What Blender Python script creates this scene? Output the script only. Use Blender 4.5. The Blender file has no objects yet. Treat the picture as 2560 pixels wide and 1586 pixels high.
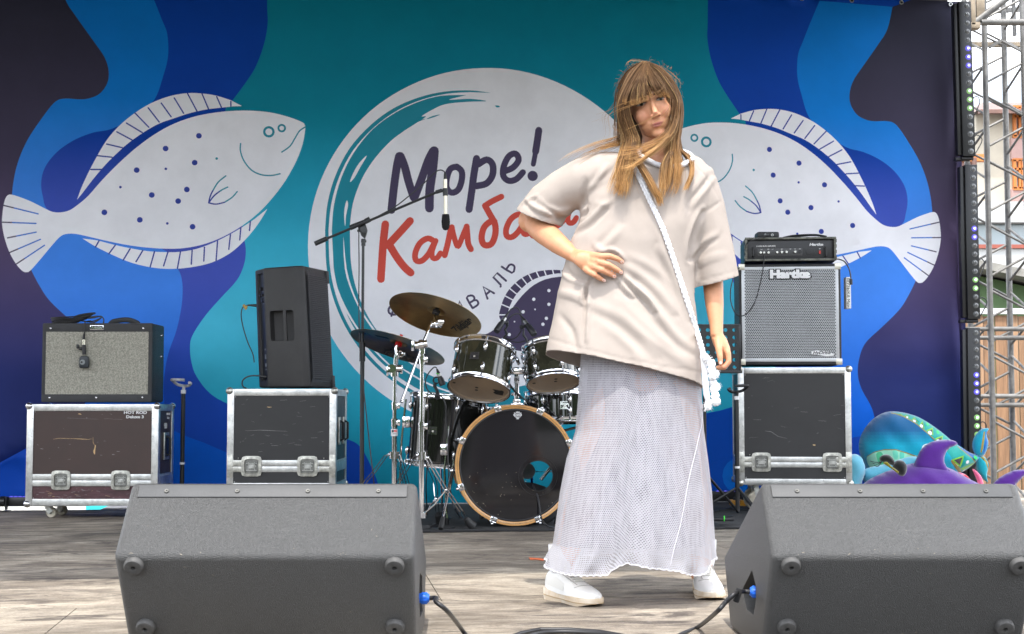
import bpy, bmesh, math, random
import numpy as np
from mathutils import Vector, Matrix, noise
from mathutils.geometry import delaunay_2d_cdt

random.seed(7)
rnd = random.Random(11)
SC = bpy.context.scene
COL = SC.collection
PI = math.pi

# ------------------------------------------------------------------ camera
CAM_H = 0.60
F = 3600.0                       # focal length in photo pixels (photo is 2560 wide)
TILT = math.atan(227.0 / F)
cam_d = bpy.data.cameras.new('camera'); cam = bpy.data.objects.new('camera', cam_d); COL.objects.link(cam)
cam.location = (0, 0, CAM_H); cam.rotation_euler = (PI/2 + TILT, 0, 0)
cam_d.sensor_width = 36; cam_d.lens = 36 * F / 2560
cam_d.clip_end = 2000; cam_d.clip_start = 0.05
cam_d.dof.use_dof = True; cam_d.dof.focus_distance = 4.6; cam_d.dof.aperture_fstop = 18.0
SC.camera = cam

# ------------------------------------------------------------------ light
SUN_EL = math.radians(67); SUN_AZ = math.radians(-3)       # from behind the camera, high
world = bpy.data.worlds.new('World'); SC.world = world; world.use_nodes = True
wn = world.node_tree.nodes; wl = world.node_tree.links
bg = wn['Background']; sky = wn.new('ShaderNodeTexSky'); sky.sky_type = 'NISHITA'; sky.sun_disc = False
sky.sun_elevation = SUN_EL; sky.sun_rotation = math.radians(180) + SUN_AZ
sky.air_density = 1.0; sky.dust_density = 1.5
tc = wn.new('ShaderNodeTexCoord'); mp = wn.new('ShaderNodeMapping'); mp.inputs['Scale'].default_value = (2.2, 2.2, 5.0)
nz = wn.new('ShaderNodeTexNoise'); nz.inputs['Scale'].default_value = 2.0; nz.inputs['Detail'].default_value = 7
cr = wn.new('ShaderNodeValToRGB'); cr.color_ramp.elements[0].position = .36; cr.color_ramp.elements[1].position = .62
mx = wn.new('ShaderNodeMix'); mx.data_type = 'RGBA'; mx.inputs[7].default_value = (20.0, 20.5, 21.6, 1)
wl.new(tc.outputs['Generated'], mp.inputs['Vector']); wl.new(mp.outputs[0], nz.inputs['Vector'])
wl.new(nz.outputs['Fac'], cr.inputs[0]); wl.new(cr.outputs[0], mx.inputs[0]); wl.new(sky.outputs[0], mx.inputs[6])
wl.new(mx.outputs[2], bg.inputs['Color']); bg.inputs['Strength'].default_value = 0.15
sd = bpy.data.lights.new('sun', 'SUN'); sd.energy = 2.4; sd.angle = math.radians(.5); sd.color = (1.0, .95, .87)
sun = bpy.data.objects.new('sun', sd); COL.objects.link(sun)
sdir = Vector((math.sin(SUN_AZ)*math.cos(SUN_EL), -math.cos(SUN_AZ)*math.cos(SUN_EL), math.sin(SUN_EL)))
sun.rotation_euler = (-sdir).to_track_quat('-Z', 'Y').to_euler()
SC.view_settings.view_transform = 'Standard'; SC.view_settings.look = 'None'
SC.view_settings.gamma = 1; SC.view_settings.exposure = 0.92; SC.view_settings.use_curve_mapping = False

# ------------------------------------------------------------------ pixel to place
_ct, _st = math.cos(TILT), math.sin(TILT)
def ray(u, v):
    a = (u - 1280) / F; b = (793 - v) / F
    return Vector((a, _ct - b*_st, _st + b*_ct))
def W(u, v, Y):
    "point at distance Y (world y) seen at photo pixel u,v"
    d = ray(u, v); k = Y / d.y
    return Vector((d.x*k, Y, CAM_H + d.z*k))
def FL(u, v, z=0.0):
    d = ray(u, v); k = (z - CAM_H) / d.z
    return Vector((d.x*k, d.y*k, z))
def PX(Y): return Y / F
def plane_hit(u, v, p, n):
    d = ray(u, v); o = Vector((0, 0, CAM_H)); k = (p - o).dot(n) / d.dot(n)
    return o + d*k

# ------------------------------------------------------------------ materials
def lin(c):
    return c/12.92 if c <= .04045 else ((c+.055)/1.055)**2.4
def srgb(r, g, b): return (lin(r/255), lin(g/255), lin(b/255), 1)
MATS = {}
def mat(name, col, rough=.5, metal=0, var=0.0, vscale=8.0, bump=0.0, bscale=60.0, spec=.5, sheen=0, coat=0, stretch=None, col2=None, rvar=0.0, attr=None, sss=0):
    if name in MATS: return MATS[name]
    m = bpy.data.materials.new(name); m.use_nodes = True; nt = m.node_tree; N = nt.nodes; L = nt.links
    p = N['Principled BSDF']
    if len(col) == 3: col = (*col, 1)
    p.inputs['Base Color'].default_value = col; p.inputs['Roughness'].default_value = rough; p.inputs['Metallic'].default_value = metal
    p.inputs['Specular IOR Level'].default_value = spec; p.inputs['Coat Weight'].default_value = coat; p.inputs['Sheen Weight'].default_value = sheen
    if sss:
        p.inputs['Subsurface Weight'].default_value = sss; p.inputs['Subsurface Radius'].default_value = (.012, .005, .003); p.inputs['Subsurface Scale'].default_value = .5
    t = N.new('ShaderNodeTexCoord'); vec = t.outputs['Object']
    if stretch:
        mpn = N.new('ShaderNodeMapping'); mpn.inputs['Scale'].default_value = stretch; L.new(vec, mpn.inputs[0]); vec = mpn.outputs[0]
    base = None
    if attr:
        a = N.new('ShaderNodeAttribute'); a.attribute_name = attr; base = a.outputs['Color']; L.new(base, p.inputs['Base Color'])
    if var > 0 or col2 or rvar:
        n = N.new('ShaderNodeTexNoise'); n.inputs['Scale'].default_value = vscale; n.inputs['Detail'].default_value = 6; n.inputs['Roughness'].default_value = .65
        L.new(vec, n.inputs['Vector'])
        r = N.new('ShaderNodeMapRange'); r.inputs[1].default_value = .33; r.inputs[2].default_value = .67; L.new(n.outputs['Fac'], r.inputs[0])
        if col2:
            x = N.new('ShaderNodeMix'); x.data_type = 'RGBA'; x.inputs[6].default_value = col; x.inputs[7].default_value = (*col2[:3], 1)
            L.new(r.outputs[0], x.inputs[0]); base = x.outputs[2]; L.new(base, p.inputs['Base Color'])
        elif var:
            r2 = N.new('ShaderNodeMapRange'); r2.inputs[3].default_value = 1-var; r2.inputs[4].default_value = 1+var; L.new(r.outputs[0], r2.inputs[0])
            x = N.new('ShaderNodeVectorMath'); x.operation = 'SCALE'
            if base: L.new(base, x.inputs[0])
            else: x.inputs[0].default_value = col[:3]
            L.new(r2.outputs[0], x.inputs['Scale']); L.new(x.outputs[0], p.inputs['Base Color'])
        if rvar:
            r3 = N.new('ShaderNodeMapRange'); r3.inputs[3].default_value = max(0, rough-rvar); r3.inputs[4].default_value = min(1, rough+rvar)
            L.new(r.outputs[0], r3.inputs[0]); L.new(r3.outputs[0], p.inputs['Roughness'])
    if bump:
        n2 = N.new('ShaderNodeTexNoise'); n2.inputs['Scale'].default_value = bscale; n2.inputs['Detail'].default_value = 4; L.new(vec, n2.inputs['Vector'])
        b = N.new('ShaderNodeBump'); b.inputs['Strength'].default_value = bump; b.inputs['Distance'].default_value = .004
        L.new(n2.outputs['Fac'], b.inputs['Height']); L.new(b.outputs[0], p.inputs['Normal'])
    MATS[name] = m
    return m
def emis(name, col, s):
    m = bpy.data.materials.new(name); m.use_nodes = True; p = m.node_tree.nodes['Principled BSDF']
    p.inputs['Base Color'].default_value = col; p.inputs['Emission Color'].default_value = col; p.inputs['Emission Strength'].default_value = s; p.inputs['Roughness'].default_value = .15
    return m

# ------------------------------------------------------------------ mesh builder
NOSPLIT = {'lettering', 'name_badge', 'emblem', 'logo', 'badge', 'head_logo', 'model_badge', 'red_letter'}
class MB:
    def __init__(s): s.v = []; s.f = []; s.m = []; s.sm = []; s.M = Matrix.Identity(4)
    def add(s, vs, fs, mi=0, smooth=False):
        o = len(s.v); M = s.M
        s.v += [tuple(M @ Vector(p)) for p in vs]
        for f in fs: s.f.append([i+o for i in f]); s.m.append(mi); s.sm.append(smooth)
        return s
    def box(s, c, d, mi=0, bev=0.0, R=None):
        bm = bmesh.new(); bmesh.ops.create_cube(bm, size=1)
        for v in bm.verts: v.co = Vector((v.co.x*d[0], v.co.y*d[1], v.co.z*d[2]))
        if bev: bmesh.ops.bevel(bm, geom=list(bm.edges), offset=min(bev, min(d)*.45), segments=2, profile=.6, affect='EDGES')
        R = R or Matrix.Identity(3); c = Vector(c)
        s.add([R @ v.co + c for v in bm.verts], [[v.index for v in f.verts] for f in bm.faces], mi, bev > 0); bm.free(); return s
    def bar(s, a, b, w, h, mi=0, up=Vector((0, 0, 1)), bev=0):
        a = Vector(a); b = Vector(b); d = b-a; z = d.normalized(); x = up.cross(z)
        if x.length < 1e-4: x = Vector((1, 0, 0))
        x.normalize(); y = z.cross(x); R = Matrix((x, y, z)).transposed()
        return s.box((a+b)/2, (w, h, d.length), mi, bev, R)
    def tube(s, pts, r, n=10, mi=0, cap=True, smooth=True, flat=1.0, up=None):
        pts = [Vector(p) for p in pts]; N_ = len(pts)
        rs = [r]*N_ if isinstance(r, (int, float)) else list(r)
        T = []
        for i in range(N_):
            t = pts[min(i+1, N_-1)] - pts[max(i-1, 0)]; T.append(t.normalized() if t.length > 1e-9 else Vector((0, 0, 1)))
        ref = up or (Vector((0, 0, 1)) if abs(T[0].z) < .9 else Vector((1, 0, 0)))
        x = (ref - T[0]*ref.dot(T[0])).normalized(); vs = []
        for i in range(N_):
            x = x - T[i]*x.dot(T[i])
            x = x.normalized() if x.length > 1e-6 else T[i].orthogonal().normalized()
            y = T[i].cross(x)
            for k in range(n):
                a = 2*PI*k/n; vs.append(pts[i] + x*(math.cos(a)*rs[i]*flat) + y*(math.sin(a)*rs[i]))
        fs = [[i*n+k, i*n+(k+1) % n, (i+1)*n+(k+1) % n, (i+1)*n+k] for i in range(N_-1) for k in range(n)]
        s.add(vs, fs, mi, smooth)
        if cap:
            o = len(s.v) - len(vs)
            s.f.append([o+k for k in range(n)][::-1]); s.m.append(mi); s.sm.append(False)
            s.f.append([o+(N_-1)*n+k for k in range(n)]); s.m.append(mi); s.sm.append(False)
        return s
    def cyl(s, a, b, r, n=16, mi=0, r2=None): return s.tube([a, b], [r, r if r2 is None else r2], n, mi)
    def lathe(s, prof, c=(0, 0, 0), ax=(0, 0, 1), n=32, mi=0, smooth=True):
        "prof: list of (radius, height[, mat]) along axis"
        c = Vector(c); z = Vector(ax).normalized(); x = z.orthogonal().normalized(); y = z.cross(x); vs = []
        for p in prof:
            for k in range(n):
                a = 2*PI*k/n; vs.append(c + z*p[1] + (x*math.cos(a) + y*math.sin(a))*p[0])
        o = len(s.v); s.add(vs, [], mi)
        for i in range(len(prof)-1):
            m_ = prof[i][2] if len(prof[i]) > 2 else mi
            for k in range(n):
                s.f.append([o+i*n+k, o+i*n+(k+1) % n, o+(i+1)*n+(k+1) % n, o+(i+1)*n+k]); s.m.append(m_); s.sm.append(smooth)
        return s
    def sph(s, c, r, mi=0, n=14, sc=(1, 1, 1), R=None):
        vs = []; fs = []; c = Vector(c); h = n//2; R = R or Matrix.Identity(3)
        for i in range(h+1):
            t = PI*i/h
            for k in range(n):
                a = 2*PI*k/n; vs.append(c + R @ Vector((r*sc[0]*math.sin(t)*math.cos(a), r*sc[1]*math.sin(t)*math.sin(a), r*sc[2]*math.cos(t))))
        for i in range(h):
            for k in range(n): fs.append([i*n+k, (i+1)*n+k, (i+1)*n+(k+1) % n, i*n+(k+1) % n])
        return s.add(vs, fs, mi, True)
    def torus(s, c, R_, r, ax=(0, 0, 1), n=24, m=8, mi=0):
        z = Vector(ax).normalized(); x = z.orthogonal().normalized(); y = z.cross(x); c = Vector(c)
        vs = []
        for i in range(n):
            a = 2*PI*i/n; d = x*math.cos(a)+y*math.sin(a)
            for k in range(m):
                b = 2*PI*k/m; vs.append(c + d*(R_+r*math.cos(b)) + z*(r*math.sin(b)))
        fs = [[i*m+k, ((i+1) % n)*m+k, ((i+1) % n)*m+(k+1) % m, i*m+(k+1) % m] for i in range(n) for k in range(m)]
        return s.add(vs, fs, mi, True)
    def prism(s, poly, y0, y1, mi=0, axis='y', bev=0.0, segs=3, smooth=False):
        "closed polygon of 2-D points, extruded; axis y: (x,z); axis x: (y,z); axis z: (x,y)"
        bm = bmesh.new()
        def P(p, t): return {'y': (p[0], t, p[1]), 'x': (t, p[0], p[1]), 'z': (p[0], p[1], t)}[axis]
        a = [bm.verts.new(P(p, y0)) for p in poly]; b = [bm.verts.new(P(p, y1)) for p in poly]
        n = len(poly)
        for i in range(n): bm.faces.new([a[i], a[(i+1) % n], b[(i+1) % n], b[i]])
        bm.faces.new(a[::-1]); bm.faces.new(b)
        bmesh.ops.recalc_face_normals(bm, faces=bm.faces)
        if bev: bmesh.ops.bevel(bm, geom=[e for e in bm.edges if e.calc_face_angle(0) > .3], offset=bev, segments=segs, profile=.5, affect='EDGES')
        bm.verts.index_update()
        s.add([v.co for v in bm.verts], [[v.index for v in f.verts] for f in bm.faces], mi, smooth or bev > 0); bm.free(); return s
    def mesh(s, name, mats):
        me = bpy.data.meshes.new(name); me.from_pydata(s.v, [], s.f)
        for m in (mats if isinstance(mats, (list, tuple)) else [mats]): me.materials.append(m)
        me.polygons.foreach_set('material_index', s.m); me.polygons.foreach_set('use_smooth', s.sm); me.update()
        if any(s.sm):
            try: me.set_sharp_from_angle(angle=math.radians(38))
            except Exception: pass
        return me
    def build(s, name, mats, parent=None, label=None, kind=None):
        if parent and kind is None and name not in NOSPLIT and len(s.v) < 6000:
            cl = s.clusters()
            if len(cl) > 1:
                out = []
                for fl in cl:
                    q = MB(); mp_ = {}
                    for fi in fl:
                        for vi in s.f[fi]:
                            if vi not in mp_: mp_[vi] = len(q.v); q.v.append(s.v[vi])
                        q.f.append([mp_[vi] for vi in s.f[fi]]); q.m.append(s.m[fi]); q.sm.append(s.sm[fi])
                    out.append((len(q.v), q))
                obs = [place(name, q.mesh(name, mats), parent, label) for _, q in sorted(out, key=lambda t: -t[0])]
                return obs[0]
        me = s.mesh(name, mats); return place(name, me, parent, label, kind)
    def clusters(s):
        par = list(range(len(s.v)))
        def fd(a):
            while par[a] != a: par[a] = par[par[a]]; a = par[a]
            return a
        for f in s.f:
            r = fd(f[0])
            for v in f[1:]: par[fd(v)] = r
        isl = {}
        for i, f in enumerate(s.f): isl.setdefault(fd(f[0]), []).append(i)
        L = []
        for k, fl in isl.items():
            P = [s.v[v] for i in fl for v in s.f[i]]; L.append([[min(p[a] for p in P)-.002 for a in range(3)], [max(p[a] for p in P)+.002 for a in range(3)], fl])
        if len(L) > 60: return [sum((l[2] for l in L), [])]
        g = list(range(len(L)))
        def fg(a):
            while g[a] != a: a = g[a]
            return a
        for i in range(len(L)):
            for j in range(i+1, len(L)):
                if all(L[i][0][a] <= L[j][1][a] and L[j][0][a] <= L[i][1][a] for a in range(3)): g[fg(j)] = fg(i)
        out = {}
        for i in range(len(L)): out.setdefault(fg(i), []).extend(L[i][2])
        return list(out.values())
def place(name, me, parent=None, label=None, kind=None, loc=None, rot=None, scale=None):
    o = bpy.data.objects.new(name, me); COL.objects.link(o)
    if parent: o.parent = parent
    if label: o['label'] = label
    if kind: o['kind'] = kind
    if loc is not None: o.location = loc
    if rot is not None: o.rotation_euler = rot
    if scale is not None: o.scale = scale
    return o
def thing(name, label, cat, loc=(0, 0, 0), rz=0, group=None):
    o = bpy.data.objects.new(name, None); COL.objects.link(o); o.location = loc; o.rotation_euler = (0, 0, rz)
    o.empty_display_size = .1
    return tag(o, label, cat, group)
def tag(o, label, cat, group=None):
    o['label'] = label; o['category'] = cat
    if group: o['group'] = group
    return o
def loc_of(root, p):
    "world point -> the thing's own frame"
    return Matrix.Rotation(-root.rotation_euler.z, 3, 'Z') @ (Vector(p) - Vector(root.location))
def copy_tree(o, parent=None):
    c = o.copy(); COL.objects.link(c); c.parent = parent
    for ch in list(o.children): copy_tree(ch, c)
    return c
def shade(me, a=38):
    me.polygons.foreach_set('use_smooth', [True]*len(me.polygons)); me.set_sharp_from_angle(angle=math.radians(a))

def smooth_path(pts, k=6, closed=False):
    P = [np.array(p, float) for p in pts]; n = len(P); out = []
    rng_ = range(n) if closed else range(n-1)
    for i in rng_:
        p0 = P[(i-1) % n] if closed or i > 0 else P[0]; p1 = P[i]; p2 = P[(i+1) % n]; p3 = P[(i+2) % n] if closed or i+2 < n else P[-1]
        for j in range(k):
            t = j/k
            out.append(.5*((2*p1)+(-p0+p2)*t+(2*p0-5*p1+4*p2-p3)*t*t+(-p0+3*p1-3*p2+p3)*t**3))
    if not closed: out.append(P[-1])
    return out
def vpath(pts, k=6): return [Vector(p) for p in smooth_path(pts, k)]

def text_mb(mb, txt, size, M, mi=0, ext=.0008, shear=0, sx=1.0, bold=0.0, align='CENTER'):
    "lettering as real raised geometry; M maps text xy to space"
    cu = bpy.data.curves.new('t', 'FONT'); cu.body = txt; cu.size = size; cu.extrude = ext; cu.shear = shear; cu.offset = bold
    cu.align_x = align; cu.align_y = 'CENTER'; cu.resolution_u = 3
    ob = bpy.data.objects.new('t', cu); COL.objects.link(ob)
    dg = bpy.context.evaluated_depsgraph_get(); me = ob.evaluated_get(dg).to_mesh()
    mb.add([M @ Vector((v.co.x*sx, v.co.y, v.co.z)) for v in me.vertices], [list(p.vertices) for p in me.polygons], mi)
    ob.evaluated_get(dg).to_mesh_clear(); bpy.data.objects.remove(ob); bpy.data.curves.remove(cu)
    return mb
def face_front(p):      # text in x-z plane facing -y
    return Matrix.Translation(Vector(p)) @ Matrix.Rotation(PI/2, 4, 'X')

CHROME = mat('chrome', (.78, .78, .80), rough=.09, metal=1, rvar=.05)
STEEL = mat('zinc_steel', (.52, .52, .50), rough=.34, metal=1, var=.25, vscale=30)
ALU = mat('worn_aluminium', (.62, .62, .60), rough=.36, metal=.85, var=.22, vscale=22, bump=.15, bscale=40)
ALU_D = mat('scuffed_truss_tube', (.18, .175, .165), rough=.5, metal=.5, var=.35, vscale=12)
BLK = mat('black_plastic', (.018, .018, .020), rough=.45, var=.2, bump=.15, bscale=250)
BLKM = mat('black_powder_metal', (.015, .015, .016), rough=.35, var=.2)
RUB = mat('black_rubber', (.02, .02, .02), rough=.55, var=.2, vscale=20)
CABLE = mat('black_cable', (.022, .022, .024), rough=.42)
WHT = mat('white_plastic', (.78, .78, .76), rough=.4)
# ================================================================== the setting
STAGE_RZ = math.radians(7.4)
def rot_pt(p, a=STAGE_RZ):
    return Matrix.Rotation(a, 3, 'Z') @ Vector(p)
# ground far below
g = MB(); g.add([(-300, -60, -1.12), (300, -60, -1.12), (300, 900, -1.12), (-300, 900, -1.12)], [[0, 1, 2, 3]])
gm = mat('asphalt', (.09, .085, .08), rough=.9, var=.25, vscale=1.5, bump=.4, bscale=30)
o = g.build('ground', gm); o['kind'] = 'structure'; o['label'] = 'pale asphalt ground around the stage'; 

# deck: plywood sheets 2.44 x 1.22 laid on the rotated stage, joints recessed
def floor_material():
    m = bpy.data.materials.new('worn_plywood'); m.use_nodes = True; N = m.node_tree.nodes; L = m.node_tree.links; p = N['Principled BSDF']
    t = N.new('ShaderNodeNewGeometry'); mpn = N.new('ShaderNodeMapping'); mpn.inputs['Rotation'].default_value = (0, 0, -STAGE_RZ)
    L.new(t.outputs['Position'], mpn.inputs[0])
    def noise_(scale, vec_scale, det=8, rough=.65, dist=0):
        mm = N.new('ShaderNodeMapping'); mm.inputs['Scale'].default_value = vec_scale; L.new(mpn.outputs[0], mm.inputs[0])
        n = N.new('ShaderNodeTexNoise'); n.inputs['Scale'].default_value = scale; n.inputs['Detail'].default_value = det; n.inputs['Roughness'].default_value = rough; n.inputs['Distortion'].default_value = dist
        L.new(mm.outputs[0], n.inputs['Vector']); return n.outputs['Fac']
    def ramp(fac, els):
        r = N.new('ShaderNodeValToRGB'); L.new(fac, r.inputs[0]); e = r.color_ramp.elements
        e[0].position, e[0].color = els[0]; e[1].position, e[1].color = els[-1]
        for q in els[1:-1]:
            k = e.new(q[0]); k.color = q[1]
        return r.outputs[0]
    def mixc(f, a, b):
        x = N.new('ShaderNodeMix'); x.data_type = 'RGBA'
        if isinstance(f, float): x.inputs[0].default_value = f
        else: L.new(f, x.inputs[0])
        for i, c in ((6, a), (7, b)):
            if isinstance(c, tuple): x.inputs[i].default_value = c
            else: L.new(c, x.inputs[i])
        return x.outputs[2]
    big = noise_(1.3, (1, 1.7, 1), 10, .72, .9)
    streak = noise_(5, (1.0, 4.5, 1), 10, .74, 1.2)
    fine = noise_(110, (1, 3.0, 1), 6, .75)
    c1 = ramp(streak, [(.32, (.085, .070, .055, 1)), (.46, (.24, .20, .155, 1)), (.57, (.39, .34, .275, 1)), (.70, (.60, .54, .45, 1))])
    c2 = ramp(big, [(.40, (.105, .085, .065, 1)), (.50, (.26, .22, .175, 1)), (.60, (.56, .49, .39, 1))])
    c = mixc(.5, c1, c2)
    dark = ramp(noise_(2.4, (1, 3.2, 1), 9, .74, 1.0), [(.51, (0, 0, 0, 1)), (.60, (.85, .85, .85, 1))])
    c = mixc(dark, c, (.075, .062, .054, 1))
    f2 = ramp(fine, [(.35, (.62, .62, .62, 1)), (.66, (1.3, 1.3, 1.3, 1))])
    x = N.new('ShaderNodeMix'); x.data_type = 'RGBA'; x.blend_type = 'MULTIPLY'; x.inputs[0].default_value = 1; L.new(c, x.inputs[6]); L.new(f2, x.inputs[7]); c = x.outputs[2]
    vo = N.new('ShaderNodeTexVoronoi'); vo.inputs['Scale'].default_value = 55; L.new(mpn.outputs[0], vo.inputs['Vector'])
    gr = ramp(vo.outputs['Distance'], [(.0, (1, 1, 1, 1)), (.11, (0, 0, 0, 1))])
    gate = ramp(noise_(9, (1, 1, 1), 3), [(.5, (0, 0, 0, 1)), (.6, (1, 1, 1, 1))])
    mu = N.new('ShaderNodeMath'); mu.operation = 'MULTIPLY'; L.new(gr, mu.inputs[0]); L.new(gate, mu.inputs[1])
    c = mixc(mu.outputs[0], c, (.62, .45, .26, 1))
    L.new(c, p.inputs['Base Color']); p.inputs['Roughness'].default_value = .62; p.inputs['Specular IOR Level'].default_value = .35
    b = N.new('ShaderNodeBump'); b.inputs['Strength'].default_value = .7; b.inputs['Distance'].default_value = .003
    ad = N.new('ShaderNodeMath'); ad.operation = 'ADD'; L.new(streak, ad.inputs[0]); L.new(fine, ad.inputs[1])
    L.new(ad.outputs[0], b.inputs['Height']); L.new(b.outputs[0], p.inputs['Normal'])
    return m
PLY = floor_material()
# stage frame: x' along the front, y' to the back; origin on the joint seen below the shoes
J0 = FL(1280, 1500)                                   # a point of the pale joint
stage = thing('stage_floor', 'worn brown plywood stage deck strewn with sawdust', 'stage floor'); stage['kind'] = 'structure'
del stage['category']
stage.location = (J0.x, J0.y, 0); stage.rotation_euler = (0, 0, STAGE_RZ)
rows = [-5.0, -3.78, -2.44, -1.22, 0.0]
# next joint at v=1419 (left)
j1 = loc_of(stage, FL(150, 1419)).y
jb = loc_of(stage, FL(60, 1276)).y                     # far edge, left
ys = [-1.13, 0.0, j1, (j1+jb)/2+.1, jb]
for i in range(len(ys)-1):
    xs = [-6.2 + (1.1 if i % 2 else 0) + 2.44*k for k in range(6)]
    for k in range(5):
        d = MB(); x0, x1 = xs[k]+.0015, xs[k+1]-.0015; y0, y1 = ys[i]+.0028, ys[i+1]-.0028
        d.box(((x0+x1)/2, (y0+y1)/2, -.0135), (x1-x0, y1-y0, .027), bev=.0012); d.build('deck_panel', PLY, stage)
# deck goes on farther behind the drums and to the right
xs = [-1.9, .55, 3.0, 5.4]
for k in range(3):
    d = MB(); d.box(((xs[k]+xs[k+1])/2, jb+.61, -.0135), (xs[k+1]-xs[k]-.003, 1.218, .027), bev=.0012); d.build('deck_panel', PLY, stage)
s = MB(); s.box((0, (ys[0]+jb)/2, -.56), (11, jb-ys[0]-.06, 1.04)); s.build('stage_underframe', BLKM, stage)
d = MB()     # pale grit in the joint
d.box((0, 0, -.006), (9, .0030, .010)); d.build('joint_filler', mat('pale_grit', (.62, .58, .5), rough=.9, var=.4, vscale=40), stage)
# black carpet under the drum kit
rg = MB(); rugm = mat('black_carpet', (.022, .022, .023), rough=.95, var=.45, vscale=9, bump=.6, bscale=140)
a = loc_of(stage, FL(1040, 1332)); b_ = loc_of(stage, FL(1905, 1268)); 
nx, ny = 60, 14; vs = []
x0, x1, y0, y1 = a.x-.25, b_.x+.15, a.y-.02, jb+1.1
for j in range(ny+1):
    for i in range(nx+1):
        x = x0+(x1-x0)*i/nx; y = y0+(y1-y0)*j/ny
        e = .5 if j == 0 else (.25 if j == 1 else 0)
        z = .006 + max(0, noise.noise(Vector((x*3, y*3, 1))))*.016*e + .004*noise.noise(Vector((x*2, y*6, 0)))*(.5)
        vs.append((x, y + .02*noise.noise(Vector((x*2, 0, 3))), max(z, .005)))
rg.add(vs, [[j*(nx+1)+i, j*(nx+1)+i+1, (j+1)*(nx+1)+i+1, (j+1)*(nx+1)+i] for j in range(ny) for i in range(nx)], 0, True)
rg.tube([(x0+(x1-x0)*i/40, y0+.02*noise.noise(Vector(((x0+(x1-x0)*i/40)*2, 0, 3))), .006) for i in range(41)], .005, 6)
ro = rg.build('carpet', rugm); ro.location = stage.location; ro.rotation_euler = stage.rotation_euler
tag(ro, 'black carpet laid under the drum kit at the back of the stage', 'carpet')

# ------------------------------------------------------------------ printed banner
BY = 9.0; BROT = math.radians(7.4)
bn = Vector((math.sin(BROT), -math.cos(BROT), 0)); bx = Vector((math.cos(BROT), math.sin(BROT), 0))
BC = W(1229, 620, BY)
def B(u, v):
    h = plane_hit(u, v, BC, bn) - BC
    return (h.dot(bx), h.z)
def Bm(u, v):
    x, z = B(u, v); return (-x, z)
def z1(p): return B(p[0]*.5291, p[1]*.5291)
def z2(p): return B(700+p[0]*.5291, 100+p[1]*.5291)
def zr(p): x, z = B(1750+p[0]*.496, 550+p[1]*.496); return (-x, z)
SH = []     # (kind, pts, r, colour)   later entries print over earlier ones
def sm(pts, k=5): return [tuple(p) for p in smooth_path(pts, k, True)]
def mirror(pts): return [(-x, z) for x, z in pts]
def poly(pts, col, both=False, k=5, raw=False):
    q = pts if raw else sm(pts, k)
    SH.append(('p', q, 0, col))
    if both: SH.append(('p', mirror(q), 0, col))
def stroke(pts, r, col, both=False, k=4, zf=None):
    q = [tuple(p) for p in smooth_path(pts, k)] if k > 1 and len(pts) > 2 else list(pts)
    SH.append(('s', q, r, col))
    if both: SH.append(('s', mirror(q), r, col))
def dot(c, r, col, both=False):
    q = [(c[0]+r*math.cos(a*PI/8), c[1]+r*math.sin(a*PI/8)) for a in range(16)]
    SH.append(('p', q, 0, col))
    if both: SH.append(('p', mirror(q), 0, col))
PXB = 9.0/F
def grad(cs):
    zs = [c[0] for c in cs]; A = np.array([c[1] for c in cs])
    def f(x, z): return np.stack([np.interp(z, zs, A[:, i]) for i in range(3)], -1)
    return f
def flat(c): return lambda x, z: np.tile(np.array(c), (len(x), 1))
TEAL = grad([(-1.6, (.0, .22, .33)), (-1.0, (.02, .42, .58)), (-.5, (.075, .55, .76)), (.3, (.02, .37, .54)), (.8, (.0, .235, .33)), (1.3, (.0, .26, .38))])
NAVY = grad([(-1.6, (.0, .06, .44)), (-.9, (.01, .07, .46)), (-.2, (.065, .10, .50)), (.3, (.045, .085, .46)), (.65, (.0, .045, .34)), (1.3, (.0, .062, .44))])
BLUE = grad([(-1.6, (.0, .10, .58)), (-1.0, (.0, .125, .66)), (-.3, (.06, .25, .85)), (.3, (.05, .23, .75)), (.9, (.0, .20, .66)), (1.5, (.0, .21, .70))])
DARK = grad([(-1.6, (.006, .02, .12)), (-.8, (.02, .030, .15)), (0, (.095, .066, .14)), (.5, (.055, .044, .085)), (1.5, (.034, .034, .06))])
WHITE = flat((.86, .86, .90)); INK = flat((.075, .06, .115)); RED = flat((.66, .085, .06)); TEALL = flat((.02, .27, .36)); NAVL = flat((.035, .06, .33))
# waves
topz = 3.0
tealb = [B(u, v) for u, v in [(668, -40), (668, 20), (669, 60), (660, 110), (640, 165), (615, 205), (585, 245), (562, 280), (575, 380), (600, 480), (606, 575), (614, 620), (610, 660), (592, 700), (555, 741), (514, 788), (481, 839), (475, 871), (479, 908), (491, 941), (523, 982), (569, 1010), (660, 1045), (760, 1068), (866, 1098), (900, 1117), (925, 1160), (945, 1210), (952, 1270)]]
tb = [tuple(p) for p in smooth_path(tealb, 5)]
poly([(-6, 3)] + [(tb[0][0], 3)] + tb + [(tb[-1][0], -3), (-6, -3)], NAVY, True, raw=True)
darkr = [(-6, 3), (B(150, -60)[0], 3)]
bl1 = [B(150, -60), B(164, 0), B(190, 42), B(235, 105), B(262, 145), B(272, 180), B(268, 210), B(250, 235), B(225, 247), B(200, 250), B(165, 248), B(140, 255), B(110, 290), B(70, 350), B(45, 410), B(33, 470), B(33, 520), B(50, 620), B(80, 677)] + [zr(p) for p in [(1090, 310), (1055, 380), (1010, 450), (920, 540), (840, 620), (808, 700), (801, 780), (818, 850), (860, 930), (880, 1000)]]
bl1s = [tuple(p) for p in smooth_path(bl1, 5)]
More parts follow.
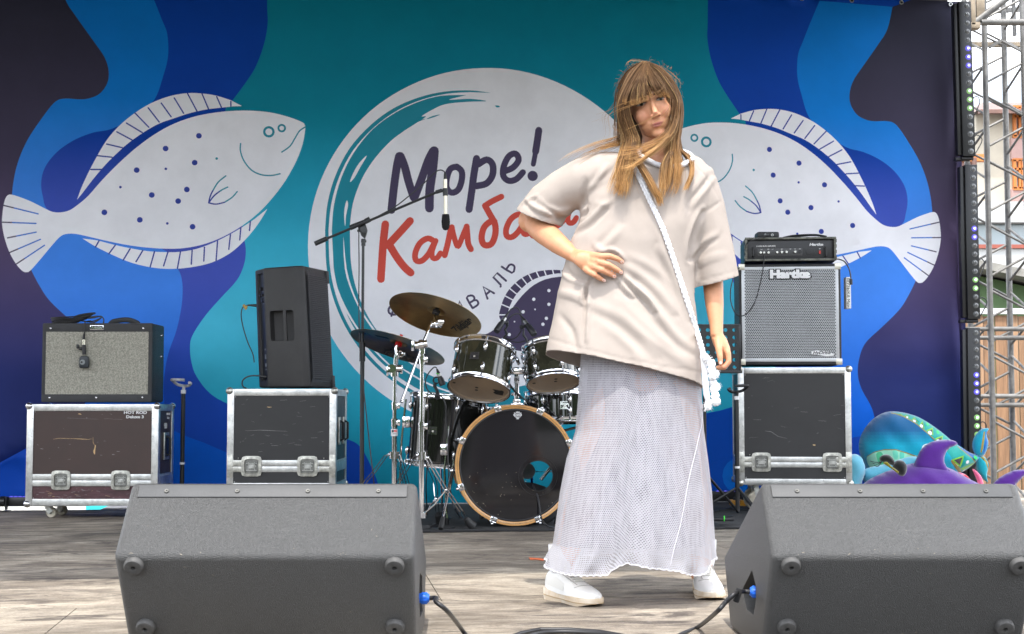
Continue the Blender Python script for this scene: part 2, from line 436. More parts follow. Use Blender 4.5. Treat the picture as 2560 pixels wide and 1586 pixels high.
end = zr((868, 1080)); bl_bot = [end, zr((760, 1100)), (zr((760, 1100))[0], -3), (B(700, 1200)[0], -3), B(700, 1180), B(569, 1133), B(512, 1108)]
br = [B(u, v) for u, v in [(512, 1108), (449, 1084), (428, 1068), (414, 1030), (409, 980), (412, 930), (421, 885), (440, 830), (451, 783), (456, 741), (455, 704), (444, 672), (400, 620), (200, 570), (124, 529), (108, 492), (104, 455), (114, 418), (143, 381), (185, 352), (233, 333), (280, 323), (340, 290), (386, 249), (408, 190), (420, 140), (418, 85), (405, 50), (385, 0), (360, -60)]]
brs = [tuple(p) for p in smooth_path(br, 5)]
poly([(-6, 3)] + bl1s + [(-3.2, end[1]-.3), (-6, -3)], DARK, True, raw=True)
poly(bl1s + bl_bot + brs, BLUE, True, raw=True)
# deep blue foot shapes at the lower middle (right) and the pale disc low right
poly([B(u, v) for u, v in [(1700, 1040), (1755, 1036), (1800, 1027), (1850, 1012), (1900, 990), (2100, 980), (2100, 1300), (1700, 1300)]], grad([(-2, (.0, .06, .36)), (-1, (.0, .07, .45))]), raw=True)
c_ = B(1850, 1190); dot(c_, .115, flat((.0, .13, .55)))
# fishes
FISH = [(55,922),(35,930),(22,960),(14,1010),(12,1060),(22,1120),(45,1190),(75,1245),(105,1280),(125,1288),(145,1280),(190,1230),(240,1170),(280,1125),(310,1108),(360,1107),(430,1122),(520,1143),(620,1162),(720,1173),(820,1176),(900,1168),(980,1148),(1060,1115),(1140,1068),(1220,1005),(1290,930),(1350,850),(1400,760),(1430,680),(1442,610),(1440,590),(1425,575),(1350,548),(1260,528),(1150,521),(1050,526),(960,540),(880,562),(800,595),(720,642),(640,702),(560,775),(480,857),(420,925),(370,968),(330,995),(290,1005),(250,1003),(210,985),(150,955),(100,935)]
poly([z1(p) for p in FISH], WHITE, True, 3)
TF = [(365,945),(385,890),(420,815),(460,740),(505,665),(560,600),(630,540),(710,490),(800,455),(880,440),(950,440),(1020,450),(1090,472)]
TF2 = [(1100,501),(1040,508),(980,515),(900,533),(820,560),(750,585),(680,625),(610,675),(560,720),(500,780),(440,850),(390,915)]
q = [tuple(p) for p in smooth_path([z1(p) for p in TF], 3)] + [z1((1143, 500))] + [tuple(p) for p in smooth_path([z1(p) for p in TF2], 3)]
poly(q, WHITE, True, raw=True)
BF = [(390,1128),(450,1165),(520,1200),(600,1235),(680,1258),(760,1270),(840,1270),(920,1260),(1000,1240),(1080,1200),(1140,1150),(1190,1095),(1230,1040),(1263,985)]
BF2 = [(1200,1035),(1140,1075),(1080,1110),(1010,1145),(930,1175),(850,1190),(780,1192),(700,1188),(620,1175),(540,1158),(460,1137)]
q = [tuple(p) for p in smooth_path([z1(p) for p in BF], 3)] + [tuple(p) for p in smooth_path([z1(p) for p in BF2], 3)]
poly(q, WHITE, True, raw=True)
kz = .5291*PXB
for a, b_ in [((490,803),(430,803)),((530,745),(460,738)),((580,700),(505,683)),((625,663),(553,625)),((672,627),(598,583)),((703,602),(638,535)),((752,577),(700,510)),((808,552),(762,488)),((867,535),(823,463)),((930,525),(885,440)),((985,515),(953,440)),((1045,505),(1023,455)),((1090,500),(1090,478)),
             ((468,1140),(452,1168)),((545,1160),(515,1200)),((615,1177),(583,1230)),((675,1185),(643,1238)),((730,1190),(710,1262)),((793,1192),(773,1257)),((852,1190),(838,1268)),((907,1183),(903,1248)),((965,1168),(962,1233)),((1027,1140),(1020,1230)),((1088,1108),(1080,1178)),((1137,1075),(1132,1133)),((1182,1045),(1178,1088))]:
    stroke([z1(a), z1(b_)], 3.2*kz, NAVL, True, 1)
for a, b_ in [((20,973),(182,1013)),((12,1052),(172,1058)),((38,1126),(173,1099)),((43,1197),(193,1133)),((78,1250),(212,1161))]:
    x0, x1 = z1(a), z1(b_); xm = (x0[0]*.72+x1[0]*.28, x0[1]*.72+x1[1]*.28)
    stroke([xm, x1], 3*kz, flat((.03, .16, .6)), True, 1); stroke([x0, xm], 3*kz, INK, True, 1)
for c, r, w in [((1270, 622), 27, 16), ((1331, 605), 20, 11)]:
    dot(z1(c), r*kz, TEALL, True); dot(z1(c), w*kz, WHITE, True)
for L_ in [[(1441,600),(1415,618),(1395,650),(1370,690),(1331,718)], [(1136,676),(1135,710),(1150,755),(1185,800),(1230,823),(1280,828),(1323,820)], [(1005,900),(1030,860),(1066,830)], [(1035,905),(1050,895),(1075,883)], [(1060,955),(1095,932),(1120,904)]]:
    stroke([z1(p) for p in L_], 3.2*kz, TEALL, True)
for L_ in [[(985,958),(993,925),(1005,900)], [(985,958),(1010,925),(1035,905)], [(985,958),(1020,964),(1060,955)]]:
    stroke([z1(p) for p in L_], 3.2*kz, NAVL, True)
for x, y, r in [(939,641,13),(782,702,13),(919,768,13),(646,805,13),(783,798,6),(570,886,6),(882,895,13),(717,922,13),(841,950,13),(494,1005,13),(661,1040,13),(790,1056,6),(909,1071,13)]:
    dot(z1((x, y)), r*kz, NAVL, True)
dot(z1((1023, 748)), 6*kz, TEALL, True)
# round badge
R0 = 457*PXB
SH.append(('p', [(R0*math.cos(a*2*PI/120), R0*math.sin(a*2*PI/120)) for a in range(120)], 0, WHITE))
def zarc(r, a0, a1, n=24):
    return [z2((1000 + r*math.cos(math.radians(a)), 983 - r*math.sin(math.radians(a)))) for a in np.linspace(a0, a1, n)]
bo = [(880,262),(760,265),(660,290),(550,340),(440,420),(350,530),(290,650),(255,780),(245,900)]
bi = [(330,880),(345,770),(385,660),(440,570),(510,490),(570,440),(640,395),(690,362),(670,360),(720,330),(780,305),(880,294),(975,291),(900,280),(800,284),(840,272)]
bo_s = [tuple(p) for p in smooth_path([z2(p) for p in bo], 4)]; bi_s = [tuple(p) for p in smooth_path([z2(p) for p in bi], 4)]
poly(bo_s + zarc(752, 187, 292, 40) + zarc(668, 292, 180, 40) + bi_s, TEALL, raw=True)
to = [(995,252),(900,240),(780,245),(660,270),(540,320),(430,400),(330,510),(262,640),(225,770),(213,900)]
ti = [(229,900),(242,775),(280,645),(345,522),(445,412),(555,332),(670,282),(790,255),(900,248)]
poly([tuple(p) for p in smooth_path([z2(p) for p in to], 4)] + zarc(785, 180, 300, 44) + zarc(769, 300, 180, 44) + [tuple(p) for p in smooth_path([z2(p) for p in ti], 4)], TEALL, raw=True)
for L_ in [[(515,475),(560,435),(610,400),(655,380),(690,372),(655,386),(610,412),(560,448)], [(692,374),(720,360),(757,353),(725,366)], [(1015,312),(1030,312),(1039,318),(1024,321)]]:
    poly([z2(p) for p in L_], TEALL, k=3)
for L_ in [[(411,546),(375,580),(345,630),(331,670),(352,650),(380,600)], [(316,757),(322,780),(312,830),(308,880),(303,830),(306,790)], [(300,930),(315,1080),(350,1200),(400,1300),(460,1385),(445,1380),(385,1290),(338,1190),(306,1080)]]:
    poly([z2(p) for p in L_], WHITE, k=3)
poly([z2(p) for p in [(232,1010),(262,1140),(305,1250),(375,1370),(455,1470),(520,1535),(505,1530),(440,1465),(362,1365),(292,1250),(250,1140)]], WHITE, k=3)
poly(zarc(712, 232, 276, 20) + zarc(704, 276, 236, 20), WHITE, raw=True)
# lettering, brush script
def S(pts, w, col=INK, k=4): stroke([z2(p) for p in pts], w*kz, col, k=k)
S([(527,803),(538,700),(552,600),(563,548)], 19); S([(570,548),(590,600),(608,670),(632,745)], 19); S([(638,740),(668,660),(700,570),(724,523)], 19); S([(730,523),(722,610),(708,710),(706,795)], 21)
S([(835,600),(805,610),(788,655),(788,700),(812,722),(842,708),(858,665),(858,622),(835,600)], 15)
S([(928,562),(915,640),(905,720),(893,802)], 17); S([(935,590),(975,568),(1003,590),(1003,640),(975,680),(925,692)], 16)
S([(1062,622),(1100,605),(1126,570),(1112,540),(1080,552),(1056,600),(1054,645),(1080,668),(1115,660),(1146,628)], 15)
S([(1221,430),(1214,480),(1206,530)], 17); S([(1206,530),(1200,565),(1195,590)], 12); dot(z2((1192, 645)), 25*kz, INK)
S([(498,870),(488,960),(482,1050),(477,1130)], 18, RED); S([(615,855),(570,905),(510,970)], 18, RED); S([(515,965),(555,1030),(590,1075),(618,1100)], 18, RED)
def a_(dx, dy): S([(x+dx, y+dy) for x, y in [(733,955),(700,938),(662,960),(640,1005),(642,1040),(668,1045),(700,1015),(722,975),(735,950)]], 14, RED); S([(x+dx, y+dy) for x, y in [(733,955),(718,1000),(722,1030),(742,1030),(758,1008)]], 13, RED)
a_(0, 0); S([(778,1018),(792,965),(806,900),(812,885)], 14, RED); S([(812,885),(822,930),(838,975),(850,960),(868,915),(882,882)], 13, RED); S([(882,882),(886,930),(890,965),(902,990)], 14, RED)
S([(1045,743),(1000,765),(968,785)], 14, RED); S([(968,785),(990,825),(1014,870),(1016,920),(998,965),(966,970),(952,940),(962,890),(990,862),(1012,860)], 15, RED); a_(428, -112)
S([(1190,925),(1205,925),(1225,870),(1240,800),(1256,870),(1275,895),(1290,870)], 14, RED); a_(640, -165)
# the arc of small capitals
GL = {'Ф': [[(.5,0),(.5,1)], [(.5,.85),(.15,.8),(0,.5),(.15,.2),(.5,.15),(.85,.2),(1,.5),(.85,.8),(.5,.85)]], 'Е': [[(.8,0),(0,0),(0,1),(.8,1)], [(0,.5),(.7,.5)]],
      'С': [[(.9,.85),(.5,1),(.1,.8),(0,.5),(.1,.2),(.5,0),(.9,.15)]], 'Т': [[(0,1),(.9,1)], [(.45,1),(.45,0)]], 'И': [[(0,1),(0,0),(.85,1),(.85,0)]],
      'В': [[(0,0),(0,1),(.5,1),(.7,.85),(.7,.65),(.5,.52),(0,.52)], [(.5,.52),(.8,.4),(.8,.12),(.5,0),(0,0)]], 'А': [[(0,0),(.45,1),(.9,0)], [(.18,.35),(.72,.35)]],
      'Л': [[(0,.02),(.15,.1),(.25,1),(.85,1),(.85,0)]], 'Ь': [[(0,1),(0,0),(.5,0),(.75,.15),(.75,.4),(.5,.55),(0,.55)]]}
for i, ch in enumerate('ФЕСТИВАЛЬ'):
    a = math.radians(-17 + 9.4*i); cx = 673 + 480*math.sin(a); cy = 818 + 480*math.cos(a)
    for st in GL[ch]:
        pp = []
        for gx, gy in st:
            lx = (gx-.45)*44; ly = (gy-.5)*56
            pp.append(z2((cx + lx*math.cos(a) - ly*math.sin(a), cy - lx*math.sin(a) - ly*math.cos(a))))
        stroke(pp, 5*kz, INK, k=1 if ch in 'ЕТИАЛ' else 2)
# little dark fish in the badge
poly([z2(p) for p in [(1035,1310),(1042,1265),(1060,1215),(1090,1170),(1150,1120),(1230,1093),(1330,1090),(1450,1110),(1560,1160),(1600,1230),(1500,1150),(1350,1106),(1250,1116),(1180,1143),(1120,1198),(1085,1258),(1072,1320),(1060,1345)]], INK, k=3)
for a, b_ in [((1035,1300),(1080,1300)),((1045,1250),(1088,1268)),((1062,1210),(1102,1232)),((1083,1175),(1120,1205)),((1108,1148),(1142,1180)),((1138,1122),(1168,1160)),((1172,1108),(1195,1148)),((1208,1095),(1226,1132)),((1245,1088),(1258,1122)),((1285,1086),(1292,1115)),((1325,1088),(1328,1112))]:
    stroke([z2(a), z2(b_)], 3*kz, WHITE, k=1)
poly([z2(p) for p in [(860,1385),(900,1395),(960,1395),(1010,1370),(1050,1330),(1095,1270),(1140,1212),(1200,1158),(1280,1126),(1400,1120),(1500,1150),(1600,1250),(1620,1380),(1500,1470),(1330,1490),(1180,1478),(1060,1455),(980,1425),(900,1430)]], INK, k=3)
for x, y, r in [(1268,1186,8),(1197,1227,8),(1268,1251,8),(1203,1275,4),(1147,1286,8),(1256,1317,8),(1240,1345,8),(1107,1332,4),(1082,1393,8),(1330,1230,8),(1330,1300,8)]:
    dot(z2((x, y)), r*kz, WHITE)

def build_banner():
    tr = B(2396, 4); brr = B(2424, 1262); bot = B(1180, 1257)[1]
    XL, XR = -3.75, tr[0]; ZB = bot; ZT = tr[1]
    pts = []; edges = []
    def clampin(p): return XL-.2 < p[0] < XR+.2 and ZB-.2 < p[1] < ZT+.2
    def clip(q):       # Sutherland-Hodgman against the cloth
        for ax, lim, sgn in ((0, XL, 1), (0, XR, -1), (1, ZB, 1), (1, ZT, -1)):
            out = []; n = len(q)
            for i in range(n):
                a, b = q[i], q[(i+1) % n]; ia = (a[ax]-lim)*sgn >= 0; ib = (b[ax]-lim)*sgn >= 0
                if ia: out.append(a)
                if ia != ib:
                    t = (lim-a[ax])/(b[ax]-a[ax]); out.append((a[0]+(b[0]-a[0])*t, a[1]+(b[1]-a[1])*t))
            q = out
            if len(q) < 3: return []
        return q
    def addloop(q):
        q = clip(q)
        if len(q) < 3: return
        o = len(pts); pts.extend(q); n = len(q); edges.extend([(o+i, o+(i+1) % n) for i in range(n)])
    addloop([(XL, ZB), (XR, ZB), (XR, ZT), (XL, ZT)])
    for kind, q, r, col in SH:
        if kind == 'p': addloop(q)
        else:
            n = len(q); A = [np.array(p) for p in q]; Lf = []; Rt = []
            for i in range(n):
                t = A[min(i+1, n-1)]-A[max(i-1, 0)]; t = t/(np.linalg.norm(t)+1e-12); nn = np.array((-t[1], t[0]))
                Lf.append(tuple(A[i]+nn*r)); Rt.append(tuple(A[i]-nn*r))
            def capp(p, t): 
                b = math.atan2(t[1], t[0]); return [(p[0]+r*math.cos(b+w), p[1]+r*math.sin(b+w)) for w in (-.9, -.3, .3, .9)]
            t1 = A[-1]-A[-2]; t0 = A[0]-A[1]
            addloop(Rt + capp(A[-1], t1) + Lf[::-1] + capp(A[0], t0))
    G = .055
    for x in np.arange(XL+G, XR, G):
        for z in np.arange(ZB+G, ZT, G): pts.append((float(x), float(z)))
    vo, eo, fo, _, _, _ = delaunay_2d_cdt([Vector(p) for p in pts], edges, [], 0, 1e-5, False)
    V = np.array([tuple(v) for v in vo]); T = np.array([f for f in fo if len(f) == 3])
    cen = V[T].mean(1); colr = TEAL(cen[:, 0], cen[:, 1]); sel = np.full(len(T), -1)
    for si, (kind, q, r, col) in enumerate(SH):
        Q = np.array(q); pad = r+1e-4; lo = Q.min(0)-pad; hi = Q.max(0)+pad
        idx = np.where((cen[:, 0] > lo[0]) & (cen[:, 0] < hi[0]) & (cen[:, 1] > lo[1]) & (cen[:, 1] < hi[1]))[0]
        if not len(idx): continue
        P = cen[idx]
        if kind == 'p':
            ins = np.zeros(len(idx), bool); n = len(Q)
            for i in range(n):
                a, b = Q[i], Q[(i+1) % n]
                if a[1] == b[1]: continue
                c = ((a[1] > P[:, 1]) != (b[1] > P[:, 1])) & (P[:, 0] < (b[0]-a[0])*(P[:, 1]-a[1])/(b[1]-a[1])+a[0]); ins ^= c
        else:
            dm = np.full(len(idx), 9.)
            for i in range(len(Q)-1):
                a, b = Q[i], Q[i+1]; d = b-a; t = np.clip(((P-a)@d)/(d@d+1e-12), 0, 1); dm = np.minimum(dm, np.linalg.norm(P-(a+t[:, None]*d), axis=1))
            ins = dm < r*1.0
        sel[idx[ins]] = si
    # corner colours evaluated at the vertices so that printed gradients run smoothly
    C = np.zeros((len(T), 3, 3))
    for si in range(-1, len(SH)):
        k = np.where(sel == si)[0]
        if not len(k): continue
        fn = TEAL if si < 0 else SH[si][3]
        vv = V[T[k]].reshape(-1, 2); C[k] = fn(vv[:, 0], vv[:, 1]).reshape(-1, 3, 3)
    # hanging cloth: slight waves, creases, pulls near the lower right
    X, Z = V[:, 0], V[:, 1]
    D = .018*np.sin(X*1.7+.6)*np.cos(Z*.9) + .004*np.sin(X*5.1+Z*1.3) + .0025*np.sin(X*11+Z*5)
    def crease(x0, z0, x1, z1_, w, amp):
        a = np.array((x0, z0)); d = np.array((x1-x0, z1_-z0)); P = V-a; t = np.clip((P@d)/(d@d), 0, 1)
        dd = np.linalg.norm(P-t[:, None]*d, axis=1); return 1.7*amp*np.exp(-(dd/w)**2)*np.sin(PI*np.clip(t, .03, .97))
    R_ = random.Random(3)
    for (u0, v0, u1, v1, w, amp) in [(2000, 905, 2250, 780, .05, .012), (2230, 1000, 2400, 900, .05, -.014), (2200, 900, 2330, 850, .04, .010), (2050, 1120, 2300, 960, .06, .01), (2360, 700, 2420, 1200, .06, .018),
                                    (15, 100, 20, 560, .02, .006), (0, 1080, 120, 1180, .05, .014), (0, 1240, 100, 1150, .05, -.012), (330, 880, 470, 860, .05, .008), (480, 890, 560, 920, .04, .006), (1500, 30, 1750, 10, .05, .008), (20, 60, 200, 20, .05, .006)]:
        a = B(u0, v0); b = B(u1, v1); D += crease(a[0], a[1], b[0], b[1], w, amp)
    D += .010*np.exp(-((X-XR)/.10)**2)*np.sin(Z*7.5)
    D += .008*np.exp(-((Z-ZT)/.08)**2)*np.abs(np.sin((X-XR)*PI/.38))
    co = [tuple(BC + bx*x + Vector((0, 0, 1))*z + bn*d) for x, z, d in zip(X, Z, D)]
    me = bpy.data.meshes.new('banner'); me.from_pydata(co, [], T.tolist())
    at = me.color_attributes.new('print', 'FLOAT_COLOR', 'CORNER')
    buf = np.ones((len(T)*3, 4)); buf[:, :3] = C.reshape(-1, 3); at.data.foreach_set('color', buf.ravel())
    me.polygons.foreach_set('use_smooth', [True]*len(T))
    m = mat('printed_banner_cloth', (.5, .5, .5), rough=.62, attr='print', var=.05, vscale=3.5, bump=.12, bscale=420, spec=.14)
    me.materials.append(m); me.update()
    o = bpy.data.objects.new('banner', me); COL.objects.link(o)
    tag(o, 'huge printed festival backdrop with two white flatfish and the words Море! Камбала, behind the band gear', 'banner')
    # eyelets and lacing along top right edge and right edge
    eye = MB(); eye.torus((0, 0, 0), .011, .004, (0, 1, 0), 14, 6); eye.cyl((0, .002, 0), (0, -.004, 0), .008, 10, 1); eyem = eye.mesh('eyelet', [STEEL, BLK])
    n = Vector(bn)*.012
    for k in range(18):
        x = XR - .06 - .34*k
        if x < XL: break
        place('eyelet', eyem, o, loc=BC + bx*x + Vector((0, 0, ZT-.025)) + n, rot=(0, 0, BROT))
    for k, v in enumerate([470, 560, 655, 760, 845, 943, 1038, 1130]):
        p = plane_hit(2404+ (v-470)*.012, v, BC, bn); place('eyelet', eyem, o, loc=p+n, rot=(0, 0, BROT))
    tb_ = MB(); tb_.cyl(BC+bx*XL+Vector((0, .03, ZT+.05)), BC+bx*(XR+.05)+Vector((0, .03, ZT+.05)), .024, 12)
    t = tb_.build('banner_crossbar', ALU_D); tag(t, 'aluminium tube above the banner top edge', 'crossbar')
    ti = MB()
    for k in range(18):
        x = XR - .06 - .34*k; p = BC + bx*x + Vector((0, 0, ZT-.025)) + n
        ti.tube([p, p+Vector((.01, -.01, .05)), p+Vector((0, .03, .10))], .003, 5)
    ti.build('tie_cord', WHT, o, kind='stuff')
    return XL, XR, ZB, ZT
XL, XR, ZB, ZT = build_banner()

# unseen trees added behind the camera to darken reflections and low sky light
tm = MB(); Rt = random.Random(4)
for k in range(46):
    a = PI*(1.02+.96*k/45)+Rt.uniform(-.02, .02); r = Rt.uniform(26, 34); c = Vector((r*math.cos(a), r*math.sin(a), 0)); h = Rt.uniform(4.6, 7.2); n_ = 14; vs = []; w = Rt.uniform(2.2, 3.2)
    for i in range(9):
        t = PI*i/8
        for q in range(n_):
            b_ = 2*PI*q/n_; d = Vector((math.sin(t)*math.cos(b_), math.sin(t)*math.sin(b_), math.cos(t))); rr = 1+.45*noise.noise(d*2.5+Vector((k, 0, 0))); vs.append(c+Vector((d.x*w*rr, d.y*w*rr, h*.5+d.z*h*.55*rr-1.12)))
    tm.add(vs, [[i*n_+q, (i+1)*n_+q, (i+1)*n_+(q+1) % n_, i*n_+(q+1) % n_] for i in range(8) for q in range(n_)], 0, True)
o = tm.build('wood', mat('dark_foliage', (.045, .075, .025), rough=.9, var=.5, vscale=2.5)); o['kind'] = 'stuff'; o['label'] = 'band of dark green trees added out of view, facing the stage'

# ------------------------------------------------------------------ roof over the back of the stage
BND = 5.32; RZ_ = 3.55
zf = BND - RZ_/math.tan(SUN_EL)
roofm = bpy.data.materials.new('dark_roof_fabric'); roofm.use_nodes = True
p = roofm.node_tree.nodes['Principled BSDF']; p.inputs['Base Color'].default_value = (.10, .10, .105, 1); p.inputs['Roughness'].default_value = .8
rf = thing('stage_roof', 'dark fabric roof sloping down to the back over the stage', 'roof', (0, zf+3.2, RZ_), STAGE_RZ)
r_ = MB(); nx, ny = 16, 8; vs = []
for j in range(ny+1):
    for i in range(nx+1):
        x = -6+12*i/nx; y = -3.2+6.6*j/ny; vs.append((-6.9+10.1*i/nx, y, .15*math.sin(PI*i/nx)*math.sin(PI*j/ny) - .30*j/ny))
r_.add(vs, [[j*(nx+1)+i, j*(nx+1)+i+1, (j+1)*(nx+1)+i+1, (j+1)*(nx+1)+i] for j in range(ny) for i in range(nx)], 0, True)
r_.build('roof_cloth', roofm, rf)

tp = thing('floor_tape', 'short strip of orange tape stuck on the deck left of the skirt hem', 'tape', FL(1345, 1398, .001))
m = MB(); c = FL(1345, 1398, .001); vs = []
for u, v in ((1322, 1394), (1352, 1396), (1364, 1399), (1358, 1402), (1338, 1399), (1326, 1400)): vs.append(FL(u, v, .0022)-c)
m.add(vs, [list(range(6))[::-1]]); m.build('tape_strip', mat('orange_tape', (.75, .16, .05), rough=.6), tp)
# ================================================================== road cases and amplifiers
PAN_K = mat('black_case_laminate', (.022, .0215, .022), rough=.5, var=.22, vscale=5, bump=.12, bscale=300, rvar=.08)
PAN_B = mat('brown_case_laminate', (.048, .027, .022), rough=.5, var=.14, vscale=6, bump=.12, bscale=300, rvar=.08)
PAN_R = mat('maroon_case_laminate', (.075, .028, .033), rough=.55, var=.4, vscale=14, stretch=(1, 1, 5), bump=.2, bscale=90)
TAN = mat('bare_wood_scratch', (.62, .42, .20), rough=.8)
PALE = mat('pale_scuff', (.28, .27, .26), rough=.8)
DULL = mat('tarnished_plate', (.50, .49, .44), rough=.4, metal=.9, var=.4, vscale=35)
OLD_WHT = mat('white_paint_pen', (.75, .75, .75), rough=.6)
def trefoil(mb, c, sx, sz, r):
    c = Vector(c)
    for a, b in ((1.9, .2), (1.5, 1.5), (.2, 1.9)):
        p = c + Vector((a*r*sx, 0, b*r*sz)); mb.cyl(p+Vector((0, .002, 0)), p+Vector((0, -.0015, 0)), r*.62, 12, 0); mb.sph(p+Vector((0, -.0018, 0)), r*.22, 1, 8)
        mb.bar(c+Vector((0, .0005, 0)), p+Vector((0, .0005, 0)), r*.9, .003, 0, up=Vector((0, 1, 0)))
def flight_case(label, loc, rz, Wd, D, H, z0, band, ew, panel, low, latch_x, cast=True, handles=0, scr=(), band_ext=0, lsize=.108):
    t = thing('flight_case', label, 'flight case', loc, rz)
    hw, hd = Wd/2, D/2; zt = z0+H; zb = z0+band       # band centre height
    c = MB(); c.box((0, 0, z0+band/2), (Wd-.012, D-.012, band-.004)); c.box((0, 0, (zb+zt)/2), (Wd-.012, D-.012, zt-zb-.004))
    c.build('carcass', low if low else panel, t) if False else None
    for nm, za, zz, mt in (('lower_panel', z0+.006, zb-.001, low), ('upper_panel', zb+.001, zt-.006, panel)):
        b = MB(); b.box((0, 0, (za+zz)/2), (Wd-.010, D-.010, zz-za)); b.build(nm, mt, t)
    e = MB()
    def strip(cx, cy, cz, dx, dy, dz):
        e.box((cx, cy, cz), (dx, dy, dz), 0, .0015)
    for sy in (-1, 1):
        y = sy*(hd-.003)
        for sx in (-1, 1): strip(sx*(hw-ew/2), y, (z0+zt)/2, ew, .007, H)
        strip(0, y, zt-ew/2, Wd-2*ew-.001, .0066, ew); strip(0, y, z0+ew/2, Wd-2*ew-.001, .0066, ew)
        strip(0, y-.0004*sy, zb+ew*.46, Wd-2*ew-.001, .008, ew*.86); strip(0, y+.0006*sy, zb-ew*.46, Wd-2*ew-.001, .007, ew*.86)
        for zz in (zt-ew*.5, z0+ew*.5, zb+ew*.46, zb-ew*.46):       # grooves of the extrusion, raised ribs
            strip(0, y-sy*.0038, zz+ew*.18, Wd-2*ew-.004, .002, ew*.10); strip(0, y-sy*.0038, zz-ew*.12, Wd-2*ew-.004, .002, ew*.08)
    for sx in (-1, 1):
        x = sx*(hw-.003)
        for sy in (-1, 1): strip(x, sy*(hd-ew/2-.008), (z0+zt)/2, .0068, ew, H-.004)
        for zz, h in ((zt-ew/2, ew), (z0+ew/2, ew), (zb, ew*1.7)): strip(x+.0003*sx, 0, zz, .0066, D-2*ew-.02, h)
    for sy in (-1, 1): strip(0, sy*(hd-ew/2-.008), zt-.003, Wd-.01, ew, .0066)
    e.build('edge_profile', ALU, t)
    rv = MB()
    for zz in (zt-ew*.75, z0+ew*.75):
        for k in range(3): rv.sph((-hw+Wd*(.27+.24*k), -hd-.001, zz), .0035, 0, 8)
    for sx in (-1, 1):
        for k in range(5): rv.sph((sx*(hw-ew*.8), -hd-.001, z0+H*(.14+.18*k)), .0035, 0, 8)
        for k in range(7):
            rv.sph((sx*(hw+.001), -hd+D*(.1+.13*k), zb+ew*.6), .003, 0, 8); rv.sph((sx*(hw+.001), -hd+.028, z0+H*(.05+.15*k)), .003, 0, 8)
    rv.build('rivet', STEEL, t, kind='stuff')
    cm = None
    for sx in (-1, 1):
        for sy in (-1, 1):
            for sz in (-1, 1):
                q = MB(); r = .0205
                q.sph((0, 0, 0), r, 0, 16)
                if sy < 0: trefoil(q, (-sx*.006, .003, -sz*.006), -sx, -sz, .017)
                else: q.box((-sx*.016, -.004, -sz*.016), (.04, .01, .04), 0, .003)
                q.build('ball_corner', [CHROME if panel is PAN_B else DULL, STEEL], t).location = (sx*(hw-.010), sy*(hd-.006), (zt-.010) if sz > 0 else (z0+.010))
    s = lsize
    for x in latch_x:
        l = MB()
        out = [(s/2*a, s/2*b) for a, b in ((-.62, -1), (.62, -1), (.9, -.9), (1, -.62), (1, .62), (.9, .9), (.62, 1), (-.62, 1), (-.9, .9), (-1, .62), (-1, -.62), (-.9, -.9))]
        inn = [(p[0]*.70, p[1]*.70) for p in out]; y = -.0075; dp = .010
        n = len(out); vs = [(p[0], y, p[1]) for p in out] + [(p[0], y-.0015, p[1]) for p in inn] + [(p[0]*.92, y+.0068, p[1]*.92) for p in inn] + [(p[0], y+.004, p[1]) for p in out]
        fs = [[i, (i+1) % n, n+(i+1) % n, n+i] for i in range(n)] + [[n+i, n+(i+1) % n, 2*n+(i+1) % n, 2*n+i] for i in range(n)] + [[3*n+i, 3*n+(i+1) % n, (i+1) % n, i] for i in range(n)]
        l.add(vs, fs, 0); l.add([(p[0]*.92, y+.0068, p[1]*.92) for p in inn], [list(range(n))], 1)
        for k in range(12):
            a = k*PI/6; m_ = max(abs(math.cos(a)), abs(math.sin(a))); l.sph((s*.425*math.cos(a)/m_*.99, y-.0015, s*.425*math.sin(a)/m_*.99), .0032, 2, 8)
        lo = l.build('latch', [DULL, mat('latch_dish', (.20, .20, .185), rough=.45, metal=.8, var=.4, vscale=40), STEEL], t); lo.location = (x, -hd-.0005, zb)
        w = MB(); w.prism([(-s*.22, -s*.02), (-s*.12, s*.10), (s*.12, s*.10), (s*.25, -s*.0), (s*.12, -s*.12), (-s*.12, -s*.12)], -.008, -.004, 0, bev=.0008, segs=1); w.cyl((0, -.003, 0), (0, -.013, 0), s*.085, 14); w.cyl((0, -.012, 0), (0, -.0145, 0), s*.04, 10)
        w.bar((-s*.26, -.006, s*.14), (s*.26, -.006, s*.14), .004, .004); w.bar((-s*.26, -.006, -s*.2), (s*.26, -.006, -s*.2), .004, .004)
        w.bar((-s*.16, -.006, s*.2), (-s*.16, -.006, -s*.2), .003, .004); w.bar((s*.16, -.006, s*.2), (s*.16, -.006, -s*.2), .003, .004)
        wo = w.build('latch_wing', STEEL, lo)
    if band_ext:
        be = MB()
        for sx in (-1, 1):
            be.box((sx*(hw-.045), -hd-.004, zb+ew*.45), (.085, .004, ew*.8), 0, .001); be.box((sx*(hw-.045), -hd-.004, zb-ew*.45), (.085, .004, ew*.8), 0, .001)
            be.box((sx*(hw-.018), -hd-.0042, zb), (.032, .004, ew*3.4), 0, .001)
            for k in range(6): be.sph((sx*(hw-.018-(k % 2)*.045), -hd-.006, zb-ew*1.2+k*ew*.48), .0032, 0, 8)
        be.build('band_bracket', DULL, t)
    for k in range(handles):
        hb = MB(); yy = -.10+.2*k if handles > 1 else 0
        hb.box((hw+.001, yy, zt-H*.42), (.010, .075 if handles > 1 else .11, .15), 0, .006); hb.box((hw+.0035, yy, zt-H*.42), (.006, .055 if handles > 1 else .085, .12), 1, .004)
        ho = hb.build('side_handle', [DULL, BLK], t); g = MB()
        g.tube([(hw+.004, yy, zt-H*.42+.052), (hw+.022, yy, zt-H*.42+.044), (hw+.022, yy, zt-H*.42-.044), (hw+.004, yy, zt-H*.42-.052)], .007, 8); g.build('grip', RUB, ho)
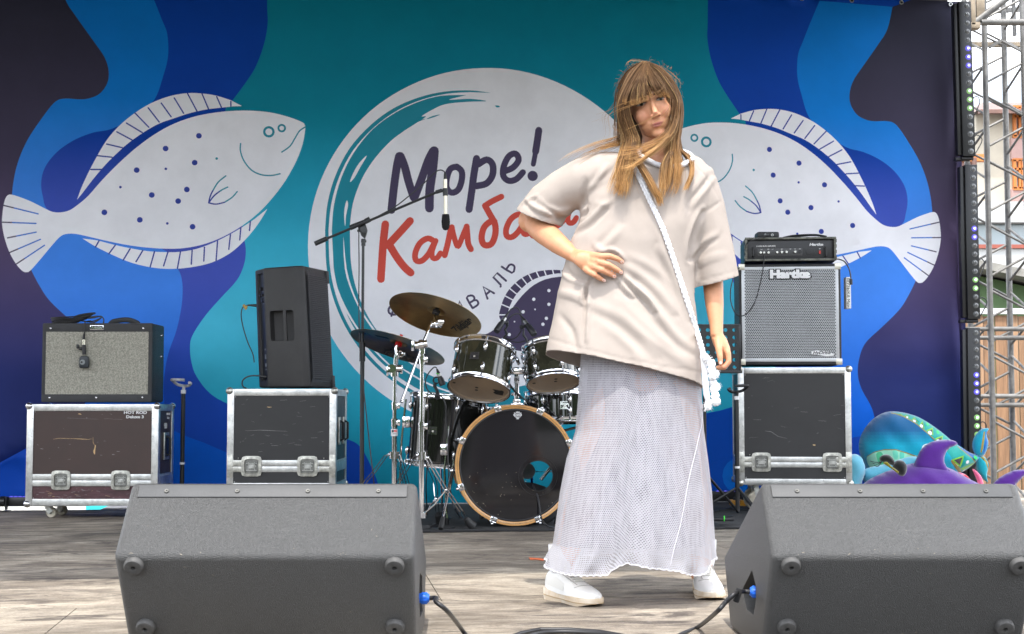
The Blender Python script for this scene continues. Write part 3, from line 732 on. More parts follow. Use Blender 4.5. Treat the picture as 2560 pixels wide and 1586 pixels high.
    if cast:
        for sx in (-1, 1):
            for sy in (-1, 1):
                cc = MB(); x, y = sx*(hw-.10), sy*(hd-.09); r = z0*.40
                cc.box((x, y, z0-.004), (.09, .07, .006), 0); cc.cyl((x, y, z0-.006), (x, y, z0-.022), .022, 14)
                a = rnd.uniform(-.6, .6)
                dx = Vector((math.cos(a), math.sin(a), 0)); sd_ = Vector((-math.sin(a), math.cos(a), 0))
                for q in (-1, 1): cc.bar(Vector((x, y, z0-.02))+sd_*q*.02, Vector((x, y, r))+dx*.018+sd_*q*.02, .03, .003, 0, up=sd_)
                co = cc.build('caster', STEEL, t)
                w = MB(); cw = Vector((x, y, r))+dx*.018; w.lathe([(r*.3, -.016), (r*.9, -.016), (r, -.010), (r, .010), (r*.9, .016), (r*.3, .016)], cw, sd_, 24); w.build('wheel', mat('worn_cream_wheel', (.42, .38, .30), rough=.7, var=.3, vscale=25), co)
    if scr:
        sm_ = MB()
        for pts, r, mi in scr:
            P = [Vector((p[0], -hd+.0045, p[1])) for p in pts]
            for i in range(len(P)-1):
                d = (P[i+1]-P[i]).normalized(); nn = Vector((-d.z, 0, d.x))
                r0, r1 = (r[i], r[i+1]) if isinstance(r, (list, tuple)) else (r, r)
                sm_.add([P[i]-nn*r0, P[i+1]-nn*r1, P[i+1]+nn*r1, P[i]+nn*r0], [[0, 1, 2, 3]], mi)
        so = sm_.build('scratch', [TAN, PALE, OLD_WHT], t, kind='stuff')
    return t
def case_px(u0, u1, v0, v1, Y, vband, D, rz=0, **k):
    a = W(u0, v0, Y); b = W(u1, v1, Y); Wd = (b.x-a.x)/math.cos(rz); H = a.z-b.z; z0 = b.z; vb = W(u0, vband, Y).z - z0
    cx = (a.x+b.x)/2; R = Matrix.Rotation(rz, 3, 'Z') @ Vector((0, D/2, 0))
    loc = (cx+R.x, Y+R.y, 0)
    def toloc(pu, pv): p = W(pu, pv, Y); return ((p.x-cx)/math.cos(rz), p.z)
    return loc, Wd, H, z0, vb, toloc
# brown case, left
loc, Wd, H, z0, vb, tl = case_px(68, 393, 1011, 1265, 7.85, 1201, .36)
c2 = lambda x, y: tl(60+x*.2051, 990+y*.2051)
sc = [([c2(350, 528), c2(430, 518), c2(600, 522), c2(700, 527), c2(780, 532), c2(830, 522)], [.0004, .0008, .0007, .0016, .0007, .0003], 0),
      ([c2(838, 505), c2(840, 570), c2(855, 600)], [.0006, .0008, .001], 0), ([c2(868, 600), c2(862, 640), c2(852, 680), c2(858, 712)], [.0028, .0026, .0052, .0022], 0),
      ([c2(655, 222), c2(675, 220), c2(697, 228)], [.001, .003, .001], 0), ([c2(195, 645), c2(230, 648)], .0010, 1), ([c2(1128, 678), c2(1162, 680)], .0009, 1), ([c2(1070, 715), c2(1100, 717)], .0012, 1), ([c2(755, 268), c2(768, 272)], .0014, 1), ([c2(520, 270), c2(900, 285)], .0003, 1), ([c2(970, 278), c2(1200, 288)], .0004, 1), ([c2(412, 628), c2(424, 634)], .0008, 1)]
R5 = random.Random(5)
for _ in range(46):
    x = R5.uniform(140, 1500); y = R5.uniform(1115, 1250); l = R5.uniform(10, 70); sc.append(([c2(x, y), c2(x+l, y+R5.uniform(-14, 14))], R5.uniform(.0002, .0007), 1 if R5.random() < .8 else 0))
for _ in range(14):
    x = R5.uniform(140, 1500); y = R5.uniform(200, 940); l = R5.uniform(6, 40); sc.append(([c2(x, y), c2(x+l, y+R5.uniform(-8, 8))], R5.uniform(.0002, .0006), 1))
case1 = flight_case('dark brown flight case with maroon base on casters, under the combo amplifier', loc, 0, Wd, .36, H, z0, vb, .0365, PAN_B, PAN_R, [c2(472, 0)[0], c2(1198, 0)[0]], handles=1, scr=sc, lsize=.104)
wt = MB(); cx, cz = c2(1355, 205); text_mb(wt, 'HOT ROD', .022, face_front((cx, -.18+.0042, cz)), sx=1.25, bold=.0006); cx, cz = c2(1350, 258); text_mb(wt, 'Deluxe 3', .021, face_front((cx, -.18+.0042, cz)), sx=1.25, bold=.0006)
for zz, t_ in ((c2(0, 225)[1], 'HOT ROD'), (c2(0, 272)[1], 'Deluxe')):
    text_mb(wt, t_, .018, Matrix.Translation((Wd/2-.0042, .06, zz)) @ Matrix.Rotation(PI/2, 4, 'Z') @ Matrix.Rotation(PI/2, 4, 'X'))
text_mb(wt, '900', .045, Matrix.Translation((Wd/2-.0042, 0, c2(0, 375)[1])) @ Matrix.Rotation(PI/2, 4, 'Z') @ Matrix.Rotation(PI/2, 4, 'X'))
wt.build('lettering', OLD_WHT, case1)
# black case, middle
loc, Wd, H, z0, vb, tl = case_px(569, 839, 973, 1225, 7.7, 1166, .50)
c3 = lambda x, y: tl(x*.463, 700+y*.463)
sc = [([c3(1325, 815), c3(1400, 812), c3(1440, 813), c3(1500, 816), c3(1550, 818)], [.0004, .0007, .0011, .0005, .0004], 1), ([c3(1440, 686), c3(1452, 688), c3(1466, 687)], [.0006, .002, .0006], 0), ([c3(1465, 895), c3(1500, 895)], .0006, 1), ([c3(1590, 890), c3(1625, 893)], .0006, 1)]
for _ in range(26):
    x = R5.uniform(1280, 1760); y = R5.uniform(640, 970); l = R5.uniform(5, 40); sc.append(([c3(x, y), c3(x+l, y+R5.uniform(-8, 8))], R5.uniform(.0002, .0005), 1))
flight_case('black flight case with tarnished corners carrying the upright black loudspeaker', loc, 0, Wd, .50, H, z0, vb, .0355, PAN_K, PAN_K, [c3(1370, 0)[0], c3(1670, 0)[0]], handles=2, scr=sc, band_ext=1)
# black case, right
loc, Wd, H, z0, vb, tl = case_px(1846, 2128, 919, 1213, 8.2, 1156, .50, rz=math.radians(-5))
c4 = lambda x, y: tl(1750+x*.496, 550+y*.496)
sc = [([c4(330, 1065), c4(360, 1068), c4(395, 1092), c4(440, 1102)], [.0004, .0010, .0007, .0003], 1), ([c4(568, 1134), c4(580, 1136)], .003, 0)]
for _ in range(20):
    x = R5.uniform(220, 720); y = R5.uniform(790, 1190); l = R5.uniform(5, 40); sc.append(([c4(x, y), c4(x+l, y+R5.uniform(-8, 8))], R5.uniform(.0002, .0005), 1))
flight_case('tall black flight case at right holding up the bass cabinet and rack amplifier', loc, math.radians(-5), Wd, .50, H, z0, vb, .034, PAN_K, PAN_K, [c4(298, 0)[0], c4(646, 0)[0]], handles=1, scr=sc, band_ext=1)

# ------------------------------------------------------------------ guitar combo
TOLEX = mat('black_tolex', (.026, .026, .028), rough=.5, var=.15, bump=.5, bscale=900)
def cloth_mat():
    m = bpy.data.materials.new('silver_grille_cloth'); m.use_nodes = True; N = m.node_tree.nodes; L = m.node_tree.links; p = N['Principled BSDF']
    t = N.new('ShaderNodeTexCoord'); s = N.new('ShaderNodeSeparateXYZ'); L.new(t.outputs['Object'], s.inputs[0])
    def wave(o, f, ph=0):
        a = N.new('ShaderNodeMath'); a.operation = 'MULTIPLY'; a.inputs[1].default_value = f; L.new(s.outputs[o], a.inputs[0])
        b = N.new('ShaderNodeMath'); b.operation = 'SINE'; L.new(a.outputs[0], b.inputs[0]); return b.outputs[0]
    def op(o, a, b):
        x = N.new('ShaderNodeMath'); x.operation = o
        for i, q in enumerate((a, b)):
            if isinstance(q, (int, float)): x.inputs[i].default_value = q
            else: L.new(q, x.inputs[i])
        return x.outputs[0]
    f = 2*PI/.0072
    w = op('ADD', op('MULTIPLY', wave(0, f), .5), op('MULTIPLY', wave(2, f*1.15), .5))
    n = N.new('ShaderNodeTexNoise'); n.inputs['Scale'].default_value = 140; n.inputs['Detail'].default_value = 3; L.new(t.outputs['Object'], n.inputs['Vector'])
    w = op('ADD', op('MULTIPLY', w, .30), op('MULTIPLY', n.outputs['Fac'], 1.0))
    r = N.new('ShaderNodeValToRGB'); e = r.color_ramp.elements; e[0].position = .25; e[0].color = (.14, .135, .11, 1); e[1].position = .8; e[1].color = (.48, .46, .38, 1); L.new(w, r.inputs[0])
    L.new(r.outputs[0], p.inputs['Base Color']); p.inputs['Roughness'].default_value = .7
    b = N.new('ShaderNodeBump'); b.inputs['Strength'].default_value = .6; b.inputs['Distance'].default_value = .001; L.new(w, b.inputs['Height']); L.new(b.outputs[0], p.inputs['Normal'])
    return m
AY = 7.88
a = W(106, 809, AY); b = W(379, 1007, AY); aw = b.x-a.x; ah = a.z-b.z; D = .27
t = thing('guitar_amplifier', 'black guitar combo amplifier with silvery woven grille, standing on the brown flight case', 'amplifier', ((a.x+b.x)/2, AY+D/2, b.z+.002))
hw = aw/2; m = MB(); fr = .024; top = .050; bot_ = .046
m.box((0, .012, ah/2), (aw, D-.024, ah), 0, .014)
m.box((0, -D/2+.012, ah-top/2), (aw, .026, top), 0, .009); m.box((0, -D/2+.012, bot_/2), (aw, .026, bot_), 0, .009)
for sx in (-1, 1): m.box((sx*(hw-fr/2), -D/2+.0125, ah/2), (fr, .0255, ah-top-bot_+.016), 0, .008)
m.build('cabinet', TOLEX, t)
g = MB(); g.box((0, -D/2+.006, (bot_+ah-top)/2), (aw-2*fr+.004, .010, ah-top-bot_+.004)); g.build('grille_cloth', cloth_mat(), t)
sc_ = MB(); sc_.sph((0, 0, 0), .0058, 0, 10, (1, .6, 1)); sm1 = sc_.mesh('screw', CHROME)
def ap(x, y): p = W(60+x*.15567, 780+y*.15567, AY); return (p.x - t.location.x, p.z - t.location.z)
for x, y in ((430, 265), (1918, 265), (410, 1380), (1160, 1377), (1902, 1374)):
    q = ap(x, y); place('screw', sm1, t, loc=(q[0], -D/2-.0015, q[1]))
for y in (355, 700): q = ap(0, y); place('screw', sm1, t, loc=(hw, .06, q[1]))
bp = MB(); q = ap(1172, 254); bp.box((q[0], -D/2-.002, q[1]), (.074, .004, .025), 0, .003); bp.box((q[0], -D/2-.0042, q[1]), (.068, .001, .020), 1); text_mb(bp, 'Fender', .022, face_front((q[0], -D/2-.0050, q[1]-.001)), mi=0, shear=.35, bold=.0004, ext=.0005)
bp.build('name_badge', [CHROME, BLK], t)
h = MB(); h.tube(vpath([(.03, 0, ah-.002), (.05, 0, ah+.016), (.12, 0, ah+.026), (.17, 0, ah+.014), (.19, 0, ah)], 5), .009, 8, flat=1.6); h.box((.19, 0, ah+.002), (.03, .025, .006), 0, .002); h.build('handle', RUB, t)
# coil of cable on the amplifier with hanging microphone
cb = MB(); az = t.location.z+ah; cy = AY+.10
def cp(x, y, dy=0): p = W(60+x*.15567, 780+y*.15567, AY); return Vector((p.x, AY+dy, p.z))
for k in range(9):
    cx0 = cp(640, 0).x + rnd.uniform(-.01, .01); rx = .085 + .004*k + rnd.uniform(-.004, .004); ry = .06+rnd.uniform(-.01, .01); z = az+.006+.0035*k
    cb.tube([(cx0 + rx*math.cos(a_2*PI/14) + .02, cy-.03 + ry*math.sin(a_2*PI/14), z + .004*math.sin(a_2*PI/14+k) + (.022 if math.cos(a_2*PI/14) > .3 else 0)*math.cos(a_2*PI/14)) for a_2 in range(29)], .0034, 6)
for pts in ([(600, 110), (820, 95), (1000, 75), (1120, 62), (1190, 80), (1100, 150), (1010, 175)], [(640, 130), (880, 100), (1050, 85), (1180, 62), (1230, 110), (1225, 175)], [(620, 150), (850, 135), (1000, 150), (1090, 130), (1190, 90)]):
    cb.tube(vpath([cp(x, y, .06) for x, y in pts]), .0036, 6)
cb.tube(vpath([cp(1040, 140, .04), cp(1000, 158, .0), cp(985, 182, -.010), cp(983, 260, -.012), cp(980, 345, -.012)]), .0034, 6)
co = cb.build('cable_coil', CABLE); tag(co, 'coil of black microphone cable lying on top of the combo amplifier', 'cable')
mc = thing('amplifier_microphone', 'flat black side address microphone hanging in front of the silvery grille', 'microphone', cp(985, 800, -.04))
L_ = lambda x, y, d=-.022: cp(x, y, d) - Vector(mc.location)
k = MB(); k.tube([L_(981, 345, -.014), L_(978, 400), L_(980, 450)], [.0035, .007, .0085], 12); k.build('plug_boot', RUB, mc)
k = MB(); k.cyl(L_(980, 450), L_(981, 532), .0085, 14); k.build('plug', mat('nickel_plug', (.7, .66, .55), rough=.25, metal=1), mc)
k = MB(); k.tube([L_(981, 532), L_(983, 640), L_(985, 690)], [.0105, .0110, .0095], 14); k.tube([L_(975, 600), L_(905, 590)], .008, 10); k.box(L_(885, 560), (.014, .016, .024), 0, .004); k.build('stand_clip', BLK, mc)
k = MB(); c = L_(990, 810, -.025); k.prism([(c.x+a*.0265, c.z+b*.033) for a, b in ((-.62, 1), (.62, 1), (.95, .75), (1, .3), (1, -.8), (.8, -1), (-.8, -1), (-1, -.8), (-1, .3), (-.95, .75))], c.y-.011, c.y+.013, bev=.005)
k.build('microphone_body', mat('dark_blue_black', (.012, .018, .024), rough=.4), mc)
k = MB(); c = L_(970, 812, -.0375); k.cyl(c, c+Vector((0, .002, 0)), .0142, 20, 0); k.cyl(c+Vector((-.004, -.0006, 0)), c+Vector((-.004, .001, 0)), .006, 16, 1); k.build('badge', [mat('grey_print', (.22, .24, .24), rough=.4), BLK], mc)

# ------------------------------------------------------------------ perforated plate
def perforated(mb, ox, oz, w, h, px, pz, r, y=0, mi=0, sides=6, stagger=True, M=None, th=.0012):
    "real holes: each cell a ring between a rectangle and a polygon hole"
    nc = int(w/px); nr = int(h/pz); px = w/nc; pz = h/nr; M = M or (lambda p: p)
    for j in range(nr):
        off = (px/2 if (stagger and j % 2) else 0)
        for i in range(nc - (1 if off else 0)):
            cx = ox+px*(i+.5)+off; cz = oz+pz*(j+.5); n = 8
            O = [(cx+a*px/2, cz+b*pz/2) for a, b in ((1, 0), (1, 1), (0, 1), (-1, 1), (-1, 0), (-1, -1), (0, -1), (1, -1))]
            I = [(cx+r[0]*math.cos(k*PI/4), cz+r[1]*math.sin(k*PI/4)) for k in range(8)]
            I2 = I
            vs = [M((p[0], y, p[1])) for p in O] + [M((p[0], y, p[1])) for p in I] + [M((p[0], y+th, p[1])) for p in I2]
            mb.add(vs, [[k, (k+1) % n, n+(k+1) % n, n+k] for k in range(n)] + [[n+k, n+(k+1) % n, 2*n+(k+1) % n, 2*n+k] for k in range(n)], mi)
        if off:
            for e, (xa, xb) in enumerate(((ox, ox+px/2), (ox+w-px/2, ox+w))):
                mb.add([M((xa, y, oz+pz*j)), M((xb, y, oz+pz*j)), M((xb, y, oz+pz*(j+1))), M((xa, y, oz+pz*(j+1)))], [[0, 1, 2, 3]], mi)
# ------------------------------------------------------------------ loudspeaker on the middle case
SB = mat('black_speaker_shell', (.030, .029, .029), rough=.52, var=.12, bump=.35, bscale=500)
SBD = mat('speaker_back_panel', (.010, .012, .017), rough=.4)
base = W(728, 971, 7.9)
t = thing('loudspeaker', 'tall black powered loudspeaker turned sideways on the middle flight case, leaning slightly left', 'loudspeaker', (base.x, 7.92, base.z+.002))
Hs = .655; lean = math.tan(math.radians(-3.4))
def LN(p):       # lean left, a little narrower at the top
    x, y, z = p; return Vector((x*(1-.03*z/Hs) + lean*z, y + .015*z/Hs, z + .028*(x+.1)*(z/Hs)))
plan = [(-.185, .03), (-.112, -.09), (.085, -.165), (.122, -.155), (.212, .16), (.17, .20), (-.10, .20), (-.175, .12)]
m = MB(); m.prism([(p[0], p[1]) for p in plan], 0, Hs, axis='z', bev=.012)
m.v = [tuple(LN(p)) for p in m.v]; shell = m.build('shell', SB, t)
# cut for the handle pocket
def boolean_cut(o, cutter_mb):
    cme = cutter_mb.mesh('cut', SBD); co_ = bpy.data.objects.new('cut', cme); COL.objects.link(co_); co_.parent = o.parent
    bpy.context.view_layer.update()
    md = o.modifiers.new('b', 'BOOLEAN'); md.object = co_; md.operation = 'DIFFERENCE'; md.solver = 'EXACT'
    dg = bpy.context.evaluated_depsgraph_get(); me = bpy.data.meshes.new_from_object(o.evaluated_get(dg)); o.modifiers.clear(); o.data = me
    bpy.data.objects.remove(co_)
    shade(me, 35)
d = Vector((plan[2][0]-plan[1][0], plan[2][1]-plan[1][1], 0)).normalized(); nrm = Vector((d.y, -d.x, 0)); dz = Vector((0, 0, 1))
Rm = Matrix((d, -nrm, dz)).transposed()
P0 = Vector((plan[1][0], plan[1][1], 0))
cut = MB(); cz = .335; cut.box(P0 + d*.10 + dz*cz - nrm*.0, (.150, .09, .165), 0, .016, Rm); cut.v = [tuple(LN(p)) for p in cut.v]
try: boolean_cut(shell, cut)
except Exception as e: print('bool', e)
m = MB(); m.box(P0 + d*.118 + dz*cz - nrm*.006, (.019, .012, .168), 0, .004, Rm); m.v = [tuple(LN(p)) for p in m.v]; m.build('handle_bar', SB, t)
# back panel recess between plan[0] and plan[1]
d2 = Vector((plan[1][0]-plan[0][0], plan[1][1]-plan[0][1], 0)); l2 = d2.length; d2.normalize(); n2 = Vector((d2.y, -d2.x, 0)); R2 = Matrix((d2, -n2, dz)).transposed(); Q0 = Vector((plan[0][0], plan[0][1], 0))
cut = MB(); cut.box(Q0+d2*l2*.56+dz*Hs*.51, (l2*.66, .03, Hs*.90), 0, .012, R2); cut.v = [tuple(LN(p)) for p in cut.v]
try: boolean_cut(shell, cut)
except Exception as e: print('bool', e)
m = MB(); m.box(Q0+d2*l2*.56+dz*Hs*.51-n2*.0135, (l2*.655, .003, Hs*.895), 0, .001, R2); m.v = [tuple(LN(p)) for p in m.v]; bpn = m.build('back_panel', SBD, t)
m = MB()
for zz, xx, r in ((.545, .5, .010), (.51, .42, .008), (.51, .66, .008), (.48, .62, .012), (.48, .84, .008)):
    c = Q0+d2*l2*xx+dz*zz-n2*.012; m.cyl(c, c+n2*.014, r, 12)
m.v = [tuple(LN(p)) for p in m.v]; m.build('knob', BLK, bpn)
m = MB()
for zz, hh in ((.50, .004), (.53, .003), (.462, .004), (.21, .010), (.17, .026), (.125, .018), (.10, .006)):
    m.box(Q0+d2*l2*.62+dz*zz-n2*.0115, (.026, .0012, hh), 0, 0, R2)
m.v = [tuple(LN(p)) for p in m.v]; m.build('panel_print', mat('faint_grey_print', (.16, .17, .18), rough=.5), bpn)
# grille on the front face
d3 = Vector((plan[4][0]-plan[3][0], plan[4][1]-plan[3][1], 0)); l3 = d3.length; d3.normalize(); n3 = Vector((d3.y, -d3.x, 0)); G0 = Vector((plan[3][0], plan[3][1], 0))
m = MB(); m.add([LN(G0+d3*a_*l3+dz*z_+n3*.004) for a_, z_ in ((.06, .03), (.95, .03), (.95, Hs-.03), (.06, Hs-.03))], [[0, 1, 2, 3]]); m.build('grille_backing', BLK, t)
m = MB(); perforated(m, .0, .0, l3*.84, Hs-.09, .0115, .0105, (.0046, .0042), M=lambda p: LN(G0+d3*(l3*.08+p[0])+dz*(.045+p[2])+n3*(.010-p[1]))); m.build('grille', mat('grille_paint', (.035, .035, .037), rough=.4), t, kind='stuff')
m = MB()
for z_ in (.0, Hs-.075):
    c = G0+d3*l3*.93+dz*(z_+.035); m.box(c+n3*.002, (.035, .022, .07), 0, .004, Matrix((d3, -n3, dz)).transposed())
m.v = [tuple(LN(p)) for p in m.v]; m.build('corner_foot', SB, t)
k = MB()
q = lambda x, y, dd=0: Vector(W(580+x*.3704, 640+y*.3704, 7.86)) + Vector((0, dd, 0))
k.tube(vpath([q(170, 335), q(130, 332), q(100, 335), q(72, 350), q(62, 400), q(75, 480), q(105, 580), q(140, 660), q(150, 720)]), .0032, 7); k.tube([q(105, 333), q(165, 336)], [.004, .0085], 10)
o = k.build('signal_cable', CABLE); tag(o, 'thin black signal cable plugged into the back of the upright loudspeaker', 'cable')
k = MB(); k.tube([q(78, 330), q(96, 362)], .007, 8); k.tube([q(82, 352), q(104, 340)], .006, 8); o2 = k.build('tape_flag', mat('yellow_tape', (.5, .30, .06), rough=.6), o)
k = MB(); k.tube(vpath([q(225, 815), q(180, 810), q(120, 812), q(80, 832), q(68, 860), q(78, 885), q(97, 893)]), .004, 7); k.tube([q(190, 812), q(232, 818)], .009, 10)
o = k.build('power_cable', CABLE); tag(o, 'black mains cable looping out low from the upright loudspeaker', 'cable')

# ------------------------------------------------------------------ bass cabinet, rack amplifier
BYY = 8.22
a = W(1856, 662, BYY); b = W(2111, 914, BYY); bw = b.x-a.x; bh = a.z-b.z; D = .42; rzb = math.radians(-5)
t = thing('bass_cabinet', 'black bass speaker cabinet with perforated silver front on the tall right flight case', 'speaker cabinet', ((a.x+b.x)/2, BYY+D/2, b.z+.004), rzb)
def bl(x, y):  # zoom px -> local
    p = W(1820+x*.2381, 560+y*.2381, BYY); return (p.x-t.location.x, p.z-t.location.z)
m = MB(); m.box((0, 0, bh/2), (bw, D, bh), 0, .008); m.build('cabinet', TOLEX, t)
x0, z1_ = bl(178, 452); x1, z0_ = bl(1196, 1448); y = -D/2-.004
m = MB(); gx0, gz1 = bl(208, 482); gx1, gz0 = bl(1165, 1412)
m.box(((x0+x1)/2, y, (z1_+gz1)/2), (x1-x0, .006, z1_-gz1), 0, .001); m.box(((x0+x1)/2, y, (z0_+gz0)/2), (x1-x0, .006, gz0-z0_), 0, .001)
m.box(((x0+gx0)/2, y, (gz0+gz1)/2), (gx0-x0, .006, gz1-gz0-.0004), 0, .001); m.box(((x1+gx1)/2, y, (gz0+gz1)/2), (x1-gx1, .006, gz1-gz0-.0004), 0, .001)
SILV = mat('silver_sheet', (.52, .53, .54), rough=.42, metal=.55, var=.06)
m.build('grille_frame', SILV, t)
m = MB(); perforated(m, gx0, gz0, gx1-gx0, gz1-gz0, .0108, .00895, (.0050, .0041), y=y-.001); m.build('grille', SILV, t, kind='stuff')
m = MB(); m.box((0, -D/2+.03, bh/2), (bw-.05, .002, bh-.05), 0)
m.build('baffle', mat('dark_baffle', (.02, .02, .022), rough=.6), t)
for cx, cy in ((430, 730), (935, 730), (430, 1230), (935, 1230)):
    x, z = bl(cx, cy); m = MB(); m.lathe([(.122, -.0, 0), (.118, .008, 0), (.112, .008, 1), (.103, .003, 1), (.101, .002, 0), (.040, -.024, 0), (.038, -.020, 0), (.022, -.004, 0), (.0, 0, 0)], (x, -D/2+.016, z), (0, -1, 0), 40); m.build('speaker_cone', [mat('aluminium_cone', (.88, .88, .88), rough=.4, metal=.2), RUB], t)
m = MB()
for sx in (-1, 1):
    for sz in (0, 1):
        z = bh-.016 if sz else .016; x = sx*(bw/2-.016); m.box((x, -D/2-.003, z), (.036, .010, .036), 0, .004)
m.build('metal_corner', mat('nickel_corner', (.6, .57, .48), rough=.35, metal=.9, var=.2), t)
for sx in (-1, 1):
    pass
m = MB(); x, z = bl(680, 533); text_mb(m, 'Hartke', .062, face_front((x, y-.003, z)), sx=1.28, bold=.0095, ext=.001); m.build('badge_backing', BLK, t)
m = MB(); text_mb(m, 'Hartke', .062, face_front((x, y-.008, z)), sx=1.28, bold=.0042, ext=.004)
m.build('name_badge', mat('white_badge', (.85, .85, .85), rough=.3), t)
m = MB(); x, z = bl(1030, 1358); m.prism([bl(*p) for p in ((905, 1340), (960, 1332), (1080, 1345), (1140, 1370), (1130, 1388), (1060, 1392), (905, 1368))], y-.006, y-.002, bev=.001, segs=1); text_mb(m, 'HyDrive', .026, face_front((x-.012, y-.0068, z+.001)), mi=1, sx=1.1, shear=.3, bold=.0006); m.build('model_badge', [mat('white_badge', (0, 0, 0)), mat('dark_print', (.05, .05, .06), rough=.5)], t)
# power box on its side
pb = thing('power_strip', 'white power strip fixed to the right side of the bass cabinet', 'power strip', W(2119, 773, BYY+.06))
m = MB(); a = W(2112, 694, BYY+.06); b = W(2126, 773, BYY+.06); hz = a.z-b.z; m.box((0, 0, hz/2), ((b.x-a.x), .06, hz), 0, .006); m.build('box', WHT, pb)
m = MB(); text_mb(m, 'МУЗЫКА Main', .026, Matrix.Translation((-.003, -.0305, hz/2)) @ Matrix.Rotation(PI/2, 4, 'X') @ Matrix.Rotation(-PI/2, 4, 'Z')); m.build('lettering', BLK, pb)
# head in its rack
HY = 8.20
a = W(1872, 597, HY); b = W(2096, 656, HY); rw = b.x-a.x; rh = a.z-b.z; D = .40
t = thing('rack_amplifier', 'black rack bass amplifier head in a scuffed shallow case on top of the bass cabinet', 'amplifier', ((a.x+b.x)/2, HY+D/2, b.z+.008), rzb)
def hl(x, y): p = W(1820+x*.2381, 560+y*.2381, HY); return (p.x-t.location.x, p.z-t.location.z)
RC = mat('scuffed_rack_shell', (.12, .12, .10), rough=.45, metal=.4, var=.7, vscale=30)
m = MB(); th = .011
m.box((0, 0, rh-th/2), (rw, D, th), 0, .002); m.box((0, 0, th/2), (rw, D, th), 0, .002)
for sx in (-1, 1): m.box((sx*(rw/2-th/2), 0, rh/2), (th, D, rh-2*th), 0, .001)
m.box((0, D/2-.004, rh/2), (rw-2*th, .008, rh-2*th))
m.build('rack_case', BLK, t)
m = MB()
for z in (rh-.006, .006): m.box((0, -D/2-.002, z), (rw+.004, .006, .012), 0, .001)
for sx in (-1, 1):
    m.box((sx*(rw/2-.005), -D/2-.0022, rh/2), (.012, .006, rh-.025), 0, .001)
    for k in range(4): m.box((sx*(rw/2+.002), -D/2+.02, rh*(.15+.23*k)), (.006, .05, .018), 0, .001)
m.build('rack_edge', RC, t)
pw, ph = rw-2*th-.004, rh-2*th-.006; py = -D/2+.016
m = MB(); m.box((0, py+.10, rh/2), (pw, .2, ph), 0, .002); body = m.build('amplifier_panel', mat('amp_panel_black', (.022, .022, .024), rough=.4), t)
m = MB(); x0, z1_ = hl(350, 255); x1, z0_ = hl(815, 330); m.box(((x0+x1)/2, py-.001, (z0_+z1_)/2), (x1-x0, .003, z1_-z0_), 0, .001); x0, z1_ = hl(852, 258); x1, z0_ = hl(944, 328); m.box(((x0+x1)/2, py-.001, (z0_+z1_)/2), (x1-x0, .003, z1_-z0_), 1, .001)
m.build('control_plate', [mat('amp_grey_plate', (.06, .06, .062), rough=.4), BLK], body)
kn = MB(); kn.lathe([(.0, -.016), (.0065, -.016), (.0078, -.002), (.009, 0)], (0, 0, 0), (0, 1, 0), 14); km = kn.mesh('knob', mat('silver_knob', (.62, .6, .55), rough=.25, metal=.8))
for x, y in ((380, 298), (415, 300), (462, 298), (551, 296), (600, 295), (648, 294), (738, 293)):
    q = hl(x, y); place('knob', km, body, loc=(q[0], py-.003, q[1]))
m = MB(); q = hl(788, 293); m.cyl((q[0], py, q[1]), (q[0], py-.008, q[1]), .011, 16); m.build('socket', BLK, body)
m = MB(); q = hl(995, 298); m.box((q[0], py-.002, q[1]), (.010, .006, .018)); m.build('power_switch', mat('red_switch', (.65, .03, .015), rough=.3), body)
m = MB()
for x, sx in ((300, -1), (1055, 1)):
    q = hl(x, 295); m.tube([(q[0], py, q[1]+.025), (q[0], py-.022, q[1]+.022), (q[0], py-.022, q[1]-.022), (q[0], py, q[1]-.025)], .0055, 8)
m.build('rack_handle', BLK, body)
m = MB(); q = hl(958, 217); text_mb(m, 'Hartke', .020, face_front((q[0], py-.0008, q[1])), sx=1.35, bold=.0010, shear=.15); q = hl(435, 229); text_mb(m, 'LH1000 BASS AMPLIFIER', .0105, face_front((q[0], py-.0008, q[1])), sx=1.0, shear=.2, bold=.0002)
for x in (390, 460, 505, 600, 690, 738, 788, 995):
    q = hl(x, 262); m.box((q[0], py-.0028, q[1]), (.010, .0008, .0022))
m.build('lettering', OLD_WHT, body)
rt = t.location.z+rh
t2 = thing('tuner_box', 'small black box with two sockets on the left of the rack amplifier top', 'effects box', (W(1917, 597, 8.3).x, 8.30, rt))
m = MB(); m.box((0, 0, .019), (.126, .11, .038), 0, .011); m.build('box_shell', BLK, t2); m = MB()
for x in (-.018, .022): m.torus((x, -.056, .018), .006, .002, (0, 1, 0), 14, 6)
m.build('socket', STEEL, t2)
m = MB(); P = lambda x, y, dd=0: Vector(W(1820+x*.2381, 560+y*.2381, 8.17+dd))
for k in range(4): m.tube(vpath([P(570+k*6, 150-k*2, .15), P(680, 140-k*5, .15), P(800, 126-k*3, .15), P(930, 122-k*2, .15), P(1035, 140-k*2, .15)]), .005, 6)
o = m.build('folded_cable', CABLE); tag(o, 'folded black cable lying flat on the right of the rack amplifier top', 'cable')
m = MB()
m.tube(vpath([P(380, 310, -.03), P(376, 400, -.05), P(360, 520, -.07), P(335, 640, -.07), P(300, 770, -.07), P(250, 880, -.07), P(180, 955, -.07), P(110, 965, -.07), P(60, 910, -.06), P(28, 800, -.05), P(30, 680, -.02), P(60, 560, .0), P(110, 470, .05), P(160, 430, .2)]), .0033, 7)
m.tube(vpath([P(415, 120, .03), P(380, 135, .03), P(300, 160, .0), P(230, 180, -.02), P(195, 210, 0), P(190, 250, .05), P(215, 290, .2)]), .0028, 7); m.tube([P(370, 126, .03), P(425, 118, .05)], .006, 8)
o = m.build('instrument_cable', CABLE); tag(o, 'thin black cable drooping in a long loop before the bass cabinet', 'cable')
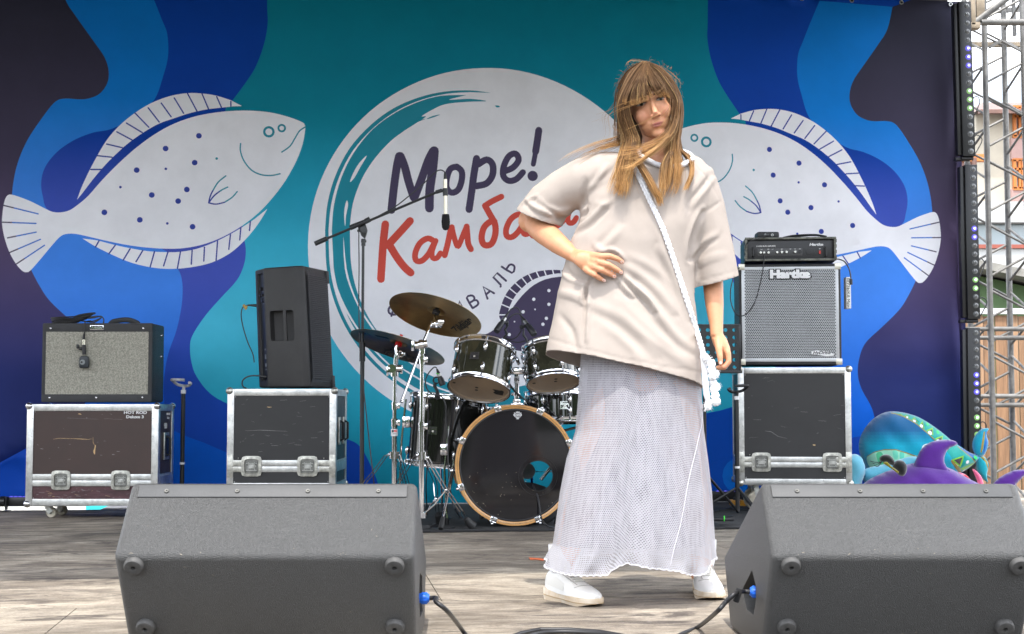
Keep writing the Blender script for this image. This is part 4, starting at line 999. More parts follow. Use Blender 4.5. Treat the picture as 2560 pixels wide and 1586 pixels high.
m = MB(); m.tube(vpath([P(1140, 370, .2), P(1180, 375, .1), P(1225, 400, .02), P(1265, 460, .0), P(1285, 530, .0), P(1290, 590, 0)]), .004, 7); m.tube([P(1290, 580), P(1292, 640)], .009, 8)
o = m.build('mains_cable', CABLE); tag(o, 'black mains cable curving from the rack amplifier down to the power strip', 'cable')

# ------------------------------------------------------------------ stage monitors
MON = mat('textured_monitor_paint', (.038, .0375, .0355), rough=.46, var=.25, vscale=160, bump=1.0, bscale=420, col2=None, spec=1.0)
MONP = mat('monitor_strip_paint', (.060, .061, .062), rough=.55, spec=.45, var=.12, bump=.15, bscale=300)
CHIP = mat('chipped_paint', (.30, .26, .20), rough=.8)
def monitor(label, xl, xr, taper, scratch_seed, rot=0):
    rt_ = W(1000, 1390, 3.33); Tt = W(1000, 1206, 3.47)
    cx = (xl+xr)/2; Wd = xr-xl; yr = 3.33
    t = thing('stage_monitor', label, 'stage monitor', (cx, 3.70, 0), rot, None)
    prof = [(3.33-3.70, rt_.z), (3.47-3.70, Tt.z), (4.09-3.70, .185), (3.98-3.70, .0), (3.485-3.70, .004)]
    m = MB(); m.prism(prof, -Wd/2, Wd/2, axis='x', bev=.016, segs=4)
    m.v = [(p[0]*(1-taper*max(0, (p[1]+.37))/.76), p[1], p[2]) for p in m.v]
    body = m.build('cabinet', MON, t)
    R_, T_ = Vector((0, *prof[0])), Vector((0, *prof[1])); dS = (T_-R_).normalized(); nS = Vector((0, -dS.z, dS.y))
    B1 = Vector((0, *prof[4])); dF = (R_-B1).normalized(); nF = Vector((0, -dF.z, dF.y))
    X = Vector((1, 0, 0))
    m = MB(); sl = (T_-R_).length; m.box(R_+dS*(sl-.028)+nS*.0008, (Wd*.925, .036, .0045), 0, .0015, Matrix((X, dS, nS)).transposed())
    strip = m.build('grille_flange', MONP, t)
    sc_ = MB(); sc_.lathe([(0, .0012), (.0022, .0012), (.0024, .0030), (.0050, .0032), (.0058, .001), (.0058, -.001)], (0, 0, 0), nS, 16); scm = sc_.mesh('screw', mat('dark_screw', (.10, .10, .095), rough=.5, metal=.7))
    for k in range(4): place('screw', scm, strip, loc=R_+dS*(sl-.030)+nS*.0028+X*(Wd*(-.5+.135+.243*k)))
    ft = MB(); ft.lathe([(.0, .004), (.0050, .004), (.0055, .0125), (.012, .014), (.0195, .0125), (.0225, .009), (.0232, 0)], (0, 0, 0), nF, 32, 0); ftm = ft.mesh('rubber_foot', mat('dusty_rubber_foot', (.062, .060, .057), rough=.6, var=.3, vscale=60))
    fl = (R_-B1).length
    for sx in (-1, 1):
        for k in (0, 1): place('rubber_foot', ftm, t, loc=R_ - dF*(.026 if k == 0 else .205) + nF*.0002 + X*sx*(Wd/2-(.046 if k == 0 else .052)))
    R9 = random.Random(scratch_seed); m = MB()
    for _ in range(30):
        q = R9.random(); 
        if q < .3: c = R_ + dS*R9.uniform(.002, .012) + nS*.0012 + X*R9.uniform(-.48, .48)*Wd; dd, nn = dS, nS
        elif q < .85: c = R_ - dF*R9.uniform(.01, .24) + nF*.0007 + X*R9.uniform(-.46, .46)*Wd; dd, nn = dF, nF
        else: c = R_ + dS*R9.uniform(.01, .12) + nS*.0012 + X*R9.uniform(-.46, .46)*Wd; dd, nn = dS, nS
        s_ = R9.uniform(.0004, .0013); a_1 = R9.uniform(0, 3.1); l_ = s_*R9.uniform(1, 4)
        e1 = X*math.cos(a_1)+dd*math.sin(a_1); e2 = dd*math.cos(a_1)-X*math.sin(a_1)
        m.add([c-e1*l_-e2*s_*.3, c+e1*l_*.4-e2*s_*.5, c+e1*l_, c+e1*l_*.2+e2*s_*.6, c-e1*l_*.7+e2*s_*.4], [[0, 1, 2, 3, 4]])
    m.build('paint_chip', CHIP, t, kind='stuff')
    return t, body, prof, Wd
XL0 = W(282, 1390, 3.33).x; XR0 = W(1036, 1390, 3.33).x
mon1, b1, prof, W1 = monitor('large grey stage monitor wedge at lower left, its right end near the girl', XL0, XR0, .05, 4)
XL1 = W(1929, 1391, 3.33).x; XR1 = XL1+.617
mon2, b2, prof, W2 = monitor('grey stage monitor wedge at lower right with connector pocket open on its left end', XL1, XR1, .0, 9)
# connector pockets
def pocket(body, t, side, Wd, y0, pts, depth, taper=0):
    cut = MB(); xa = side*(Wd/2+.05); xb = side*(Wd/2-depth); cut.prism(pts, min(xa, xb), max(xa, xb), axis='x', bev=.004, segs=2)
    try: boolean_cut(body, cut)
    except Exception as e: print(e)
def sidepx(t, X_, u, v):      # pixel on the side plane x = X_
    d_ = ray(u, v); k_ = X_/d_.x; p = Vector((0, 0, CAM_H))+d_*k_; return (p.y-3.70, p.z)
pk = [sidepx(mon2, XL1, u, v) for u, v in ((1880, 1426), (1889, 1462), (1890, 1500), (1884, 1538), (1866, 1525), (1856, 1474))]
pocket(b2, mon2, -1, W2, 0, pk, .09)
pk1 = [sidepx(mon1, XR0-.012, u, v) for u, v in ((1045, 1432), (1054, 1440), (1056, 1530), (1046, 1545), (1042, 1490))]
pocket(b1, mon1, 1, W1*.98, 0, pk1, .07)
BLUEP = mat('blue_plug', (.015, .13, .62), rough=.35)
def speakon(root, p, dx, lab, path, cat='cable'):
    p = Vector(p); o = thing('speaker_cable', lab, cat, p)
    m = MB(); D_ = Vector(dx).normalized(); m.lathe([(.0, -.03), (.0125, -.03), (.0135, -.012), (.0118, -.010), (.0125, .0), (.0145, .004), (.0140, .016), (.009, .022), (.0, .022)], (0, 0, 0), D_, 20)
    for k in range(12):
        x_ = D_.orthogonal().normalized(); y_ = D_.cross(x_); a_ = k*PI/6; c = x_*math.cos(a_)*.0138+y_*math.sin(a_)*.0138; m.bar(c+D_*.002, c+D_*.016, .003, .002)
    m.build('plug', BLUEP, o)
    m = MB(); m.tube([Vector(q)-p for q in vpath(path, 8)], .0058, 10); m.build('cable', CABLE, o); return o
pA = Vector((XR0-.006, 3.66, W(1050, 1496, 3.66).z))
f = lambda u, v, z=.006: FL(u, v, z)
speakon(None, pA, (1, 0, 0), 'black speaker cable with blue plug at the right end of the left monitor', [pA+Vector((.018, 0, 0)), pA+Vector((.04, -.01, .002)), W(1090, 1505, 3.6), W(1120, 1530, 3.62), FL(1160, 1582, .006), FL(1185, 1620, .006), FL(1200, 1700, .006)])
pB = Vector((XL1+.012, 3.58, W(1880, 1481, 3.58).z))
oB = speakon(None, pB, (-1, 0, .1), 'black speaker cable with blue plug in the pocket of the right monitor', [pB+Vector((-.018, 0, .001)), pB+Vector((-.040, 0, .002)), W(1838, 1484, 3.50), W(1815, 1505, 3.50), W(1790, 1532, 3.52), FL(1745, 1568, .006), FL(1700, 1588, .006), FL(1600, 1640, .006)])
m = MB(); c = W(1844, 1489, 3.52)-pB; m.box(c, (.014, .018, .034), 0, .004, Matrix.Rotation(.3, 3, 'Y')); m.build('cable_tie', mat('black_velcro', (.012, .012, .013), rough=.9), oB)
m = MB(); m.tube([FL(u, v, .006+dz_) for u, v, dz_ in [(1200, 1640, 0), (1260, 1600, 0), (1300, 1584, 0), (1350, 1574, .002), (1420, 1574, .004), (1500, 1580, 0), (1560, 1590, 0), (1700, 1650, 0)]], .0058, 10)
m.tube(vpath([FL(u, v, .006) for u, v in [(1260, 1640), (1310, 1596), (1360, 1582), (1430, 1580), (1520, 1586), (1580, 1600), (1700, 1680)]]), .0058, 10)
o = m.build('floor_cable', CABLE); tag(o, 'pair of black cables looping on the deck at the very front of the stage', 'cable')
# ================================================================== drum kit, stands, microphones
GLOSS = mat('black_gloss_lacquer', (.010, .010, .009), rough=.06, coat=.6)
BURST = mat('dark_olive_burst', (.030, .030, .018), rough=.08, coat=.7, var=.5, vscale=5)
HOOPW = mat('maple_hoop', (.58, .30, .10), rough=.3, var=.15, vscale=12, coat=.4)
HEADC = mat('translucent_tan_head', (.36, .27, .19), rough=.35, var=.12, vscale=4)
BRONZE = mat('cymbal_bronze', (.44, .31, .15), rough=.36, metal=1, var=.35, vscale=5, rvar=.08, bump=.05, bscale=120)
BRONZD = mat('dark_cymbal_bronze', (.32, .25, .17), rough=.33, metal=1, var=.5, vscale=4, rvar=.08)
INKB = mat('cymbal_logo_ink', (.012, .012, .012), rough=.5)
def zd(x, y, Y): return W(850+x*.4365, 680+y*.4365, Y)
def za(x, y, Y): return W(900+x*.2315, 700+y*.2315, Y)
def zb_(x, y, Y): return W(1100+x*.2315, 780+y*.2315, Y)
def zc(x, y, Y): return W(900+x*.2248, 1000+y*.2248, Y)
def badge(mb, M, s=1):      # shield-like TAMA badge drawn in the local xy plane of M
    def q(pts, mi): mb.add([M @ Vector((p[0]*s, p[1]*s, .0006*(mi+1))) for p in pts], [list(range(len(pts)))], mi)
    q([(-.024, -.020), (.024, -.020), (.022, .020), (-.022, .020)], 0)
    q([(-.019, -.014), (-.012, -.014), (-.008, -.001), (-.019, .003)], 1); q([(.019, -.014), (.012, -.014), (.008, -.001), (.019, .003)], 1)
    for r, mi in ((.0085, 0), (.0060, 2), (.003, 0)): q([(r*math.cos(a*PI/6), -.004+r*math.sin(a*PI/6)) for a in range(12)], mi)
    text_mb(mb, 'TAMA', .013*s, M @ Matrix.Translation((0, .013*s, .0012)), mi=1, sx=1.1, bold=.0003, ext=.0002)
def frame_of(c, up, front=(0, -1, 0)):
    z = Vector(up).normalized(); f = Vector(front); y = (f - z*f.dot(z)).normalized(); x = y.cross(z); return x, y, z   # y points to the viewer
def drum(label, c0, up, r, h, shellmat, nl, badge_a=None, bottom=True, lug_h=.05, cat='drum', name='tom_drum', a0=0, tension=True):
    "c0 = centre of the bottom head"
    c0 = Vector(c0); x, y, z = frame_of(c0, up)
    t = thing(name, label, cat, c0); o = Vector((0, 0, 0))
    m = MB(); m.lathe([(r*.97, .006), (r*.97, h-.006)], o, z, 64); m.lathe([(r*.95, h-.006), (r*.95, .006)], o, z, 64); m.build('shell', shellmat, t)
    for zz, sg, nm in ((0, -1, 'bottom_hoop'), (h, 1, 'top_hoop')):
        m = MB(); e = sg; m.lathe([(r*.975, zz-e*.016), (r*1.0, zz-e*.017), (r*1.03, zz-e*.012), (r*1.018, zz-e*.008), (r*1.018, zz+e*.006), (r*1.042, zz+e*.010), (r*1.04, zz+e*.013), (r*1.005, zz+e*.012), (r*1.0, zz+e*.001)], o, z, 64); m.build(nm, CHROME, t)
    m = MB(); m.lathe([(r*1.005, .0), (r*.99, -.003), (r*.95, .002), (0, .002)], o, z, 48); hd = m.build('bottom_head', HEADC, t)
    m = MB(); m.lathe([(0, h+.001), (r*.95, h+.001), (r*1.0, h-.001)], o, z, 48); m.build('top_head', mat('coated_head', (.6, .6, .58), rough=.5), t)
    for k in range(nl):
        a = a0 + 2*PI*k/nl; d = x*math.cos(a)+y*math.sin(a); tt = z.cross(d)
        for zz, sg in ((lug_h, -1), (h-lug_h, 1)):
            m = MB(); p = d*(r*.97)+z*zz
            m.tube([p+d*.007-z*sg*.020, p+d*.009-z*sg*.012, p+d*.010, p+d*.010+z*sg*.012, p+d*.0075+z*sg*.020], [.003, .0085, .011, .0095, .006], 10, 0)
            m.tube([p+d*.0095+z*sg*.015, d*(r*1.035)+z*(zz+sg*(lug_h-.004))], .0028, 6, 0); m.cyl(d*(r*1.035)+z*(zz+sg*(lug_h-.010)), d*(r*1.035)+z*(zz+sg*(lug_h+.006)), .0055, 8)
            m.build('lug', CHROME, t)
    if badge_a is not None:
        d = x*math.cos(badge_a)+y*math.sin(badge_a); tx = d.cross(z)*-1
        M = Matrix.Translation(d*(r*.972+.001)+z*(h*.5)) @ Matrix((tuple(z.cross(d)), tuple(z), tuple(d))).transposed().to_4x4()
        m = MB(); badge(m, M); m.build('badge', [CHROME, INKB, DULL], t)
    return t, x, y, z
# --- bass drum
a_ = math.radians(4.5); nf = Vector((math.sin(a_), -math.cos(a_), .0)); xb_ = Vector((math.cos(a_), math.sin(a_), 0)); zb2 = Vector((0, 0, 1))
c = W(1288, 1163, 7.25); R_ = .302; c.z = max(c.z, R_+.008)
bd = thing('bass_drum', 'black bass drum with natural wood hoop and round hole in its front head', 'bass drum', (c.x, c.y, 0)); o = Vector((0, 0, c.z)); O4 = lambda p: o + p
m = MB(); m.lathe([(R_*.945, -.02), (R_*.945, -.40)], o, nf, 72); m.lathe([(R_*.925, -.40), (R_*.925, -.02)], o, nf, 72); m.build('shell', GLOSS, bd)
for s_, nm in ((-.012, 'front_hoop'), (-.415, 'rear_hoop')):
    m = MB(); m.lathe([(R_*.935, s_+.022), (R_*.962, s_+.0235, 1), (R_*.966, s_+.024, 0), (R_*1.0, s_+.023, 0), (R_*1.003, s_+.018, 1), (R_*1.003, s_-.018, 1), (R_*.935, s_-.018, 1)], o, nf, 96); m.build(nm, [HOOPW, GLOSS], bd)
# head with off-centre hole
hc = W(1345, 1190, 7.25)-W(1288, 1163, 7.25); hx, hz = hc.x, hc.z; n = 72; ro, ri = R_*.94, .0735
m = MB(); A = [o+nf*.004+xb_*(ro*math.cos(2*PI*k/n))+zb2*(ro*math.sin(2*PI*k/n)) for k in range(n)]; Bq = [o+nf*.004+xb_*(hx+ri*math.cos(2*PI*k/n))+zb2*(hz+ri*math.sin(2*PI*k/n)) for k in range(n)]
Cq = [p - nf*.002 for p in Bq]
m.add(A+Bq+Cq, [[k, (k+1) % n, n+(k+1) % n, n+k] for k in range(n)] + [[n+k, n+(k+1) % n, 2*n+(k+1) % n, 2*n+k] for k in range(n)])
BHEAD = mat('black_ebony_head', (.012, .011, .012), rough=.07, spec=.6, rvar=.03); hd = m.build('front_head', BHEAD, bd)
m = MB(); cc = o+nf*.0045+xb_*hx+zb2*hz; m.torus(cc, ri+.002, .0016, nf, 64, 6); m.torus(cc, ri+.024, .0008, nf, 64, 6); m.build('hole_ring', mat('hole_ring_black', (.02, .02, .02), rough=.3), hd)
m = MB(); m.lathe([(R_*.93, .006), (R_*.915, .0075), (R_*.905, .006)], o, nf, 96); m.build('head_collar', BLK, hd)
# crown emblem
def decal(mb, base, ax, az, nn, strokes, w, s, mi=0):
    for st in strokes:
        P = [base+ax*(p[0]*s)+az*(p[1]*s)+nn*.0006 for p in st]
        for i in range(len(P)-1):
            d = (P[i+1]-P[i]).normalized(); q = d.cross(nn)*w; mb.add([P[i]-q-d*w*.6, P[i+1]-q+d*w*.6, P[i+1]+q+d*w*.6, P[i]+q-d*w*.6], [[0, 1, 2, 3]], mi)
eb = o+nf*.0045 + (W(1294, 1040, 7.25)-W(1288, 1163, 7.25)).x*xb_ + zb2*((W(1294, 1037, 7.25)-W(1288, 1163, 7.25)).z)
m = MB(); decal(m, eb, xb_, zb2, nf, [[(-.024, -.47), (-.62, -.47)[::1] if False else (-.72, .42), (-.45, .18), (-.30, .62), (-.12, .22), (0, .68), (.12, .22), (.30, .62), (.45, .18), (.72, .42), (.62, -.50), (-.62, -.50), (-.72, .42)]][0:1] and [[(-.72, .42), (-.45, .18), (-.30, .62), (-.12, .22), (0, .68), (.12, .22), (.30, .62), (.45, .18), (.72, .42), (.62, -.45), (-.62, -.45), (-.72, .42)], [(-.4, -.62), (.4, -.62)], [(-.22, -.76), (.22, -.76)], [(-.25, -.90), (.25, -.90)]], .0011, .024)
MW = Matrix.Translation(eb+nf*.0006-zb2*.0025) @ Matrix((tuple(xb_), tuple(zb2), tuple(nf))).transposed().to_4x4()
text_mb(m, 'REMO', .0125, MW, sx=1.25, bold=.0004, ext=.0002); m.build('emblem', OLD_WHT, hd)
R2_ = random.Random(2); m = MB()
for _ in range(34):
    a1 = R2_.uniform(PI*1.02, PI*1.75); rr = R2_.uniform(.1, .92)*R_; m.sph(o+nf*.0045+xb_*rr*math.cos(a1)+zb2*rr*math.sin(a1), R2_.uniform(.0008, .0018), 0, 6)
m.build('dust_speck', mat('sawdust', (.7, .6, .42), rough=.9), hd, kind='stuff')
for a_d in (65, 107.5, 155.4, 202, 248, 293, 338, 22):
    a1 = math.radians(a_d); d = xb_*math.cos(a1)+zb2*math.sin(a1); tt = nf.cross(d); p = o+d*R_*1.005
    m = MB(); Rr = Matrix((tt, nf, d)).transposed(); m.box(p+nf*.0, (.034, .05, .007), 0, .003, Rr); m.box(p-d*.011+nf*.013, (.034, .005, .028), 0, .002, Rr); m.cyl(p+d*.010-nf*.03, p+d*.010+nf*.018, .0038, 8); m.sph(p+d*.010+nf*.020, .008, 0, 10); m.bar(p+nf*.005-d*.0, p+nf*.005+d*.012, .012, .014)
    m.build('claw', CHROME, bd)
for k in range(8):
    a1 = math.radians(22+45*k); d = xb_*math.cos(a1)+zb2*math.sin(a1); m = MB(); m.tube([o+d*R_*.955-nf*(.11+.01), o+d*R_*.985-nf*.13, o+d*R_*.99-nf*.21, o+d*R_*.985-nf*.29, o+d*R_*.955-nf*.31], .011, 8); m.build('shell_lug', CHROME, bd)
# spurs
for sx in (-1, 1):
    m = MB(); p = o+xb_*sx*R_*.93-zb2*.03-nf*.08
    if sx < 0: p = loc_of(bd, zd(645, 1140, 7.30)); q = loc_of(bd, zd(578, 1475, 7.0)); q.z = .02
    else: q = p+Vector((.14, -.25, 0)); q.z = .02
    m.tube([p, p+(q-p)*.35], .0105, 10); m.tube([p+(q-p)*.33, q], .0062, 10); m.sph(p, .017, 0, 12); m.cyl(p, p-xb_*sx*(-.0)+xb_*-sx*.045, .012, 12)
    so = m.build('spur', CHROME, bd); m = MB(); m.tube([q+(p-q).normalized()*.07, q+(p-q).normalized()*.02, q-(p-q).normalized()*.005], [.011, .014, .012], 12); m.build('rubber_tip', RUB, so)
# pillow and pedal inside
m = MB(); m.sph(o+xb_*.06-nf*.22-zb2*.22, .2, 0, 20, (.95, .8, .62)); pl = m.build('damping_pillow', mat('black_pillow', (.02, .02, .022), rough=.9), bd)
pd = thing('bass_pedal', 'chrome kick pedal with pale round beater seen through the bass drum hole', 'drum pedal', (c.x+.09, 7.72, 0))
m = MB(); q0 = loc_of(pd, W(1318, 1178, 7.62)); m.cyl(q0+Vector((0, .018, 0)), q0-Vector((0, .02, 0)), .042, 24); m.build('beater', mat('pale_beater', (.6, .64, .68), rough=.5), pd)
m = MB(); q1 = loc_of(pd, W(1352, 1200, 7.62)); q2 = loc_of(pd, W(1378, 1168, 7.62)); m.tube([q0, (q0.x+.03, 0, .25)], .004, 8); m.cyl(q1, q2, .009, 10); m.box((.05, .0, .015), (.11, .28, .012)); m.tube([(0.0, 0, .02), (0, 0, .26), (.12, 0, .26), (.12, 0, .02)], .008, 8); m.build('frame', CHROME, pd)
# tom holder
m = MB(); lp = lambda x, y, Y=7.30: loc_of(bd, zb_(x, y, Y))
b0 = lp(828, 990); b1_ = lp(828, 600); m.box(b0+Vector((0, 0, -.006)), (.062, .06, .016), 0, .004); m.box(b0+Vector((0, 0, .012)), (.040, .04, .02), 0, .006)
m.cyl(b0, b1_, .0125, 16); m.cyl(lp(828, 905), lp(828, 880), .018, 14); m.tube([lp(770, 890), lp(828, 892)], .008, 8)
m.build('tom_post', CHROME, bd)
m = MB(); m.box(lp(845, 640), (.135, .030, .036), 0, .010); m.cyl(lp(730, 640), lp(730, 570), .019, 16); m.cyl(lp(940, 640), lp(940, 570), .019, 16)
for x_, y_ in ((730, 490), (955, 480)):
    m.sph(lp(x_, y_), .030, 0, 20); m.torus(lp(x_, y_), .034, .008, (.3, 1, .2), 20, 8); m.box(lp(x_, y_+65), (.05, .034, .02), 0, .006)
m.cyl(lp(700, 640, 7.24), lp(700, 700, 7.24), .012, 12); m.sph(lp(760, 655, 7.25), .013); m.sph(lp(960, 655, 7.25), .013)
for xa, ya, xe, ye in ((760, 430, 640, 380), (820, 480, 850, 560), (900, 430, 900, 380), (1010, 400, 1030, 530), (920, 500, 930, 570)):
    m.tube(vpath([lp(xa, ya, 7.24), lp((xa+xe)/2, (ya+ye)/2, 7.20), lp(xe, ye, 7.24)]), .009, 8)
m.cyl(lp(760, 470), lp(650, 400), .012, 10); m.cyl(lp(930, 450), lp(1050, 400), .012, 10)
m.build('tom_clamp', CHROME, bd)
m = MB(); m.cyl(lp(828, 770, 7.30), lp(828, 700, 7.30), .0133, 16); st_ = m.build('paper_sticker', mat('white_sticker', (.75, .75, .75), rough=.5), bd)
m = MB(); text_mb(m, 'EN', .022, face_front(lp(828, 735, 7.30)+Vector((0, -.0140, 0))), bold=.0005); m.build('lettering', INKB, st_)
# --- toms
t1, x, y, z = drum('left rack tom with dark olive shell and tan underside facing the audience', zb_(422, 820, 7.12), (.13, .40, .90), .152, .205, BURST, 6, badge_a=PI/2-.29, a0=.55)
m = MB(); 
for dx, dy in ((.012, .0), (.012, -.03), (.125, .02), (-.112, .0)): m.lathe([(.0085, -.0012), (0, -.0012)], x*dx+y*dy+z*0, z, 12)
m.build('tape_dot', mat('grey_felt_dot', (.06, .055, .05), rough=.8), t1)
m = MB(); m.add([x*-.065+y*.010-z*.0015, x*-.125+y*.0-z*.0015, x*-.120+y*-.050+z*-.0015, x*-.085+y*-.045+z*-.0015, x*-.072+y*-.030+z*-.0015, x*-.080+y*-.012-z*.0015], [[0, 1, 2, 3, 4, 5]]); m.build('gaffer_tape', mat('black_tape', (.012, .012, .012), rough=.6), t1)
m = MB(); text_mb(m, 'TAMA', .019, Matrix.Translation(z*-.002 + y*.118 + x*.02) @ Matrix((tuple(-x), tuple(y), tuple(-z))).transposed().to_4x4(), bold=.0004, ext=.0002, sx=1.2)
m.build('head_logo', INKB, t1)
t2_, x, y, z = drum('small right rack tom half hidden behind the hem of the beige T-shirt', zb_(1222, 752, 7.15), (-.08, .37, .93), .130, .18, BURST, 6, a0=.9)
m = MB()
for dx, dy in ((-.012, .0), (-.014, .03), (.095, .0)): m.lathe([(.0085, -.0012), (0, -.0012)], x*dx+y*dy, z, 12)
m.build('tape_dot', MATS['grey_felt_dot'], t2_)
m = MB(); text_mb(m, 'TAMA', .014, Matrix.Translation(z*-.002 + y*.10 - x*.035) @ Matrix((tuple(-x), tuple(y), tuple(-z))).transposed().to_4x4(), bold=.0004, ext=.0002, sx=1.2); m.build('head_logo', INKB, t2_)
# --- floor tom, snare
fb = W(1112, 1160, 7.62); ftm_, x, y, z = drum('deep glossy black floor tom behind the cymbal stands', fb, (.075, -.02, 1), .203, .355, GLOSS, 8, badge_a=PI/2-.34, lug_h=.06, a0=.25)
for k, (lx, ly) in enumerate(((-.215, -.02), (.02, -.21), (.17, .12), (-.02, .21))):
    m = MB(); p = Vector((lx, ly, .24 if k == 0 else .10)); m.tube([p+Vector((.01, 0, .10)), p, p-Vector((.012, 0, .12)), Vector((lx*1.12, ly*1.1, -fb.z+.02))], .0055, 8); m.box(p+Vector((.012*(1 if lx < 0 else -1), 0, -.02)), (.045, .035, .06), 0, .01); lo = m.build('leg', CHROME, ftm_)
    m = MB(); m.cyl(Vector((lx*1.12, ly*1.1, -fb.z+.04)), Vector((lx*1.12, ly*1.1, -fb.z)), .012, 10); m.build('rubber_foot', RUB, lo)
sn, x, y, z = drum('black snare drum with chrome hoops just left of the knit skirt', W(1398, 1052, 7.62), (-.02, .06, 1), .178, .142, GLOSS, 8, badge_a=PI/2+.14, lug_h=.045, name='snare_drum', a0=.28)
m = MB(); m.cyl((0, .0, -.02), (0, 0, -.52), .013, 12)
for k in range(3):
    a1 = k*2*PI/3+.4; d = Vector((math.cos(a1), math.sin(a1), 0)); m.tube([Vector((0, 0, -.32)), d*.24+Vector((0, 0, -.535))], .008, 8); m.tube([Vector((0, 0, -.06)), d*.17+Vector((0, 0, -.02))], .007, 8)
m.build('snare_stand', CHROME, sn)
# --- cymbals
def cymbal(label, c, up, r, m_, textsz, ta, sleeve):
    t = thing('cymbal', label, 'cymbal', c); x, y, z = frame_of(c, up); o = Vector((0, 0, 0))
    prof = [(.005, .026), (r*.10, .022), (r*.17, .010), (r*.20, .002), (r*.45, -.005), (r*.75, -.012), (r, -.022), (r*1.0, -.0232), (r*.75, -.0135), (r*.45, -.0065), (r*.20, .0005), (r*.17, .0085), (r*.10, .0205), (.005, .0245)]
    b = MB(); b.lathe(prof, o, z, 96); b.build('bronze_disc', m_, t)
    b = MB()
    for k in range(16): rr = r*(.28+.044*k); b.torus(z*(-.0015-.0205*(rr/r)**1.0+.0005), rr, .00022, z, 72, 4)
    b.build('lathe_groove', m_, t, kind='stuff')
    d = x*math.cos(ta)+y*math.sin(ta); tw = z.cross(d)
    b = MB(); bx2 = d; cx = d*(r*.64)-z*.0145
    # script lies along the rim
    slope = (d - z*.025).normalized(); nn = -z
    MX = Matrix.Translation(cx) @ Matrix((tuple(tw*(1 if tw.x > 0 else -1)), tuple((nn.cross(tw*(1 if tw.x > 0 else -1)))), tuple(nn))).transposed().to_4x4()
    MX = Matrix.Translation(cx) @ Matrix((tuple(sleeve[1]), tuple(nn.cross(Vector(sleeve[1]))), tuple(nn))).transposed().to_4x4()
    text_mb(b, 'Zildjian', textsz, MX, shear=.5, bold=.0009, ext=.0004); b.build('logo', INKB, t)
    b = MB(); b.cyl(-z*.002, z*.03, .010, 12); b.cyl(-z*.014, z*.004, .019, 14); b.cyl(z*.024, z*.036, .020, 14); b.cyl(z*.036, z*.048, .008, 8); b.build('felt', sleeve[0], t)
    return t, x, y, z
up1 = Vector((.245, .34, .90)).normalized(); up2 = Vector((.265, .215, .93)).normalized()
x1_, y1_, z1v = frame_of((0, 0, 0), up1)
dirt = lambda up, a: ((Vector((1, 0, 0)) - up*up.x).normalized()*math.cos(a) + (-up).cross((Vector((1, 0, 0)) - up*up.x).normalized())*math.sin(a))
cA, *_ = cymbal('high crash cymbal at the centre, bronze underside towards the audience', za(825, 340, 7.12), up1, .236, BRONZE, .075, PI+.42, (BLK, dirt(up1, 1.15)))
cB, xx, yy, zz = cymbal('lower dark ride cymbal with a strip of black tape, behind the microphone stand', zd(337, 410, 7.35), up2, .250, BRONZD, .075, -PI/2-.05, (mat('red_sleeve', (.7, .02, .02), rough=.4), dirt(up2, .05)))
m = MB(); 
pass
m.add([-xx*a1+yy*b1-zz*.0145 for a1, b1 in ((-.125, .095), (-.055, .115), (-.040, .090), (-.110, .070))], [[0, 1, 2, 3]])
m.build('tape_strip', INKB, cB)
# --- cymbal stands
def clampblk(m, p, s=1):
    p = Vector(p); s *= .8; m.cyl(p+Vector((0, 0, .024*s)), p-Vector((0, 0, .024*s)), .0185*s, 16); m.cyl(p+Vector((0, 0, .016*s)), p+Vector((0, 0, .008*s)), .021*s, 16); m.box(p+Vector((.022*s, -.004, 0)), (.022*s, .022*s, .026*s), 0, .004); m.cyl(p+Vector((.03*s, 0, 0)), p+Vector((.03*s, -.03*s, 0)), .006, 8); m.box(p+Vector((.03*s, -.032*s, 0)), (.012, .006, .034*s), 0, .003)
YB = 7.0; sB = thing('cymbal_stand', 'chrome boom cymbal stand in front of the floor tom, holding the high cymbal', 'cymbal stand', (zd(467, 1000, YB).x, YB, 0))
q = lambda x, y, Y=YB: loc_of(sB, zd(x, y, Y))
m = MB(); m.cyl(q(470, 430), q(467, 880), .0095, 16); m.build('upper_tube', CHROME, sB)
m = MB(); m.cyl(q(467, 880), q(467, 1400), .0130, 18); m.build('lower_tube', CHROME, sB)
m = MB(); clampblk(m, q(470, 505)); clampblk(m, q(467, 885), 1.1); m.build('height_clamp', CHROME, sB)
m = MB(); m.tube([q(352, 745, 6.92), q(470, 420, 7.0), q(500, 345, 7.03), q(525, 290, 7.06)], .0070, 12); m.cyl(q(352, 745, 6.92), q(360, 725, 6.93), .0085, 12); m.build('boom_arm', CHROME, sB)
m = MB(); m.cyl(q(430, 425), q(500, 412), .020, 18); m.cyl(q(455, 420), q(475, 417), .026, 20); m.box(q(432, 425)+Vector((-.012, -.01, .0)), (.014, .01, .05), 0, .005); m.cyl(q(470, 440), q(470, 470), .017, 14); m.build('boom_clamp', CHROME, sB)
m = MB(); e = q(545, 300, 7.07); m.cyl(e+Vector((-.02, -.015, 0)), e+Vector((.03, .005, 0)), .017, 16); m.torus(e+Vector((.006, -.02, 0)), .014, .006, (1, -.4, 0), 18, 8); m.box(e+Vector((.03, -.02, .01)), (.03, .008, .018), 0, .004); m.tube([e, loc_of(sB, za(800, 400, 7.10)), loc_of(sB, za(825, 335, 7.12))], [.013, .009, .005], 12); m.build('cymbal_tilter', CHROME, sB)
hub = q(467, 1055); hub2 = q(470, 1392)
m = MB(); m.cyl(hub+Vector((0, 0, .02)), hub-Vector((0, 0, .018)), .027, 20); m.cyl(hub2+Vector((0, 0, .012)), hub2-Vector((0, 0, .015)), .022, 16); m.build('tripod_collar', CHROME, sB)
